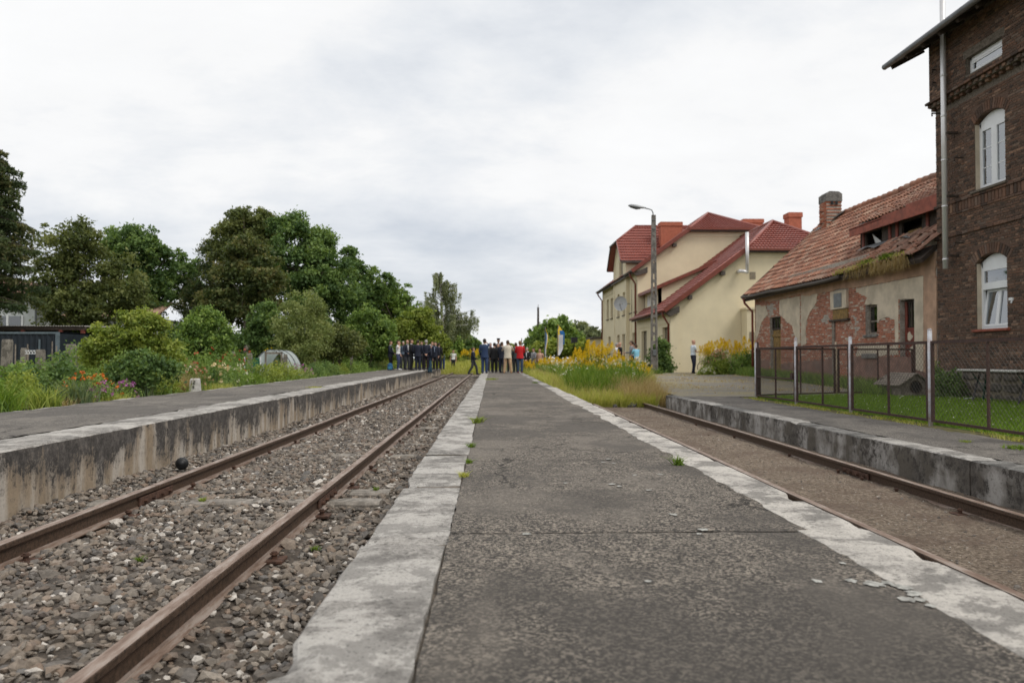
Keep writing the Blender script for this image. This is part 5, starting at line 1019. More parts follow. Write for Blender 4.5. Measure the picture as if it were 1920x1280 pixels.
# garden table by the brick wall
tb = empty('garden_table', (11.78, 17.45, .25), 0); tag(tb, 'garden table with pale top and thin green legs against the brick wall', 'table')
part('tabletop', simple('table_pale', (0.50, 0.49, 0.46), .8, .25, 12, .3), tb, lambda b: b.cbox(-.36, .36, -1.0, 1.15, .735, .78, .012))
part('apron', MT['wood_dark'], tb, lambda b: b.box(-.3, .3, -.9, 1.0, .68, .732))
gm = simple('green_paint', (0.012, 0.07, 0.045), .5, .2, 10, .1)
for y in (-.75, .85):
    for s in (-1, 1): part('leg', gm if s > 0 else MT['black_plastic'], tb, lambda b: b.beam((s * .26, y - .16, .0), (-s * .10, y + .10, .70), .04, .025))
    part('leg', gm, tb, lambda b: b.beam((0.2, y + .15, 0), (.2, y, .7), .04, .025))
for k, (x, y, a) in enumerate([(11.75, 20.5, .4), (11.3, 21.9, 1.4), (11.6, 18.6, .1)]): tag(part('white_stick', MT['pvc_white'], None, lambda b: b.beam((x, y, .30), (x + .5 * math.cos(a) * .6, y + .3 * math.sin(a), .33), .03, .02)), ['short white stick lying by the bush under the brick wall', 'small white peg beside the dog house', 'white slat on the lawn below the garden table'][k], 'stick')
# kilometre stone
def stone_text(b, s, x0, z0, w, h, y):
    """seven-stroke digits cut as small blocks"""
    seg = {'1': 'bc', '2': 'abged', '6': 'afgedc'}[s]; e = .011
    S = {'a': (x0, x0 + w, z0 + h - e, z0 + h), 'g': (x0, x0 + w, z0 + h / 2 - e / 2, z0 + h / 2 + e / 2), 'd': (x0, x0 + w, z0, z0 + e), 'b': (x0 + w - e, x0 + w, z0 + h / 2, z0 + h), 'c': (x0 + w - e, x0 + w, z0, z0 + h / 2), 'f': (x0, x0 + e, z0 + h / 2, z0 + h), 'e': (x0, x0 + e, z0, z0 + h / 2)}
    for q in seg: b.box(S[q][0], S[q][1], y, y + .004, S[q][2], S[q][3])
ks = empty('kilometre_stone', (-6.62, 17.35, .55), R(14)); tag(ks, 'small whitewashed stone marked 12 over 6 at the platform edge', 'marker stone')
part('block', simple('whitewash', (0.50, 0.485, 0.46), .9, .18, 16, .3, dirt=(0.25, 0.23, 0.20)), ks, lambda b: b.rings([[(x, y, z) for x, y in ((-w, -w), (w, -w), (w, w), (-w, w))] for z, w in ((-.1, .118), (.02, .116), (.27, .098), (.295, .082))]))
part('numeral', MT['black_plastic'], ks, lambda b: stone_text(b, '1', -.085, .165, .03, .085, -.112)); part('numeral', MT['black_plastic'], ks, lambda b: stone_text(b, '2', -.03, .165, .042, .085, -.112)); part('numeral', MT['black_plastic'], ks, lambda b: stone_text(b, '6', -.04, .075, .036, .065, -.117))
# concrete garden posts and wires
gp = [(12, 636, 20.0, .20, 1.30), (77, 655, 22.5, .18, 1.05), (45, 652, 27, .18, 1.0), (135, 645, 30, .26, 1.0), (386, 657, 27, .22, .8), (437, 659, 30, .2, .8), (469, 662, 27.5, .17, .8), (536, 664, 27.5, .12, .75), (588, 664, 36, .16, .8), (659, 667, 40, .13, .8), (624, 667, 39, .12, .7)]
for k, (px, py, Y, w, h) in enumerate(gp):
    c = W(px, py, Y); b = MB(); hh = c.z - .42; b.rings([[(sx * w * q / 2, sy * w * q / 2, z) for sx, sy in ((-1, -1), (1, -1), (1, 1), (-1, 1))] for z, q in ((0, 1.05), (hh * .95, 1.0), (hh, .85))])
    o = b.build('garden_post', MT['post_concrete'], None, loc=(c.x, Y, .42), rot=(random.uniform(-.02, .02), random.uniform(-.03, .03), random.uniform(-.3, .3)))
    tag(o, ['tall concrete garden post at the left picture edge', 'weathered concrete garden post second from the left edge', 'short concrete post behind the leftmost garden post', 'broad concrete garden post in front of the carport', 'concrete garden post just right of the marker stone', 'concrete post between the dahlias and the polytunnel', 'brownish post beside the green polytunnel door', 'brownish post in front of the white polytunnel end', 'pale post at the start of the green mesh fence', 'far post of the green mesh fence', 'middle post of the green mesh fence'][k], 'post')
for k, (pa, pb, Y) in enumerate([((29, 645), (29, 690), 26), ((52, 645), (52, 690), 27), ((98, 640), (98, 680), 30), ((106, 648), (106, 690), 27), ((147, 642), (147, 680), 31)]):
    a, c = W(*pa, Y), W(*pb, Y); tag(part('fence_stake', MT['wood_grey'], None, lambda b: b.tube([(a.x, Y, .4), (a.x, Y, a.z)], .022, 6)), 'thin wooden stake of the wire garden fence by the carport', 'stake', 'thin garden fence stakes')
gf = empty('garden_fence', (-9.7, 25, .45)); tag(gf, 'grey green garden mesh fence behind the bushes along the left platform', 'fence')
def gwires(b):
    A, B = Vector((0, 8, 0)), Vector((-.4, 16, 0)); n = 90
    for i in range(n + 1): p = A.lerp(B, i / n); b.beam(p + Vector((0, 0, .05)), p + Vector((0, 0, .85)), .012, .012)
    for z in np.arange(.05, .9, .12): b.beam(A + Vector((0, 0, z)), B + Vector((0, 0, z)), .01, .01)
tag(part('wire_mesh', simple('mesh_green', (0.10, 0.15, 0.13), .6), gf, gwires), kind='stuff')
bd = W(62, 660, 25); tag(part('mesh_panel', MT['pvc_white'], None, lambda b: [b.beam((bd.x - .22 + u * .09, 25, bd.z - .05), (bd.x - .16 + u * .09, 25, bd.z + .05), .012, .012) for u in range(6)] + [b.beam((bd.x - .24 + u * .09, 25, bd.z + .05), (bd.x - .18 + u * .09, 25, bd.z - .05), .012, .012) for u in range(6)] + [b.beam((bd.x - .26, 25, bd.z + s * .055), (bd.x + .36, 25, bd.z + s * .055), .015, .012) for s in (-1, 1)]), 'small white lattice strip between two concrete garden posts', 'lattice')
# polytunnel
c0 = W(507, 690, 29); pt = empty('polytunnel', (c0.x, 29, .45), R(4)); tag(pt, 'small white plastic polytunnel with a green door panel in the garden', 'polytunnel')
m, t, o = mat('tunnel_film'); v = nd(t, 'NewGeometry').outputs['Position']; nn = nd(t, 'TexNoise', Vector=v, Scale=5.0, Detail=5.0)
pb_ = nd(t, 'BsdfPrincipled', Base_Color=(0.62, 0.68, 0.68, 1), Roughness=0.3); tr = nd(t, 'BsdfTranslucent', Color=(0.6, 0.66, 0.66, 1)); bmp = nd(t, 'Bump', Height=nn.outputs[0], Strength=.5, Distance=.04); t.links.new(bmp.outputs[0], pb_.inputs['Normal'])
mx = nd(t, 'MixShader', Fac=.35, i1=pb_.outputs[0], i2=tr.outputs[0]); t.links.new(mx.outputs[0], o.inputs[0])
arc = lambda r, y, h=1.72: [(r * math.cos(math.pi * i / 18), y, r * h * math.sin(math.pi * i / 18)) for i in range(19)]
part('film', MT['tunnel_film'], pt, lambda b: b.add([p for y in np.linspace(0, 3.0, 7) for p in arc(.66 + .015 * math.sin(y * 5), y)], [(j * 19 + i, j * 19 + i + 1, (j + 1) * 19 + i + 1, (j + 1) * 19 + i) for j in range(6) for i in range(18)]), True)
part('end_film', MT['tunnel_film'], pt, lambda b: b.add(arc(.65, 0)[10:] + [(-.17, 0, 0)], [tuple(range(10))])); part('end_film', MT['tunnel_film'], pt, lambda b: b.add(arc(.65, 0)[:5] + [(.45, 0, 0)], [tuple(range(6))]))
for y in (0, 1.0, 2.0, 3.0): part('hoop', MT['steel_grey'], pt, lambda b: b.tube(arc(.67, y), .018, 6))
part('door_post', MT['wood_grey'], pt, lambda b: b.box(-.2, -.14, -.03, .03, 0, 1.12)); part('door_post', MT['wood_grey'], pt, lambda b: b.box(.38, .44, -.03, .03, 0, 1.05)); part('lintel', MT['wood_grey'], pt, lambda b: b.box(-.2, .44, -.03, .03, 1.0, 1.07))
part('door', simple('door_green', (0.02, 0.11, 0.06), .6, .2, 5, .1), pt, lambda b: (b.cbox(-.80, -.28, -.5, -.46, .0, .85, .01),)); part('door_frame', MT['pvc_white'], pt, lambda b: (b.box(-.84, -.80, -.5, -.46, -.05, .9), b.box(-.28, -.24, -.5, -.46, -.05, .9)))
# house, carport and container at far left
hl_ = empty('white_house', (0, 0, 0)); tag(hl_, 'white walled house with a red roof behind the trees at far left', 'house')
a = W(-160, 640, 48); c = W(66, 566, 48); e = W(135, 590, 54)
part('wall', simple('house_white', (0.52, 0.545, 0.54), .9, .08, 1.5, .1), hl_, lambda b: (b.prism([(a.x, 48, .4), (c.x, 48, .4), (c.x, 48, c.z), (c.x - 4.2, 48, c.z + 1.6), (a.x, 48, c.z + .2)], (0, 8, 0)), b.box(c.x + .002, c.x + 6, 50.5, 56, .4, 3.9)))
part('roof', MT['tile_stuff'], hl_, lambda b: (b.prism([(c.x + .4, 47.6, c.z - .1), (c.x - 4.2, 47.6, c.z + 1.75), (c.x - 4.2, 47.6, c.z + 1.9), (c.x + .5, 47.6, c.z + .05)], (0, 9, 0)), b.prism([(c.x - 4.2, 47.6, c.z + 1.75), (a.x - .5, 47.6, c.z + .1), (a.x - .5, 47.6, c.z + .25), (c.x - 4.2, 47.6, c.z + 1.9)], (0, 9, 0)), b.prism([(c.x + .3, 50.2, 3.9), (c.x + 6.3, 50.2, 3.9), (c.x + 6.3, 53.2, 5.0), (c.x + .3, 53.2, 5.0)], (0, 0, .12))))
w0 = W(11, 606, 47.98)
for dx in (-.35, .55): part('window', MT['glass_dark'], hl_, lambda b: b.box(w0.x + dx - .35, w0.x + dx + .35, 47.97, 47.99, w0.z - .4, w0.z + .45))
for x in (-.8, .1, 1.0): part('window_frame', MT['pvc_white'], hl_, lambda b: b.box(w0.x + x - .06, w0.x + x + .06, 47.94, 47.965, w0.z - .5, w0.z + .5))
part('downpipe', MT['steel_grey'], hl_, lambda b: b.tube([(c.x + .1, 47.9, c.z - .2), (c.x + .1, 47.9, .4)], .06, 8))
cpz = W(60, 612, 36).z; cx0, cx1 = W(-120, 612, 36).x, W(172, 612, 36).x
cpt = empty('carport', (cx0, 36, .4)); tag(cpt, 'open carport with a flat grey corrugated roof at far left', 'carport'); Lc = cx1 - cx0; zr = cpz - .4
part('roof_sheet', simple('sheet_grey', (0.36, 0.34, 0.315), .7, .15, 3, .1), cpt, lambda b: b.add([(Lc * i / 120, y, zr + (.03 if i % 2 else 0) + .10 * (y / 4)) for y in (-.6, 4) for i in range(121)], [(i, i + 1, 122 + i, 121 + i) for i in range(120)]))
part('beam', MT['wood_dark'], cpt, lambda b: b.beam((0, -.5, zr - .1), (Lc, -.5, zr - .1), .08, .16))
for u in (.98, .84, .6, .35): part('post', MT['wood_red'], cpt, lambda b: b.box(Lc * u - .07, Lc * u + .07, -.55, -.41, 0, zr - .18))
part('back_wall', MT['wood_dark'], cpt, lambda b: b.box(0, Lc, 3.6, 3.7, 0, zr))
cc = W(110, 622, 31); ct = empty('container', (cc.x, 31, .42)); tag(ct, 'dark blue steel storage container in front of the carport', 'container'); hc = cc.z - .42
bl = simple('container_blue', (0.008, 0.014, 0.022), .55, .25, 4, .1)
part('side', bl, ct, lambda b: b.add([(-9 + 9 * i / 160, 0 + (.04 if (i // 2) % 2 else 0), z) for z in (.05, hc - .08) for i in range(161)], [(i, i + 1, 162 + i, 161 + i) for i in range(160)])); part('end', bl, ct, lambda b: b.box(-.06, .0, .02, 2.3, .02, hc)); part('top_rail', simple('container_rail', (0.10, 0.13, 0.15), .6), ct, lambda b: b.box(-9, .02, -.03, .05, hc - .08, hc)); part('roof', bl, ct, lambda b: b.box(-9, .0, .05, 2.3, hc - .06, hc - .01)); part('corner_post', MT['container_rail'], ct, lambda b: b.box(-.1, .02, -.05, .06, 0, hc - .08)); part('door_frame', MT['container_rail'], ct, lambda b: b.box(-.75, -.7, -.06, -.0, .1, hc - .3))
# flags, speaker, far pole
def feather(px, py0, py1, Y, colors, label, wd, ang):
    top, bot = W(px, py0, Y), W(px, py1, Y); root = empty('feather_flag', (top.x, Y, bot.z - 1.0), ang); tag(root, label, 'flag'); H = top.z - bot.z; z0 = 1.0
    part('pole', MT['steel_grey'], root, lambda b: b.tube([(-.03, 0, 0), (-.03, 0, z0 + H * .7), (wd * .1, 0, z0 + H * .97)], .022, 6))
    out = lambda u: (0, wd * min(1, .35 + u * 3) if u < .25 else wd * (1 if u < .62 else max(.08, 1 - ((u - .62) / .38) ** 1.8)))
    n = 24
    for nm, m_, f0, f1, u0, u1 in colors:
        def f(b):
            v = []; 
            for i in range(n + 1):
                u = u0 + (u1 - u0) * i / n; a, c = out(u); y = .05 * math.sin(u * 7)
                xa, xb = a + (c - a) * (f0(u) if callable(f0) else f0), a + (c - a) * (f1(u) if callable(f1) else f1); v += [(xa, y, z0 + H * u), (xb, y, z0 + H * u)]
            b.add(v, [(2 * i, 2 * i + 1, 2 * i + 3, 2 * i + 2) for i in range(n)])
        part(nm, m_, root, f)
fy = simple('flag_yellow', (0.70, 0.50, 0.04), .8, .05, 3, 0); fb = simple('flag_blue', (0.02, 0.13, 0.36), .8, .05, 3, 0); fwh = simple('flag_white', (0.66, 0.66, 0.72), .8, .04, 3, 0)
lo = lambda u: .18 if u < .62 else .18 + (u - .62) * 2.6
feather(1046, 608, 666, 44, [('white_field', fwh, .1, .88, 0.0, .66), ('yellow_edge', fy, 0, .1, 0.0, .66), ('blue_edge', fb, .88, 1.12, .35, .66), ('blue_band', fb, .35, 1.2, .661, .80), ('yellow_tip', fy, 0, .35, .661, .80), ('yellow_tip', fy, 0, 1, .801, 1.0)], 'white feather flag with yellow tip and blue edge above the goldenrod', .34, 0)
feather(1022, 611, 672, 45, [('blue_field', fb, 0, .45, 0, .8), ('white_field', fwh, .45, .8, 0, .75), ('yellow_edge', fy, .8, 1.1, .3, 1.0)], 'narrow blue white and yellow feather flag seen nearly edge on', .42, R(68))
sp = W(1077, 637, 45); sk = empty('loudspeaker', (sp.x, 45, .35)); tag(sk, 'black loudspeaker on a stand above the goldenrod near the flags', 'loudspeaker')
part('cabinet', MT['black_plastic'], sk, lambda b: b.prism([(-.18, -.15, sp.z - .55), (.16, -.15, sp.z - .50), (.18, -.15, sp.z - .20), (-.20, -.15, sp.z - .20)], (0, .3, 0))); part('stand', MT['black_plastic'], sk, lambda b: b.tube([(0, 0, 0), (0, 0, sp.z - .5)], .02, 8))
for k in range(3): part('leg', MT['black_plastic'], sk, lambda b: b.tube([(0, 0, .7), (.45 * math.cos(k * 2.1), .45 * math.sin(k * 2.1), 0)], .014, 6))
fp = W(1009, 576, 95); tag(part('far_pole', MT['wood_dark'], None, lambda b: (b.tube([(fp.x, 95, .2), (fp.x, 95, fp.z)], [.17, .12], 8), b.tube([(fp.x, 95, fp.z), (fp.x, 95, fp.z + .35)], .03, 6))), 'dark far utility pole rising behind the trees at centre right', 'pole')
sg = W(978, 650, 80); tag(part('signal_post', MT['steel_grey'], None, lambda b: (b.tube([(sg.x, 80, .2), (sg.x, 80, W(978, 634, 80).z)], .05, 8),)), 'thin grey post far behind the group by the weeds', 'post')
# bicycle by the wall
bk = empty('bicycle', (11.75, 40.6, yard(11.7, 41)), R(8)); tag(bk, 'dark bicycle leaning by the yellow wall beside the man in white', 'bicycle')
for x in (-.52, .52):
    wl = empty('wheel', (x, 0, .33), 0, bk); part('tyre', MT['black_plastic'], wl, lambda b: b.tube([(.33 * math.cos(i * .2618), 0, .33 * math.sin(i * .2618)) for i in range(25)], .018, 6, caps=False)); part('spokes', MT['steel_grey'], wl, lambda b: [b.beam((0, 0, 0), (.31 * math.cos(i * .524), 0, .31 * math.sin(i * .524)), .006, .006) for i in range(12)])
part('frame', MT['black_plastic'], bk, lambda b: [b.tube([p, q], .018, 6) for p, q in (((-.52, 0, .33), (-.12, 0, .30)), ((-.12, 0, .30), (-.22, 0, .85)), ((-.12, 0, .30), (.36, 0, .78)), ((-.2, 0, .74), (.34, 0, .86)), ((-.52, 0, .33), (-.2, 0, .74)), ((.52, 0, .33), (.33, 0, .98)))])
part('saddle', MT['black_plastic'], bk, lambda b: b.cbox(-.36, -.10, -.07, .07, .85, .91, .02)); part('handlebar', MT['steel_grey'], bk, lambda b: b.tube([(.2, -.28, 1.02), (.33, -.2, 1.04), (.36, 0, 1.02), (.33, .2, 1.04), (.2, .28, 1.02)], .013, 6))
part('crank', MT['steel_grey'], bk, lambda b: (b.tube([(-.12, -.06, .3), (-.12, .06, .3)], .09, 12), b.beam((-.12, -.08, .30), (-.02, -.08, .16), .02, .02))); 
# ================================================================== people
CLOTH = {}
def cloth(c, rough=.85):
    k = tuple(c)
    if k not in CLOTH: CLOTH[k] = simple('cloth_%d' % len(CLOTH), c, rough, .14, 18, .1)
    return CLOTH[k]
SKIN = simple('skin', (0.50, 0.285, 0.205), .6, .08, 20, .05)
HAIRS = {'dark': simple('hair_dark', (0.028, 0.02, 0.016), .7, .2, 40, .2), 'brown': simple('hair_brown', (0.07, 0.042, 0.026), .7, .2, 40, .2), 'fair': simple('hair_fair', (0.20, 0.125, 0.065), .7, .2, 40, .2), 'grey': simple('hair_grey', (0.36, 0.345, 0.33), .7, .15, 40, .2)}
SHOE = simple('shoe_black', (0.015, 0.013, 0.012), .5, .2, 10, .05)
NAVY, BLACK, CHAR, BLUE, DENIM, WHITE, LBLUE, BEIGE, TAN, REDC, GREYC = (0.016, 0.020, 0.036), (0.012, 0.012, 0.014), (0.040, 0.042, 0.048), (0.024, 0.045, 0.105), (0.035, 0.062, 0.115), (0.70, 0.70, 0.72), (0.44, 0.56, 0.70), (0.62, 0.56, 0.46), (0.46, 0.31, 0.19), (0.50, 0.015, 0.02), (0.20, 0.20, 0.215)
def ell(c, rx, ry, n=14, z=None): return [(c[0] + rx * math.cos(2 * math.pi * i / n), c[1] + ry * math.sin(2 * math.pi * i / n), c[2]) for i in range(n)]
def person(x, y, z, face, h, label, top, legs, pose='side', hair='dark', jacket=True, stance=.10, stride=0.0, shirt=None, shoes=None, head=0.0, cap=None, skirt=None, group=None, bald=False, lean=0.0, build=1.0):
    """face: direction the person looks, degrees from +Y towards +X; built facing +Y locally"""
    root = empty('person', (x, y, z), -R(face)); tag(root, label, 'person', group); s = h / 1.75; g = lambda p: (p[0] * s, p[1] * s, p[2] * s); rnd = random.Random(int(x * 991 + y * 37))
    hipL, hipR = (-.09, 0, .93), (.09, 0, .93); aL, aR = (-stance, stride * .5, .09), (stance, -stride * .5, .09 + abs(stride) * .06)
    kn = lambda hp, an: ((hp[0] + an[0]) / 2, (hp[1] + an[1]) / 2 + .035 + abs(stride) * .08, .50)
    shL, shR = (-.185 * build, lean * .6, 1.42), (.185 * build, lean * .6, 1.42)
    P = {'side': (((-.25, -.03, 1.13), (-.25, .06, .88)), ((.25, -.03, 1.13), (.25, .06, .88))), 'behind': (((-.26, -.12, 1.14), (-.06, -.20, .94)), ((.26, -.12, 1.14), (.06, -.20, .95))),
         'front': (((-.25, .02, 1.13), (-.05, .24, .98)), ((.25, .02, 1.13), (.05, .24, .97))), 'phone': (((-.25, -.03, 1.13), (-.22, .12, .90)), ((.36, .10, 1.28), (.14, .12, 1.52))),
         'camera': (((-.30, .12, 1.22), (-.06, .22, 1.50)), ((.30, .12, 1.22), (.06, .22, 1.50))), 'hold': (((-.24, .04, 1.13), (-.10, .30, 1.12)), ((.24, .04, 1.13), (.10, .30, 1.12))), 'pockets': (((-.29, -.05, 1.15), (-.20, .06, .95)), ((.29, -.05, 1.15), (.20, .06, .95))), 'walk': (((-.24, -.10, 1.14), (-.24, -.10, .90)), ((.24, .04, 1.14), (.24, .22, .95))), 'down': (((-.24, .14, 1.10), (-.20, .26, .84)), ((.24, .14, 1.10), (.22, .28, .72)))}[pose]
    hc = (0 + .0, .015 + lean, 1.63)
    b = MB()
    T = [(.90, .150, .105), (.98, .145, .100), (1.08, .135, .095), (1.20, .150, .105), (1.32, .165, .112), (1.40, .160, .100), (1.45, .10, .075), (1.48, .058, .058), (1.54, .054, .056)]
    b.rings([[g(p) for p in ell((0, lean * max(0, (zz - .9)) * 1.6, zz), rx * build, ry * build)] for zz, rx, ry in T])
    b.rings([[g(p) for p in ell((hc[0], hc[1] + dy, zz), rx, ry)] for zz, rx, ry, dy in ((1.515, .042, .050, .012), (1.54, .060, .078, .014), (1.58, .070, .090, .010), (1.63, .076, .098, .0), (1.68, .077, .100, -.006), (1.72, .066, .084, -.01), (1.745, .038, .05, -.01), (1.752, .012, .016, -.01))])
    b.tube([g((hc[0], hc[1] + .088, 1.645)), g((hc[0], hc[1] + .115, 1.605)), g((hc[0], hc[1] + .092, 1.595))], [.009 * s, .016 * s, .011 * s], 6)
    for sd in (-1, 1): b.tube([g((sd * .074, hc[1] - .005, 1.60)), g((sd * .088, hc[1] - .01, 1.63)), g((sd * .080, hc[1] - .008, 1.66))], [.010 * s, .018 * s, .009 * s], 6)
    for hp, an in ((hipL, aL), (hipR, aR)): b.tube([g(hp), g(kn(hp, an)), g(an), g((an[0], an[1] + .02, .05))], [.088 * s, .056 * s, .040 * s, .042 * s], 10); b.tube([g((an[0], an[1] - .06, an[2] - .05)), g((an[0] * 1.1, an[1] + .16, an[2] - .055))], [.038 * s, .03 * s], 8)
    for sh, (el, wr) in ((shL, P[0]), (shR, P[1])):
        wr = (wr[0], wr[1] + lean, wr[2]); el = (el[0], el[1] + lean * .8, el[2]); b.tube([g(sh), g(el), g(wr)], [.052 * s, .040 * s, .028 * s], 9)
        d = (Vector(wr) - Vector(el)).normalized(); q = Vector(wr) + d * .05; tip = Vector(wr) + d * .10; sd_ = d.cross(Vector((0, 1, 0.3))).normalized()
        b.tube([g(wr), g(q), g(tip)], [.026 * s, .036 * s, .034 * s], 8, sy=.55)
        for k in range(4):
            o_ = sd_ * (.024 - .016 * k); L = (.062, .074, .070, .054)[k]; b.tube([g(tip + o_ - d * .02), g(tip + o_ + d * L * .55), g(tip + o_ + d * L * .9 + Vector((0, .018, 0)))], [.0095 * s, .009 * s, .007 * s], 5)
        b.tube([g(Vector(wr) + d * .035 + sd_ * .025), g(Vector(wr) + d * .075 + sd_ * .052), g(Vector(wr) + d * .105 + sd_ * .056)], [.011 * s, .010 * s, .008 * s], 5)
    body = b.build('body', SKIN, root, True)
    rm = body.modifiers.new('fuse', 'REMESH'); rm.mode = 'VOXEL'; rm.voxel_size = .020; rm.use_smooth_shade = True
    fp_ = MB()                                  # face details: eyes, brows, mouth
    for sd in (-1, 1): fp_.tube([g((sd * .032, hc[1] + .088, 1.640)), g((sd * .032, hc[1] + .097, 1.640))], .010 * s, 8); fp_.beam(g((sd * .018, hc[1] + .095, 1.660)), g((sd * .046, hc[1] + .088, 1.658)), .006 * s, .005 * s)
    fp_.beam(g((-.022, hc[1] + .094, 1.565)), g((.022, hc[1] + .094, 1.565)), .006 * s, .007 * s); fp_.build('face_features', HAIRS['dark'], root)
    # trousers or skirt
    if skirt:
        part('skirt', skirt, root, lambda b: b.rings([[g(p) for p in ell((0, 0, zz), rx, ry, 18)] for zz, rx, ry in ((1.06, .15, .115), (.95, .19, .15), (.70, .22, .18), (.38, .25, .21))], caps=False), True)
    else:
        def tr(b):
            b.rings([[g(p) for p in ell((0, 0, zz), rx * build, ry * build)] for zz, rx, ry in ((1.07, .150, .112), (.98, .166, .122), (.90, .172, .128), (.84, .150, .118))])
            for hp, an in ((hipL, aL), (hipR, aR)): b.tube([g((hp[0], hp[1], .92)), g(kn(hp, an)), g((an[0], an[1] - .005, an[2] + .015)), g((an[0], an[1], an[2] - .03))], [.104 * s * build, .080 * s, .066 * s, .070 * s], 12)
        part('trousers', cloth(legs), root, tr, True)
    sm = SHOE if shoes is None else cloth(shoes)
    for an in (aL, aR): part('shoe', sm, root, lambda b: b.rings([[g((an[0] + w * math.cos(a) + (yy * .05 if an[0] > 0 else -yy * .05), an[1] + yy, an[2] - .09 + max(0, hh * .5 + hh * .5 * math.sin(a)))) for a in [i * .628 for i in range(10)]] for yy, w, hh in ((-.085, .02, .05), (-.06, .040, .10), (.02, .045, .105), (.10, .048, .075), (.17, .040, .055), (.20, .015, .03))]), True)
    # top: jacket, shirt
    infl = .030 if jacket else .016; hem = .80 if jacket else .96
    def tp(b):
        rows = [(hem, .185, .135), (.95, .172, .125), (1.08, .158, .116), (1.20, .170, .122), (1.32, .184, .128), (1.405, .178, .116), (1.45, .12, .092), (1.475, .075, .072)]
        b.rings([[g((px, py + lean * max(0, zz - .9) * 1.6, pz)) for px, py, pz in ell((0, 0, zz), (rx + infl - .02) * build, (ry + infl - .015) * build, 18)] for zz, rx, ry in rows], caps=False)
        for sh, (el, wr) in ((shL, P[0]), (shR, P[1])):
            wr = (wr[0], wr[1] + lean, wr[2]); el = (el[0], el[1] + lean * .8, el[2])
            if jacket or top in (LBLUE, GREYC): e2 = Vector(el).lerp(Vector(wr), .96); b.tube([g((sh[0] * .8, sh[1], sh[2] + .01)), g(sh), g(el), g(e2)], [.055 * s, (.066) * s, (.056) * s, .042 * s], 10)
            else: e2 = Vector(sh).lerp(Vector(el), .72); b.tube([g((sh[0] * .8, sh[1], sh[2] + .01)), g(sh), g(e2)], [.052 * s, .062 * s, .062 * s], 10)
    part('jacket' if jacket else 'shirt', cloth(top), root, tp, True)
    if jacket:
        part('shirt_front', cloth(shirt or WHITE), root, lambda b: b.add([g((-.035, .128 * build + .012 + lean * .8, 1.44)), g((.035, .128 * build + .012 + lean * .8, 1.44)), g((.006, .155 * build + .004 + lean * .4, 1.12)), g((-.006, .155 * build + .004 + lean * .4, 1.12))], [(0, 1, 2, 3)])); part('collar', cloth(shirt or WHITE), root, lambda b: b.rings([[g(p) for p in ell((0, lean + .0, zz), r_, r_, 12)] for zz, r_ in ((1.455, .070), (1.50, .064))], caps=False))
    # hair
    if not bald:
        def hr(b):
            rs = []
            for zz, rx, ry, dy in ((1.765, .02, .03, -.012), (1.757, .050, .062, -.012), (1.735, .072, .090, -.014), (1.70, .086, .102, -.022), (1.66, .086, .096, -.034), (1.62, .080, .082, -.045), (1.575, .066, .060, -.05)):
                rs.append([g((hc[0] + rx * math.cos(a), hc[1] + dy + ry * math.sin(a), zz)) for a in [i * .4488 for i in range(14)]])
            b.rings(rs)
            if hair == 'long': pass
        part('hair', HAIRS[hair], root, hr, True)
    if cap: part('cap', cloth(cap), root, lambda b: (b.rings([[g(p) for p in ell((0, hc[1], zz), r_, r_ * 1.1, 16)] for zz, r_ in ((1.70, .088), (1.745, .094), (1.775, .130), (1.79, .118), (1.80, .03))]), b.add([g((.085 * math.cos(a) * q, hc[1] + .07 + .09 * math.sin(a) * q, 1.715 - .02 * q)) for q in (.7, 1.3) for a in [math.pi * i / 8 for i in range(9)]], [(i, i + 1, 10 + i, 9 + i) for i in range(8)])))
    return root
def feet(px, Y, z): p = W(px, 671, Y); return p.x, Y, z
ZL, ZM = .585, .495
def pl(px, Y, z, face, h, label, top, legs, **k): x, y, z = feet(px, Y, z); return person(x, y, z, face, h, label, top, legs, **k)
# group on the left platform
pl(732, 46.6, ZL, 100, 1.75, 'man in dark suit at the left end of the platform group, facing right', NAVY, BLACK, pose='front', hair='brown')
pl(746.5, 46.2, ZL, 95, 1.76, 'man in white polo shirt and navy trousers with one hand raised', WHITE, (0.03, 0.04, 0.09), pose='phone', jacket=False, hair='brown', shoes=WHITE)
pl(755.5, 47.6, ZL, 170, 1.74, 'grey haired man in blue grey shirt between white shirt and dark suits', (0.085, 0.115, 0.16), CHAR, pose='pockets', hair='grey', jacket=False)
pl(763.5, 46.6, ZL, 150, 1.80, 'bald man in dark suit half hidden behind the bearded man', NAVY, CHAR, pose='front', bald=True)
pl(771.0, 44.9, ZL, 95, 1.80, 'tall man in black suit with raised chin in profile within the left group', BLACK, BLACK, pose='front', hair='brown')
pl(783.5, 44.6, ZL, 5, 1.76, 'broad man in dark navy suit seen from behind, centre of the left group', NAVY, NAVY, pose='pockets', build=1.12)
pl(790.5, 47.8, ZL, 190, 1.74, 'man behind the left group with only reddish face and hair showing', CHAR, CHAR, hair='brown')
pl(799.0, 44.8, ZL, -5, 1.76, 'white haired man in dark suit holding his hands behind his back', NAVY, (0.018, 0.012, 0.018), pose='behind', hair='grey')
pl(806.0, 44.9, .42, 60, 1.66, 'man in dark jacket and teal trousers stepping off the left platform edge', NAVY, (0.02, 0.055, 0.085), stride=.25, hair='grey')
pl(810.5, 47.2, ZL, 185, 1.70, 'man in open dark jacket over light blue shirt facing the camera', NAVY, CHAR, pose='side', hair='fair', shirt=LBLUE)
pl(816.5, 46.8, ZL, 200, 1.68, 'man in dark suit with red tie at the right of the left group', NAVY, BLACK, hair='dark', shirt=(0.35, 0.42, 0.55))
pl(822.5, 50.5, ZL, 20, 1.70, 'partly hidden person in black beside the light blue shirt', BLACK, BLACK, hair='dark')
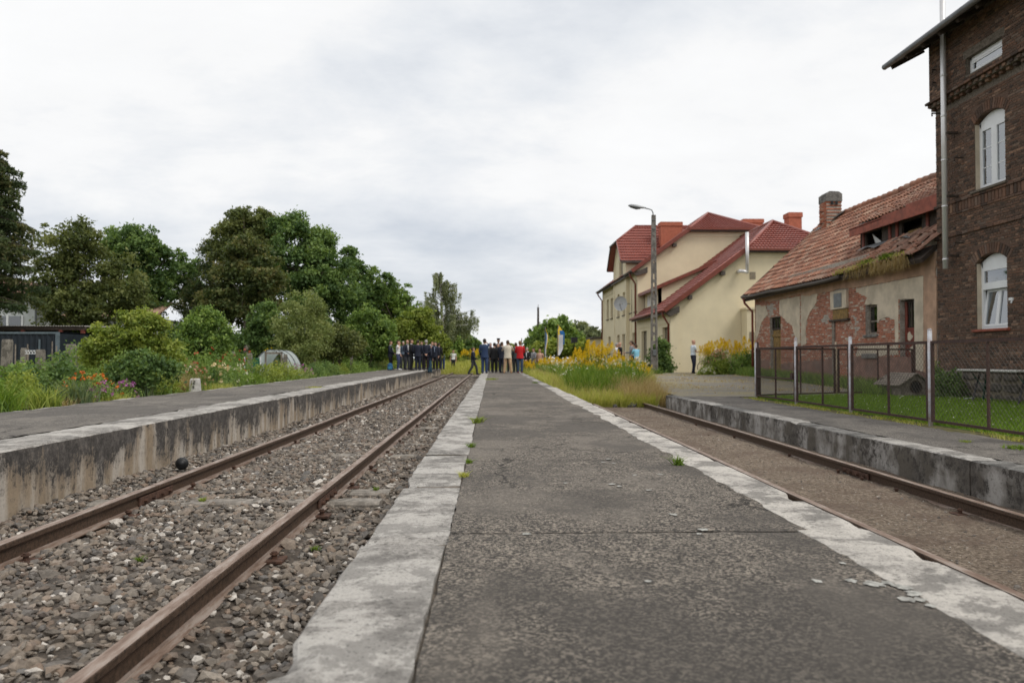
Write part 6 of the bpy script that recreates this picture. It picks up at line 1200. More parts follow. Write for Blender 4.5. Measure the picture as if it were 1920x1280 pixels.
pl(829.5, 54.5, .50, 10, 1.74, 'man in light blue shirt and blue jeans standing apart, seen from behind', LBLUE, (0.025, 0.05, 0.14), pose='front', hair='grey', jacket=False)
pl(850.0, 63.0, .28, 185, 1.66, 'young person in white t-shirt and black trousers on the left track', WHITE, BLACK, jacket=False, hair='fair', shoes=WHITE)
pl(887.0, 50.6, .20, 88, 1.80, 'man in dark jacket and grey trousers striding across the left track', NAVY, CHAR, pose='walk', stride=.55, hair='brown', shoes=None)
# group at the end of the middle platform
pl(908.5, 40.2, ZM, 8, 1.80, 'man in blue suit with phone at his ear at the middle platform end', BLUE, BLUE, pose='phone', hair='dark', build=1.05)
pl(919.5, 45.5, ZM, 170, 1.70, 'grey haired man half hidden behind the man in blue suit', CHAR, CHAR, hair='grey')
pl(927.0, 42.6, ZM, -8, 1.64, 'stocky man in black suit seen from behind with tufted dark hair', BLACK, BLACK, pose='side', hair='dark', build=1.12)
pl(934.5, 46.0, ZM + .22, 175, 1.72, 'uniformed man with peaked dark cap standing deep in the middle group', CHAR, CHAR, hair='grey', cap=BLACK)
pl(934.0, 44.4, ZM, 180, 1.62, 'bald man with light shirt facing the camera in the middle group', NAVY, NAVY, bald=True, pose='front')
pl(941.0, 42.2, ZM, 30, 1.68, 'man in navy suit just left of the man in the cream jacket', NAVY, NAVY, pose='front', hair='brown')
pl(952.0, 40.8, ZM, 2, 1.74, 'man in cream jacket and tan trousers with legs apart, seen from behind', BEIGE, TAN, pose='camera', hair='brown', stance=.19, shoes=(0.35, 0.20, 0.10), build=1.08)
pl(956.0, 44.6, ZM, -10, 1.60, 'person in black showing between the legs of the tan trousers', BLACK, BLACK, hair='dark')
pl(967.0, 43.4, ZM, -20, 1.66, 'man in dark green grey jacket between cream jacket and red sweater', (0.045, 0.055, 0.06), BLACK, pose='side', hair='brown')
pl(975.0, 41.2, ZM, 3, 1.72, 'man in bright red sweater and blue jeans at the right of the platform end', REDC, DENIM, pose='hold', hair='fair', shoes=(0.16, 0.03, 0.02), build=1.03)
pl(988.0, 46.5, .25, 195, 1.68, 'white haired man in black jacket and white shirt behind the weeds', BLACK, CHAR, hair='grey', shirt=WHITE, pose='front')
pl(1000.5, 48.0, .25, 230, 1.66, 'dark haired person in grey jacket behind the goldenrod', GREYC, CHAR, hair='dark', pose='hold')
pl(1012.0, 49.0, .22, 200, 1.66, 'person in pale pink top behind the goldenrod beside the flags', (0.55, 0.33, 0.26), CHAR, hair='fair', jacket=False)
# people by the yellow house
zy = yard(8, 43)
pl(1156.8, 44.5, zy, 120, 1.68, 'man in white shirt mostly hidden behind the bald man in black', WHITE, CHAR, jacket=False, hair='grey', pose='hold')
pl(1162.5, 43.2, zy, 265, 1.70, 'bald man in black t-shirt facing left in front of the yellow house', BLACK, BLACK, jacket=False, bald=True, pose='hold', build=1.08)
pl(1184.5, 39.5, zy, 290, 1.70, 'woman in grey cardigan and black trousers facing left by the yellow house', GREYC, BLACK, jacket=False, hair='brown', pose='hold')
pl(1188.5, 41.5, zy, 280, 1.62, 'dark haired person hidden behind the woman in grey cardigan', CHAR, CHAR, hair='dark')
m, t, o = mat('skirt_print'); v = nd(t, 'TexCoord').outputs['Object']; vo = nd(t, 'TexNoise', Vector=v, Scale=16.0, Detail=3.0)
finish(t, o, ramp(t, vo.outputs[0], [(0.44, (0.10, 0.13, 0.14)), (0.5, (0.62, 0.64, 0.62))]), .85)
pl(1194.5, 38.6, zy - .02, 330, 1.52, 'woman in light blue top and patterned white skirt bending forward', (0.22, 0.50, 0.66), BLACK, jacket=False, hair='brown', skirt=MT['skirt_print'], pose='down', lean=.10, build=1.12)
pl(1300.0, 39.6, yard(10, 39.6), 80, 1.76, 'bald man in white t-shirt reading a phone by the yellow gable wall', (0.62, 0.68, 0.74), (0.014, 0.016, 0.032), jacket=False, bald=True, pose='hold', stride=.12, build=1.05)
# rucksack
rx_, ry_, rz_ = feet(731.5, 45.4, ZL); bp = empty('rucksack', (rx_, ry_, ZL)); tag(bp, 'blue rucksack standing on the left platform at the feet of the group', 'rucksack')
part('body', cloth((0.02, 0.09, 0.20)), bp, lambda b: b.rings([[(w * math.cos(a), d * math.sin(a), z) for a in [i * .449 for i in range(14)]] for z, w, d in ((0, .12, .09), (.02, .17, .12), (.2, .17, .13), (.36, .13, .10), (.42, .05, .04))]), True); part('pocket', cloth((0.05, 0.20, 0.30)), bp, lambda b: b.cbox(-.11, .11, -.17, -.10, .03, .2, .03)); part('strap', cloth(BLACK), bp, lambda b: b.tube([(-.05, 0, .4), (0, 0, .46), (.05, 0, .4)], .012, 6))
# ================================================================== vegetation
def unit(a): return a / np.maximum(1e-9, np.linalg.norm(a, axis=1, keepdims=True))
def leaves(P, size, up=.5, aspect=.6, droop=0.0, jitter=.35):
    """one rhombic leaf per point; returns verts (4n), faces"""
    n = len(P); nr = unit(rng.normal(size=(n, 3)) + np.array([0, 0, up])); t = rng.normal(size=(n, 3)); t[:, 2] -= droop; t = unit(t - nr * (t * nr).sum(1, keepdims=True)); b = np.cross(nr, t)
    s = (size * rng.uniform(1 - jitter, 1 + jitter, n))[:, None] if np.isscalar(size) else (size * rng.uniform(1 - jitter, 1 + jitter, n))[:, None]
    V = np.stack([P - t * s * .5, P + b * s * aspect * .5 - t * s * .05, P + t * s * .5, P - b * s * aspect * .5 - t * s * .05], 1).reshape(-1, 3)
    return V, np.arange(4 * n).reshape(n, 4)
def blob(lobes, n, shell=.55, flat=.55, rc=(.35, .8), per=60, rr=None, gaps=-.12):
    """leaf clusters through the outer volume of several lobes, with gaps and ragged sprays; returns points and per-point cluster value"""
    r = rr or rng; pts, val = [], []; vol = np.array([l[1][0] * l[1][2] for l in lobes]); vol = vol / vol.sum(); nc = max(3, int(1.5 * n / per)); mrc = np.mean(rc); fq = .62 / mrc
    for (c, rad), v in zip(lobes, vol):
        k = max(3, int(nc * v)); d = unit(r.normal(size=(k, 3))); q = (r.uniform(shell ** 3, 1, k) ** (1 / 3)); q = q * (1 + .30 * np.array([mnoise.noise(Vector((x[0] * 2.3 + c[0], x[1] * 2.3, x[2] * 2.3 + c[2]))) for x in d])) + np.where(r.random(k) < .14, r.uniform(.03, .15, k), 0)
        C = np.array(c) + d * q[:, None] * np.array(rad); R_ = r.uniform(*rc, k) * np.where(q > 1.0, .62, 1.0)
        for i in range(k):
            if mnoise.noise(Vector(C[i]) * fq) < gaps: continue
            m = max(6, int(per * r.uniform(.6, 1.4) * (R_[i] / mrc) ** 1.5)); p = r.normal(size=(m, 3)) * np.array([.5, .5, .5 * flat]) * R_[i]; p[:, 2] -= .25 * (p[:, 0] ** 2 + p[:, 1] ** 2) / max(.05, R_[i]); pts.append(C[i] + p)
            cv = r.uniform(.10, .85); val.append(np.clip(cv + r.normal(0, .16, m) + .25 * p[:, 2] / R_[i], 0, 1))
    return np.concatenate(pts), np.concatenate(val)
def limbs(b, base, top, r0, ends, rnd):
    base, top = Vector(base), Vector(top); n = 7; P = [base.lerp(top, i / n) + Vector((rnd.uniform(-1, 1), rnd.uniform(-1, 1), 0)) * r0 * .5 * (i > 0) for i in range(n + 1)]
    b.tube(P, [r0 * (1.25 if i == 0 else 1 - .72 * i / n) for i in range(n + 1)], 9)
    for e in ends:
        e = Vector(e); k = min(n - 1, max(2, int(rnd.uniform(.35, .95) * n))); s = P[k]
        if (e - s).length < .3: continue
        mid = s.lerp(e, .5) + Vector((rnd.uniform(-.2, .2), rnd.uniform(-.2, .2), .15)) * (e - s).length * .4; rr2 = r0 * rnd.uniform(.22, .42)
        b.tube([s, s.lerp(mid, .5), mid, mid.lerp(e, .5), e], [rr2, rr2 * .8, rr2 * .6, rr2 * .4, rr2 * .15], 6)
TREE_LEAVES = 0
def tree(name, label, Y, lobes, trunk, leafm, n=16000, size=.24, barkm='bark', r0=.2, cat='tree', group=None, rc=None, dy=0.0, flat=.6, gz=.4, shell=.5, up=.5, droop=0.0, aspect=.6, ends=16, gaps=-.12):
    k = Y / F; L = []
    for (cx, cy, rx, ry) in lobes:
        c = W(cx, cy, Y + rng.uniform(-.5, .5) * rx * k * .8); L.append(((c.x, c.y, c.z), (rx * k, rx * k * .85, ry * k)))
    tb = W(trunk[0], trunk[2], Y); tp = W(trunk[1], trunk[3], Y); root = empty(name, (tb.x, Y, gz)); tag(root, label, cat, group)
    mr_ = np.mean([l[1][0] for l in L]); n = int(n * 1.45); size = size * .80; rcc = rc or (mr_ * .20, mr_ * .46); P, val = blob(L, n, shell, flat, rcc, per=max(24, n // 300), gaps=gaps)
    P -= np.array([tb.x, Y, gz]); P = P[P[:, 2] > .02] if True else P; val = val[:len(P)]
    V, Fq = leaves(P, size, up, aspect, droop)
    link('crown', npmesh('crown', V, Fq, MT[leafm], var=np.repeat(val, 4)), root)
    b = MB(); rnd = random.Random(len(label)); sel = [P[int(rng.integers(len(P)))] for _ in range(ends)]
    limbs(b, (0, 0, -.1), (tp.x - tb.x, 0, tp.z - gz), r0, sel, rnd); b.build('trunk', MT[barkm], root, True); return root
# --- trees of the left side
tree('maple_tree', 'broad dark olive tree left of centre-left, standing over the carport roof', 46, [(130, 455, 58, 48), (100, 520, 40, 55), (165, 520, 55, 62), (200, 575, 52, 55), (125, 570, 58, 45), (230, 530, 40, 50)], (133, 140, 668, 500), 'leaf_olive', 26000, .24, r0=.32, shell=.35)
tree('oak_tree', 'dark green tree close behind the broad olive tree', 53, [(255, 472, 50, 48), (292, 500, 32, 50), (270, 560, 46, 58), (225, 455, 32, 28)], (262, 260, 665, 500), 'leaf_dark', 20000, .27, r0=.3, shell=.4)
tree('young_tree', 'slender tree with a bare lower trunk between the two large tree groups', 56, [(345, 512, 24, 26), (328, 535, 20, 26), (362, 500, 18, 18), (368, 550, 26, 26), (340, 480, 12, 14)], (347, 346, 668, 490), 'leaf_dark', 5200, .27, r0=.16)
tree('larch_tree', 'narrow grey green conifer left of the brownish maple', 54, [(396, 478, 18, 30), (385, 530, 34, 45), (400, 570, 42, 50), (370, 580, 35, 45)], (395, 395, 672, 455), 'leaf_conifer', 12000, .26, r0=.2, aspect=.35)
tree('maple_tree', 'tall tree with thinning brownish top above the dark maples', 51, [(465, 420, 40, 32), (435, 442, 32, 34), (500, 425, 30, 34), (470, 460, 50, 40), (425, 480, 32, 40)], (470, 470, 672, 420), 'leaf_olive', 15000, .26, r0=.3, shell=.3)
tree('maple_tree', 'brownish maple with a pale trunk in front of the dark trees', 41, [(462, 468, 38, 26), (440, 515, 46, 38), (488, 520, 40, 40), (420, 565, 42, 40), (470, 575, 50, 40), (505, 555, 30, 34)], (460, 461, 684, 500), 'leaf_brown', 21000, .22, 'bark_light', .17, shell=.35)
tree('maple_tree', 'largest dark green maple in the middle of the tree group', 49, [(545, 432, 42, 36), (590, 462, 44, 42), (555, 500, 56, 52), (615, 505, 42, 50), (590, 560, 62, 55), (530, 560, 45, 50), (645, 570, 40, 52)], (580, 575, 675, 450), 'leaf_dark', 36000, .25, r0=.36, shell=.4)
tree('oak_tree', 'dark oak with small rounded tufts right of the largest maple', 62, [(655, 478, 14, 16), (662, 505, 24, 22), (692, 510, 14, 14), (690, 545, 36, 32), (720, 530, 18, 18), (670, 575, 40, 40)], (672, 668, 675, 480), 'leaf_dark', 13000, .30, r0=.28, shell=.35)
tree('lime_tree', 'rounded mid green tree near the right end of the tree row', 66, [(742, 552, 30, 24), (722, 575, 30, 34), (765, 590, 28, 34), (745, 610, 40, 40), (710, 545, 18, 18)], (745, 745, 678, 560), 'leaf_mid', 15000, .30, r0=.24, shell=.4)
tree('willow_shrub', 'tall pale green willow shrub in front of the dark maples', 36, [(568, 575, 34, 32), (590, 610, 32, 45), (545, 620, 34, 50), (570, 650, 48, 40)], (566, 566, 690, 590), 'leaf_willow', 15000, .16, r0=.08, cat='shrub', aspect=.35, up=.1, shell=.3)
tree('hazel_shrub', 'grey olive rounded bush right of the willow shrub', 38, [(640, 634, 36, 26), (615, 650, 26, 24), (660, 648, 24, 22)], (637, 637, 690, 640), 'leaf_olive', 8000, .15, r0=.07, cat='shrub', shell=.4)
tree('elder_shrub', 'dark leafy shrub between the pale trunk and the willow shrub', 38, [(498, 600, 32, 34), (515, 640, 34, 40), (478, 645, 30, 36)], (500, 500, 690, 600), 'leaf_dark', 9500, .19, r0=.08, cat='shrub', shell=.4)
tree('maple_shrub', 'mid green bushy young tree behind the left platform group', 47, [(690, 600, 32, 30), (715, 630, 28, 30), (672, 635, 28, 32), (700, 655, 40, 22)], (695, 695, 690, 600), 'leaf_mid', 11000, .22, r0=.1, cat='tree', shell=.4)
tree('maple_shrub', 'yellow green leafy young trees behind the men in dark suits', 53, [(778, 605, 28, 26), (805, 628, 24, 28), (758, 630, 28, 28), (795, 590, 16, 16), (785, 650, 50, 24), (825, 650, 20, 24)], (785, 785, 690, 600), 'leaf_light', 15000, .23, r0=.1, cat='tree', shell=.4)
tree('fruit_tree', 'mid green small tree right of the yellow green garden shrub', 25, [(388, 600, 30, 26), (370, 630, 34, 34), (408, 630, 26, 34), (390, 660, 38, 26)], (388, 388, 700, 610), 'leaf_mid', 9000, .13, r0=.06, cat='shrub', shell=.4)
tree('rowan_shrub', 'large yellow green shrub in the garden left of the marker stone', 17, [(232, 598, 20, 20), (205, 622, 28, 28), (285, 612, 26, 30), (248, 645, 55, 38), (310, 650, 28, 38), (188, 660, 26, 26), (258, 690, 52, 26), (172, 640, 16, 22), (266, 590, 12, 16)], (252, 250, 738, 610), 'leaf_light', 15000, .105, r0=.035, cat='shrub', shell=.15, aspect=.5, rc=(.09, .26), gaps=.02)
tree('garden_shrub', 'dark green shrub below the yellow green garden shrub', 15.5, [(262, 690, 40, 28), (300, 695, 26, 26), (235, 700, 24, 22)], (262, 262, 740, 690), 'leaf_dark', 6000, .095, r0=.025, cat='shrub', shell=.35, rc=(.10, .25))
for nm, lab, Y, lob, m_, n_, sz in [('elder_shrub', 'dark undergrowth below the young slender tree', 44, [(340, 640, 36, 30), (310, 650, 30, 26), (375, 650, 30, 26)], 'leaf_dark', 6500, .2), ('elder_shrub', 'dark undergrowth behind the pale trunk', 45, [(440, 650, 40, 34), (410, 640, 30, 30), (475, 655, 30, 26)], 'leaf_dark', 7500, .2), ('hazel_shrub', 'green undergrowth below the broad olive tree', 40, [(200, 640, 36, 26), (160, 645, 30, 22), (245, 640, 36, 30)], 'leaf_mid', 6000, .18), ('elder_shrub', 'dark undergrowth between maple and oak behind the willow', 52, [(620, 640, 50, 34), (660, 650, 40, 30), (560, 650, 50, 30)], 'leaf_dark', 9000, .24), ('maple_shrub', 'light green saplings between lime tree and hazel bush', 56, [(660, 620, 26, 26), (735, 640, 28, 28), (725, 660, 30, 16)], 'leaf_light', 6500, .2)]:
    tree(nm, lab, Y, lob, (lob[0][0], lob[0][0], 690, lob[0][1]), m_, n_, sz, r0=.07, cat='shrub', shell=.3, ends=6)
for k, (Y, lob, m_, n_, lab) in enumerate([(86, [(846, 648, 20, 28), (835, 660, 20, 22)], 'leaf_mid', 5000, 'green tree low behind the birch'), (98, [(866, 640, 18, 30), (856, 655, 18, 22)], 'leaf_dark', 5000, 'dark far tree right of the birch'), (118, [(884, 650, 16, 22), (873, 655, 14, 20)], 'leaf_dark', 4000, 'dark far tree near the vanishing point'), (150, [(896, 660, 10, 12)], 'leaf_dark', 1500, 'farthest small dark tree beside the track end'), (72, [(838, 668, 20, 12), (852, 672, 16, 10), (820, 668, 16, 14)], 'leaf_light', 4000, 'light green scrub behind the white t-shirt')]):
    tree('far_tree', lab, Y, lob, (lob[0][0], lob[0][0], 678, lob[0][1]), m_, n_, .0048 * Y, r0=.14, shell=.4, ends=6)
for k, (Y, lob, m_, n_, lab) in enumerate([(92, [(1045, 618, 30, 24), (1030, 635, 34, 24), (1062, 635, 30, 24)], 'leaf_mid', 9000, 'rounded green tree behind the feather flags'), (100, [(1006, 634, 16, 22), (1000, 648, 18, 16)], 'leaf_dark', 4000, 'dark conifer-like tree left of the flags'), (104, [(1088, 622, 18, 22), (1075, 640, 22, 20)], 'leaf_birch', 4500, 'grey green feathery tree right of the flags'), (100, [(1112, 630, 16, 20), (1100, 645, 24, 18)], 'leaf_birch', 4000, 'grey green tree next to the yellow house corner'), (84, [(1050, 652, 30, 14), (1085, 652, 30, 16), (1015, 655, 22, 12), (1115, 652, 20, 16)], 'leaf_light', 8000, 'light green hedge of scrub below the far trees'), (90, [(958, 656, 12, 12)], 'leaf_light', 1500, 'small far bush behind the middle group')]):
    tree('far_tree', lab, Y, lob, (lob[0][0], lob[0][0], 676, lob[0][1]), m_, n_, .0050 * Y, r0=.14, shell=.4, ends=6)
# --- weeping birch
Yb = 78.0; kb = Yb / F; tb = W(832, 680, Yb); bt = empty('birch_tree', (tb.x, Yb, .4)); tag(bt, 'tall weeping birch rising above the row of trees', 'tree')
topb = W(825, 512, Yb); P, val = [], []; b = MB(); H = topb.z - .4
tr_ = [Vector(((topb.x - tb.x) * (i / 9) ** 1.3, 0, H * i / 9)) for i in range(10)]; b.tube(tr_, [.24 * (1 - .9 * i / 9) for i in range(10)], 8)
rb = random.Random(12)
for i in range(64):
    u = rb.uniform(.30, .99); s = tr_[0].lerp(tr_[9], u); s.x = (topb.x - tb.x) * u ** 1.3; az = rb.uniform(0, 6.28); L = (1.0 - u) ** .6 * 3.0 + .35; L *= rb.uniform(.6, 1.1)
    if i < 7: az = rb.uniform(-.35, .35); u = rb.uniform(.34, .46); s = Vector(((topb.x - tb.x) * u ** 1.3, 0, H * u)); L = rb.uniform(2.2, 3.6)
    e = s + Vector((math.cos(az) * L, math.sin(az) * L, L * rb.uniform(.25, .65))); pts = [s, s.lerp(e, .5) + Vector((0, 0, .15 * L)), e]; b.tube(pts, [.05, .03, .012], 5)
    for q in range(int(9 + L * 8)):
        w_ = rb.uniform(.25, 1.08); p0 = pts[0].lerp(pts[1], w_ * 2) if w_ < .5 else pts[1].lerp(pts[2], (w_ - .5) * 2); hang = rb.uniform(.3, 1.9) * (0.5 + .5 * min(1, L / 2)); m_ = int(8 + hang * 11)
        tt = rng.uniform(0, 1, m_); pp = np.array(p0)[None] + np.stack([rng.normal(0, .06, m_), rng.normal(0, .06, m_), -tt * hang], 1); P.append(pp); val.append(np.clip(rb.uniform(.2, .8) + rng.normal(0, .12, m_), 0, 1))
P = np.concatenate(P); val = np.concatenate(val); V, Fq = leaves(P, .17, 0, .5, 1.2); link('crown', npmesh('crown', V, Fq, MT['leaf_birch'], var=np.repeat(val, 4)), bt); b.build('trunk', MT['birch_bark'], bt, True)
# --- big conifer at the left edge
Yc = 34.0; tc_ = W(-38, 672, Yc); tt_ = W(-28, 262, Yc); cf = empty('conifer_tree', (tc_.x, Yc, .4)); tag(cf, 'tall dark drooping conifer cut by the left picture edge', 'tree'); Hc = tt_.z - .4; P, val = [], []; b = MB(); b.tube([(0, 0, 0), (.1, 0, Hc * .5), (.25, 0, Hc)], [.32, .2, .03], 9)
for i in range(190):
    u = rb.uniform(.30, .985); az = rb.uniform(0, 6.283); L = (.45 + 2.5 * (1 - u) ** .55) * rb.uniform(.65, 1.12); s = Vector((.25 * u, 0, Hc * u)); d = Vector((math.cos(az), math.sin(az), 0)); rise = rb.uniform(-.10, .30)
    pts = [s + d * L * q + Vector((0, 0, L * (rise * q - .35 * q * q + .12 * q ** 3))) for q in (0, .25, .5, .75, 1)]; b.tube(pts, [.045, .035, .025, .015, .006], 5); side = Vector((-d.y, d.x, 0)); cv = rb.uniform(.1, .75)
    m_ = int(150 * L); q = rng.uniform(.15, 1.02, m_) ** .8; idx = np.clip(q * 4, 0, 3.999); i0 = idx.astype(int); fr_ = (idx - i0)[:, None]; A = np.array([p[:] for p in pts]); pos = A[i0] * (1 - fr_) + A[i0 + 1] * fr_
    sw = rng.normal(0, .26, m_) * L * .35 * (1.1 - q * .6); pos = pos + np.outer(sw, np.array(side[:])) + np.stack([np.zeros(m_), np.zeros(m_), -np.abs(rng.normal(0, .16, m_)) - np.abs(sw) * .3], 1); P.append(pos); val.append(np.clip(cv + rng.normal(0, .15, m_), 0, 1))
P = np.concatenate(P); val = np.concatenate(val); V, Fq = leaves(P, .20, .3, .32, .9); link('crown', npmesh('crown', V, Fq, MT['leaf_conifer'], var=np.repeat(val, 4)), cf); b.build('trunk', MT['bark'], cf, True)
# ------------------------------------------------------------------ blades, tufts, flowers
def blades(P, h, w, lean=.35, seed=None):
    n = len(P); a = rng.uniform(0, 6.283, n); hh = h * rng.uniform(.55, 1.15, n); lx = rng.normal(0, lean, n) * hh; ly = rng.normal(0, lean, n) * hh; c, s = np.cos(a) * w * .5, np.sin(a) * w * .5
    z = np.zeros(n); o = lambda fx, fw, fz: np.stack([P[:, 0] + lx * fx + c * fw, P[:, 1] + ly * fx + s * fw, P[:, 2] + hh * fz], 1)
    V = np.stack([o(0, 1, 0), o(0, -1, 0), o(.35, -.8, .6), o(.35, .8, .6), o(1, .06, 1), o(1, -.06, 1)], 1).reshape(-1, 3); k = np.arange(n)[:, None] * 6
    return V, np.concatenate([k + np.array([0, 1, 2, 3]), k + np.array([3, 2, 5, 4])], 0)
def bvar(n, lo=.0, hi=1.0): return np.repeat(rng.uniform(lo, hi, n), 6)
def tuft(name, label, cat, x, y, z, r, h, n, m_, w=.014, lean=.45, group=None, root=None):
    P = np.stack([rng.normal(0, r * .45, n), rng.normal(0, r * .45, n), np.zeros(n)], 1); V, Fq = blades(P, h, w, lean); o = link(name, npmesh(name, V, Fq, MT[m_], var=bvar(n)), root, (x, y, z))
    if label: tag(o, label, cat, group)
    return o
def bush(name, label, x, y, z, r, h, m_, n=1200, size=.07, flower=None, nf=60, fs=.05, cat='plant', group=None, aspect=.55, stemy=False):
    root = empty(name, (x, y, z)); tag(root, label, cat, group)
    d = unit(rng.normal(size=(n, 3))); d[:, 2] = np.abs(d[:, 2]); q = rng.uniform(.25, 1, n) ** .5; lump = 1 + .22 * np.sin(d[:, 0] * 6 + x) * np.cos(d[:, 1] * 5 + y); P = d * (q * lump)[:, None] * np.array([r, r, h]) + np.array([0, 0, .02])
    V, Fq = leaves(P, size, .4, aspect); cv = .5 + .35 * np.sin(d[:, 0] * 7 + 2 * d[:, 2] * 5 + x * 3); link('foliage', npmesh('foliage', V, Fq, MT[m_], var=np.repeat(np.clip(cv * .7 + rng.uniform(0, .3, n), 0, 1), 4)), root)
    b = MB(); 
    for k in range(7): e = P[int(rng.integers(n))]; b.tube([(0, 0, -.03), tuple(e * .5), tuple(e)], [.012, .008, .004], 5)
    b.build('stems', MT['bark'], root)
    if flower:
        d = unit(rng.normal(size=(nf, 3))); d[:, 2] = np.abs(d[:, 2]) * 1.3 + .25; d = unit(d); C = d * np.array([r, r, h]) * rng.uniform(.85, 1.12, (nf, 1)); k = 6; P = np.repeat(C, k, 0) + rng.normal(0, fs * .32, (nf * k, 3)); V, Fq = leaves(P, fs, .6, .75); link('blossoms', npmesh('blossoms', V, Fq, MT[flower], var=np.repeat(rng.uniform(0, 1, nf * k), 4)), root)
    return root
def ep(px, e): X = -(6.56 + e); return X, -X * F / (922 - px)
GZL = .47
for nm, lab, px, e, r, h, n_, m_, w, ln2 in [('ornamental_grass', 'bright green arching grass clump at the left picture edge', 16, .35, .26, .48, 280, 'leaf_fresh', .016, .5), ('daylily', 'yellow green daylily clump left of the iris', 98, .32, .22, .38, 200, 'leaf_light', .02, .5), ('iris_clump', 'grey green sword leaved iris clump by the platform', 152, .28, .30, .46, 190, 'blade_iris', .026, .38), ('iris_clump', 'smaller iris clump right of the purple asters', 278, .30, .22, .36, 130, 'blade_iris', .022, .38), ('grass_tuft', 'dry pinkish grass beside the marker stone', 345, .42, .36, .50, 420, 'blade_dry', .008, .45), ('grass_tuft', 'fresh green tuft right of the white blossoms', 476, .45, .35, .40, 320, 'leaf_fresh', .015, .5), ('grass_tuft', 'dry grass tuft just left of the iris', 128, .22, .2, .22, 200, 'blade_dry', .008, .6), ('grass_tuft', 'low grass at the platform edge under the yellow green shrub', 225, .18, .35, .2, 350, 'blade_field', .008, .5), ('grass_tuft', 'low grass right of the marker stone', 415, .2, .4, .22, 350, 'blade_field', .008, .5)]:
    x, y = ep(px, e); tuft(nm, lab, 'plant', x, y, GZL, r, h, n_, m_, w, ln2)
B = [('fern_bush', 'feathery light green bush behind the arching grass clump', 58, .95, .42, .72, 'leaf_light', 1500, .05, None, 0), ('rose_bush', 'dark green rounded bush behind the iris clump', 118, 1.7, .75, .95, 'leaf_dark', 2600, .075, None, 0), ('marigold', 'orange flowering marigolds behind the iris clump', 176, .75, .45, .42, 'leaf_mid', 900, .05, 'flower_orange', 34), ('aster', 'purple flowering aster nearest the orange marigolds', 203, .35, .18, .30, 'leaf_mid', 420, .045, 'flower_purple', 14), ('aster', 'purple flowering aster under the yellow green shrub', 243, .38, .22, .30, 'leaf_mid', 480, .045, 'flower_purple', 18), ('green_plant', 'light green leafy plant left of the dry pinkish grass', 312, .5, .35, .42, 'leaf_light', 800, .06, None, 0), ('pink_flowers', 'pinkish flowering plant behind the marker stone', 362, 1.0, .42, .55, 'leaf_olive', 900, .05, 'flower_pink', 30), ('lily', 'cream lilies on dark leaves right of the marker stone', 412, .55, .32, .52, 'leaf_dark', 900, .06, 'flower_cream', 11), ('dahlia', 'red dahlias on a tall plant behind the cream lilies', 400, 1.7, .62, .85, 'leaf_mid', 1700, .07, 'flower_red', 20), ('dahlia', 'orange red dahlias left of the polytunnel', 446, 1.6, .7, .8, 'leaf_mid', 1700, .07, 'flower_red', 22), ('daisy', 'white flowering plant right of the cream lilies', 450, .55, .35, .48, 'leaf_mid', 900, .05, 'flower_white', 18), ('green_plant', 'yellow green plant below the green polytunnel door', 505, .7, .5, .5, 'leaf_light', 1100, .07, None, 0), ('green_plant', 'yellow green plant in front of the polytunnel', 532, .7, .55, .52, 'leaf_light', 1200, .07, None, 0), ('lavender', 'greyish purple plant right of the polytunnel', 562, .8, .5, .42, 'leaf_willow', 1000, .05, 'flower_purple', 20), ('currant_bush', 'dark green bush beside the white polytunnel end', 566, 2.6, .8, 1.15, 'leaf_mid', 2200, .09, None, 0), ('box_bush', 'first dark rounded bush right of the polytunnel', 592, .75, .48, .50, 'leaf_dark', 1200, .06, None, 0), ('box_bush', 'second dark rounded bush right of the polytunnel', 616, .75, .5, .52, 'leaf_dark', 1200, .06, None, 0), ('green_plant', 'light green plant right of the two dark rounded bushes', 634, .75, .5, .42, 'leaf_light', 1000, .07, None, 0), ('box_bush', 'low green bush third from the group on the left platform', 652, .9, .55, .55, 'leaf_mid', 1200, .07, None, 0), ('box_bush', 'low green bush second from the group on the left platform', 672, .95, .6, .55, 'leaf_mid', 1200, .07, None, 0), ('box_bush', 'low green bush nearest the group on the left platform', 692, .95, .65, .55, 'leaf_dark', 1200, .08, None, 0), ('juniper', 'grey green low mound behind the rucksack', 710, .9, .8, .5, 'leaf_olive', 1300, .08, None, 0), ('raspberry_bush', 'tangled green bushes behind the green mesh fence', 640, 3.2, 1.3, 1.05, 'leaf_mid', 2600, .11, None, 0), ('raspberry_bush', 'light green tangle of shoots at the end of the mesh fence', 690, 3.0, 1.6, 1.05, 'leaf_light', 2600, .12, None, 0), ('raspberry_bush', 'green tangle left of the group on the left platform', 716, 2.2, 1.5, .95, 'leaf_light', 2200, .12, None, 0), ('rose_bush', 'mixed green bush behind the tall left garden posts', 40, 3.2, .9, .85, 'leaf_mid', 1800, .08, None, 0), ('green_plant', 'tall green perennials at far left behind the grass clump', 5, 1.5, .5, .55, 'leaf_fresh', 1300, .05, None, 0), ('rose_bush', 'green bush in front of the broad concrete post', 165, 3.0, .8, .85, 'leaf_mid', 1800, .08, 'flower_pink', 10), ('green_plant', 'green plant below the large yellow green shrub', 240, .9, .5, .45, 'leaf_mid', 1000, .06, None, 0), ('green_plant', 'low green plants right of the large yellow green shrub', 325, 1.4, .6, .6, 'leaf_mid', 1200, .06, 'flower_white', 16), ('quince_bush', 'green bush behind the dahlias', 350, 3.2, .9, .95, 'leaf_mid', 1800, .08, None, 0), ('quince_bush', 'green bush left of the polytunnel behind the dahlias', 425, 3.6, .9, .9, 'leaf_mid', 1800, .09, None, 0), ('yellow_flowers', 'golden flowering plant glowing through the polytunnel doorway', 508, 3.1, .35, .9, 'leaf_olive', 700, .07, 'goldenrod', 60)]
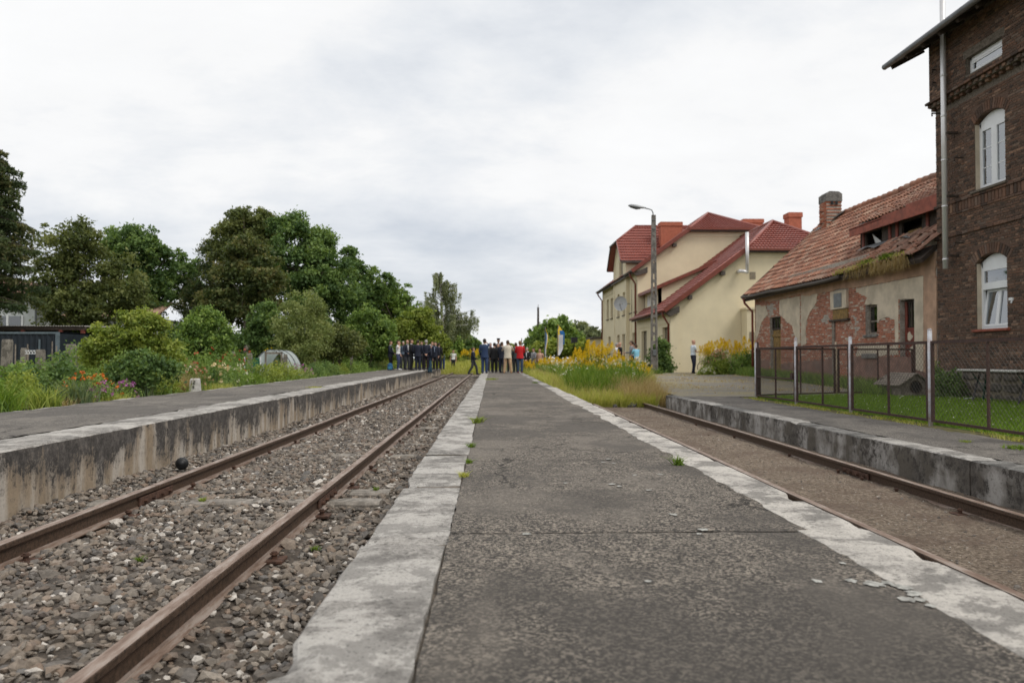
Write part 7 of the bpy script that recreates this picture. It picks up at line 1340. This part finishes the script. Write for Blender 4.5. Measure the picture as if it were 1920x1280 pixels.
for nm, lab, px, e, r, h, m_, n_, sz, fl_, nf in B:
    x, y = ep(px, e); q_ = .85 if px < 130 else 1.3; bush(nm, lab, x, y, GZL, r * q_, h * q_, m_, int(n_ * 1.5), sz, fl_, nf, .085 if fl_ in ('flower_cream',) else .055)
# ground cover of the garden bed and behind
def cover(name, label, xy, zf, h, w, m_, lean=.4, var=(0, 1)):
    P = np.stack([xy[:, 0], xy[:, 1], np.array([zf(a, c) for a, c in xy])], 1); V, Fq = blades(P, h, w, lean); o = link(name, npmesh(name, V, Fq, MT[m_], var=bvar(len(P), *var))); tag(o, label, 'grass', kind='stuff'); return o
n = 16000; yy = 9.2 + 44 * rng.random(n) ** 1.3; xx = -6.65 - rng.random(n) ** 1.4 * 7; keep = np.array([fbm(a * .9, c * .9, 3.3) > -.25 for a, c in zip(xx, yy)]); cover('garden_grass', 'low green growth covering the garden bed along the left platform', np.stack([xx, yy], 1)[keep], lambda a, c: .46, .30, .016, 'leaf_mid')
n = 9000; cover('scrub_grass', 'tall green growth under the trees on the left', np.stack([rng.uniform(-34, -9, n), rng.uniform(24, 60, n)], 1), lambda a, c: .45, .65, .035, 'leaf_mid')
n = 9000; cover('track_weeds', 'yellow green weeds closing over the far end of the left track', np.stack([rng.uniform(-6.5, .5, n), rng.uniform(57, 90, n)], 1), lambda a, c: gh(a, c), .75, .04, 'blade_field')
# lawn
n = 62000; xx = rng.uniform(7.08, 12.4, n); yy = 9 + 13.3 * rng.random(n); yy = np.where(yy > 20.5 + (xx - 7.1) * .35, yy - 9, yy); cover('lawn_grass', 'short bright green mown lawn behind the wire mesh fence', np.stack([xx, yy], 1), lambda a, c: .235, .085, .010, 'blade_lawn', .5)
sheet('lawn', 7.06, 12.48, 5, 22.3, lambda x, y: .232 + .006 * fbm(x, y), simple('lawn_soil', (0.09, 0.16, 0.016), .95, .3, 9, .4), .5, .5)
n = 420; P = np.stack([rng.uniform(7.3, 12.2, n), rng.uniform(9.5, 20.5, n), np.full(n, .325)], 1); V, Fq = leaves(P, .022, 2.0, .9); tag(link('clover_flowers', npmesh('clover_flowers', V, Fq, MT['flower_white'], var=np.repeat(rng.uniform(0, 1, n), 4))), 'tiny white clover flowers scattered over the lawn', 'flowers', kind='stuff')
n = 5200; xx = rng.uniform(11.7, 12.42, n); yy = rng.uniform(22.5, 36.6, n); cover('wall_weeds', 'ragged green weeds along the foot of the old outbuilding', np.stack([xx, yy], 1), lambda a, c: yard(a, c), .42, .02, 'leaf_mid')
n = 2600; xx = rng.uniform(10.6, 12.3, n); yy = rng.uniform(20.9, 22.8, n); cover('wall_weeds', 'long grass around the dog house', np.stack([xx, yy], 1), lambda a, c: .24, .34, .012, 'leaf_mid')
n = 2500; xx = 6.78 + .28 * rng.random(n); yy = rng.uniform(6, 20.6, n); keep = np.array([fbm(a * 2, c * 1.6, 1.3) > -.05 for a, c in zip(xx, yy)]); cover('fence_weeds', 'thin yellow green weeds along the foot of the fence', np.stack([xx, yy], 1)[keep], lambda a, c: .215, .06, .012, 'blade_field', .8)
n = 6000; xx = rng.uniform(5.2, 13, n); yy = rng.uniform(22.4, 41, n); keep = np.array([fbm(a * .5, c * 1.2, 6.6) > .14 for a, c in zip(xx, yy)]); cover('path_grass', 'patches of dry trodden grass on the yard path', np.stack([xx, yy], 1)[keep], lambda a, c: yard(a, c) + .02, .07, .016, 'blade_dry', .9)
bush('shrub', 'dark green rounded shrub against the stone base of the brick house', 12.0, 19.95, .24, .52, .72, 'leaf_dark', 3000, .075, cat='shrub'); bush('shrub', 'small leafy shoot topping the shrub by the brick wall', 11.95, 20.4, .24, .20, 1.02, 'leaf_mid', 700, .07, cat='shrub')
# hop clad bush round the lamp post
tree('climbing_shrub', 'dark leafy bush growing up behind the lamp post', 41, [(1238, 655, 16, 22), (1246, 682, 14, 22), (1226, 680, 12, 20), (1240, 700, 22, 8)], (1236, 1236, 702, 650), 'leaf_dark', 6500, .15, r0=.05, cat='shrub', gz=.48, rc=(.15, .35), shell=.2)
tree('ground_ivy', 'low leafy green patch at the foot of the lamp post', 38.6, [(1214, 696, 16, 7), (1226, 699, 14, 6), (1203, 699, 10, 5)], (1214, 1214, 703, 698), 'leaf_mid', 2600, .11, r0=.02, cat='plant', gz=.46, rc=(.1, .25), shell=.1, ends=4)
# ------------------------------------------------------------------ goldenrod
def goldenrod_mesh(seed, h, ns, spread):
    r = np.random.default_rng(seed); st = MB(); LP, LV, GP = [], [], []
    for k in range(ns):
        bx, by = r.normal(0, spread * .35, 2); hh = h * r.uniform(.78, 1.12); tx, ty = bx + r.normal(0, .10) * hh, by + r.normal(0, .10) * hh; st.tube([(bx, by, 0), ((bx + tx) / 2, (by + ty) / 2, hh * .55), (tx, ty, hh)], [.007, .006, .003], 4)
        m_ = 26; u = r.uniform(.12, .82, m_); LP.append(np.stack([bx + (tx - bx) * u + r.normal(0, .06, m_), by + (ty - by) * u + r.normal(0, .06, m_), hh * u], 1))
        m_ = 190; u = r.uniform(0, 1, m_) ** .7; a = r.uniform(0, 6.283, m_); rad = (.13 * (1 - u) ** .8 + .015) * r.uniform(.3, 1, m_); GP.append(np.stack([tx + np.cos(a) * rad + .08 * (1 - u) * np.sin(seed + k), ty + np.sin(a) * rad, hh - .10 + .40 * u * h / 1.4 - .25 * rad], 1))
    return st, np.concatenate(LP), np.concatenate(GP)
GM = []
for s in range(5):
    st, LP, GP = goldenrod_mesh(s + 20, 1.15, 9, .55); o = st.build('stems', MT['leaf_olive']); sm = o.data; bpy.data.objects.remove(o); V, Fq = leaves(LP, .13, .3, .22); lmh = npmesh('foliage', V, Fq, MT['leaf_light'], var=np.repeat(rng.uniform(0, 1, len(LP)), 4)); V, Fq = leaves(GP, .034, .5, .7); pm = npmesh('plumes', V, Fq, MT['goldenrod'], var=np.repeat(rng.uniform(0, 1, len(GP)), 4)); GM.append((sm, lmh, pm))
def goldenrod(x, y, z, sc, label, group):
    root = empty('goldenrod_clump', (x, y, z), random.uniform(0, 6.28)); root.scale = (sc * random.uniform(.9, 1.2), sc * random.uniform(.9, 1.2), sc); tag(root, label, 'goldenrod', group); k = random.randrange(5)
    for nm, me in zip(('stems', 'foliage', 'plumes'), GM[k]): link(nm, me, root)
    return root
bnd = lambda y: 4.75 + (y - 22) * .19
cnt = 0; rg = random.Random(5); LAB = 'yellow flowering goldenrod clump in the weedy strip right of the middle platform'
while cnt < 130:
    y = rg.uniform(27.5, 50); x = 2.0 + (rg.random() ** 1.25) * (-2.0 + bnd(y) + (1.2 if y < 41 else -1.0)); px = 922 + x * F / y
    if x > bnd(y) - .2 or (y < 31 and rg.random() < .6) or (x < 2.6 and y < 33): continue
    sc = (.52 + .34 * fbm(x * .5, y * .35, 2.0)) * (1.0 if y < 38 else 1.0)
    if 1080 < px < 1150 and 30 < y < 37: sc *= 1.25
    goldenrod(x, y, gh(x, y) if x < 5.15 else yard(x, y), max(.38, sc), LAB, 'goldenrod clumps right of the middle platform'); cnt += 1
for x, y, sc in ((4.35, 33.2, 1.18), (4.75, 33.8, 1.15), (4.1, 34.2, 1.05), (5.0, 34.6, 1.1)): goldenrod(x, y, .33, sc, 'tallest yellow goldenrod clumps in the weeds in front of the loudspeaker', 'tallest goldenrod clumps')
for x, y, sc in ((10.75, 38.6, 1.10), (11.2, 38.9, 1.0), (11.7, 38.8, 1.25), (12.1, 38.6, 1.12), (12.6, 38.4, 1.15), (12.2, 37.8, .9), (11.3, 39.4, 1.15), (13.1, 38.6, 1.3)): goldenrod(x, y, yard(x, y), sc, 'yellow goldenrod in the bed between the bicycle and the old outbuilding', 'goldenrod bed beside the old outbuilding')
for k, (x, y, r, h, m_, fl_) in enumerate([(12.2, 37.2, .75, 1.15, 'leaf_mid', None), (12.8, 37.3, .6, 1.2, 'leaf_dark', None), (11.3, 37.6, .6, .75, 'leaf_light', None), (11.35, 38.2, .55, 1.15, 'leaf_willow', 'flower_pink'), (10.7, 37.5, .5, .38, 'leaf_light', 'flower_white'), (10.35, 36.9, .45, .28, 'leaf_light', 'flower_white')]): bush('flower_bush', ['green bush in front of the goldenrod bed by the old outbuilding', 'dark green bush at the corner of the old outbuilding', 'light green foliage low in the goldenrod bed', 'pale pink flowering bush beside the bicycle', 'low white flowering plant at the feet of the man in white', 'lowest white flowers at the edge of the yard path'][k], x, y, yard(x, y), r, h, m_, 2000, .10, fl_, 60, .075)
for k, (x, y) in enumerate([(0.75, 66), (-1.0, 68), (-2.6, 70), (-0.2, 72), (1.2, 60), (-1.8, 74)]): goldenrod(x, y, .35, 1.2, 'far yellow goldenrod where the left track disappears', 'far goldenrod clumps')
# field grasses and white fleabane
n = 34000; yy = 21.8 + 30 * rng.random(n) ** 1.5; xx = 1.85 + rng.random(n) * (4.75 + (yy - 22) * .19 - 1.85); keep = np.array([fbm(a * .8, c * .6, 2.2) > -.5 for a, c in zip(xx, yy)]); zf_ = lambda a, c: gh(a, c) if a < 5.15 else yard(a, c)
cover('field_grass', 'tall yellow green grass and weeds right of the middle platform', np.stack([xx, yy], 1)[keep], zf_, .42, .014, 'blade_field', .45)
n = 3000; yy = 21.9 + 22 * rng.random(n) ** 1.4; xx = 1.85 + rng.random(n) * (4.75 + (yy - 22) * .19 - 1.85); cover('seed_grass', 'dry seed heads of grass among the weeds right of the platform', np.stack([xx, yy], 1), zf_, .60, .008, 'blade_dry', .4)
n = 13000; yy = 23.5 + 24 * rng.random(n); xx = 2.4 + rng.random(n) * (4.4 + (yy - 22) * .19 - 2.4); cover('field_weeds', 'green leafy weeds between the goldenrod', np.stack([xx, yy], 1), zf_, .70, .030, 'leaf_fresh', .3)
n = 4200; yy = 22.0 + 2.8 * rng.random(n); xx = 3.9 + rng.random(n) * 1.25; cover('dry_grass', 'dry reddish grass where the right track ends', np.stack([xx, yy], 1), zf_, .62, .010, 'blade_dry', .35)
n = 430; yy = 23.5 + 14 * rng.random(n); xx = 2.2 + rng.random(n) * 4.0; keep = np.array([fbm(a * .7, c * .5, 8.2) > .05 for a, c in zip(xx, yy)]) & (xx < bnd(yy) - .2); xy = np.stack([xx, yy], 1)[keep]; m_ = len(xy); hz_ = rng.uniform(.55, .95, m_); C = np.stack([xy[:, 0], xy[:, 1], np.array([zf_(a, c) for a, c in xy]) + hz_], 1); P = np.repeat(C, 5, 0) + rng.normal(0, .035, (m_ * 5, 3)); V, Fq = leaves(P, .045, 1.0, .85); tag(link('fleabane', npmesh('fleabane', V, Fq, MT['flower_white'], var=np.repeat(rng.uniform(0, 1, len(P)), 4))), 'small white daisy flowers among the weeds right of the platform', 'flowers', kind='stuff')
# moss and grass hanging from the old eave, part of the outbuilding
n = 900; yy = rng.uniform(21.9, 26.6, n); P = np.stack([EX + rng.uniform(-.10, .28, n), yy, EZ + .03 + np.array([sag(a, 0) for a in yy]) + rng.uniform(-.02, .10, n)], 1); V, Fq = blades(P, .13, .014, .9); tag(link('roof_grass', npmesh('roof_grass', V, Fq, MT['blade_field'], var=bvar(n)), ob), kind='stuff')
n = 760; yy = np.concatenate([rng.normal(23.2, .35, 340), rng.normal(22.2, .2, 180), rng.uniform(21.8, 25.6, 240)]); P = np.stack([EX + rng.uniform(-.14, .06, n), yy, EZ - .02 + rng.uniform(-.08, .05, n)], 1); V, Fq = blades(P, -.34, .014, .22); tag(link('hanging_moss', npmesh('hanging_moss', V, Fq, MT['blade_dry'], var=bvar(n, 0, .55)), ob), kind='stuff')
n = 500; yy = np.concatenate([rng.normal(23.1, .2, 300), rng.normal(24.4, .2, 200)]); P = np.stack([EX + rng.uniform(-.06, .2, n), yy, np.full(n, EZ + .06)], 1); V, Fq = blades(P, .2, .016, .7); tag(link('roof_grass', npmesh('roof_grass', V, Fq, MT['leaf_fresh'], var=bvar(n)), ob), kind='stuff')
# little weeds in the cracks
for k, (px, py, z, m_, h, r, lab) in enumerate([(871, 893, .49, 'blade_field', .07, .05, 'small yellowish weed in the platform joint, nearest the camera'), (880, 868, .49, 'leaf_fresh', .07, .03, 'second small weed in the platform joint'), (884, 838, .49, 'leaf_fresh', .08, .05, 'third small weed in the platform joint'), (897, 792, .49, 'leaf_light', .14, .10, 'larger weed in the platform joint further along'), (1272, 872, .49, 'leaf_fresh', .13, .06, 'bright yellow green weed by the pale right platform edge'), (922, 712, .49, 'leaf_light', .15, .3, 'far weed patch on the middle platform by the blue suit'), (705, 918, .06, 'leaf_fresh', .06, .04, 'tiny weed in the ballast right of the rails'), (592, 1030, .06, 'leaf_fresh', .05, .035, 'tiny weed in the ballast beside the near rail'), (380, 938, .08, 'leaf_light', .05, .05, 'tiny moss tuft on the pale sleeper'), (265, 1050, .06, 'leaf_fresh', .05, .04, 'tiny weed between the rails near the camera'), (1810, 832, .22, 'leaf_light', .09, .09, 'weed at the foot of the fence near the white post'), (1910, 842, .24, 'leaf_fresh', .10, .22, 'weed patch on the low right platform at the picture edge'), (590, 726, .585, 'blade_field', .05, .3, 'thin grass patch on the left platform surface'), (1003, 718, .49, 'leaf_fresh', .08, .12, 'weed patch on the middle platform near the red sweater')]):
    p = WZ(px, py, z); tuft('weed', lab, 'weed', p.x, p.y, z - .005, r * .7, h * .6, int(46 + 300 * r), m_, .007 if p.y < 8 else .014, .9)
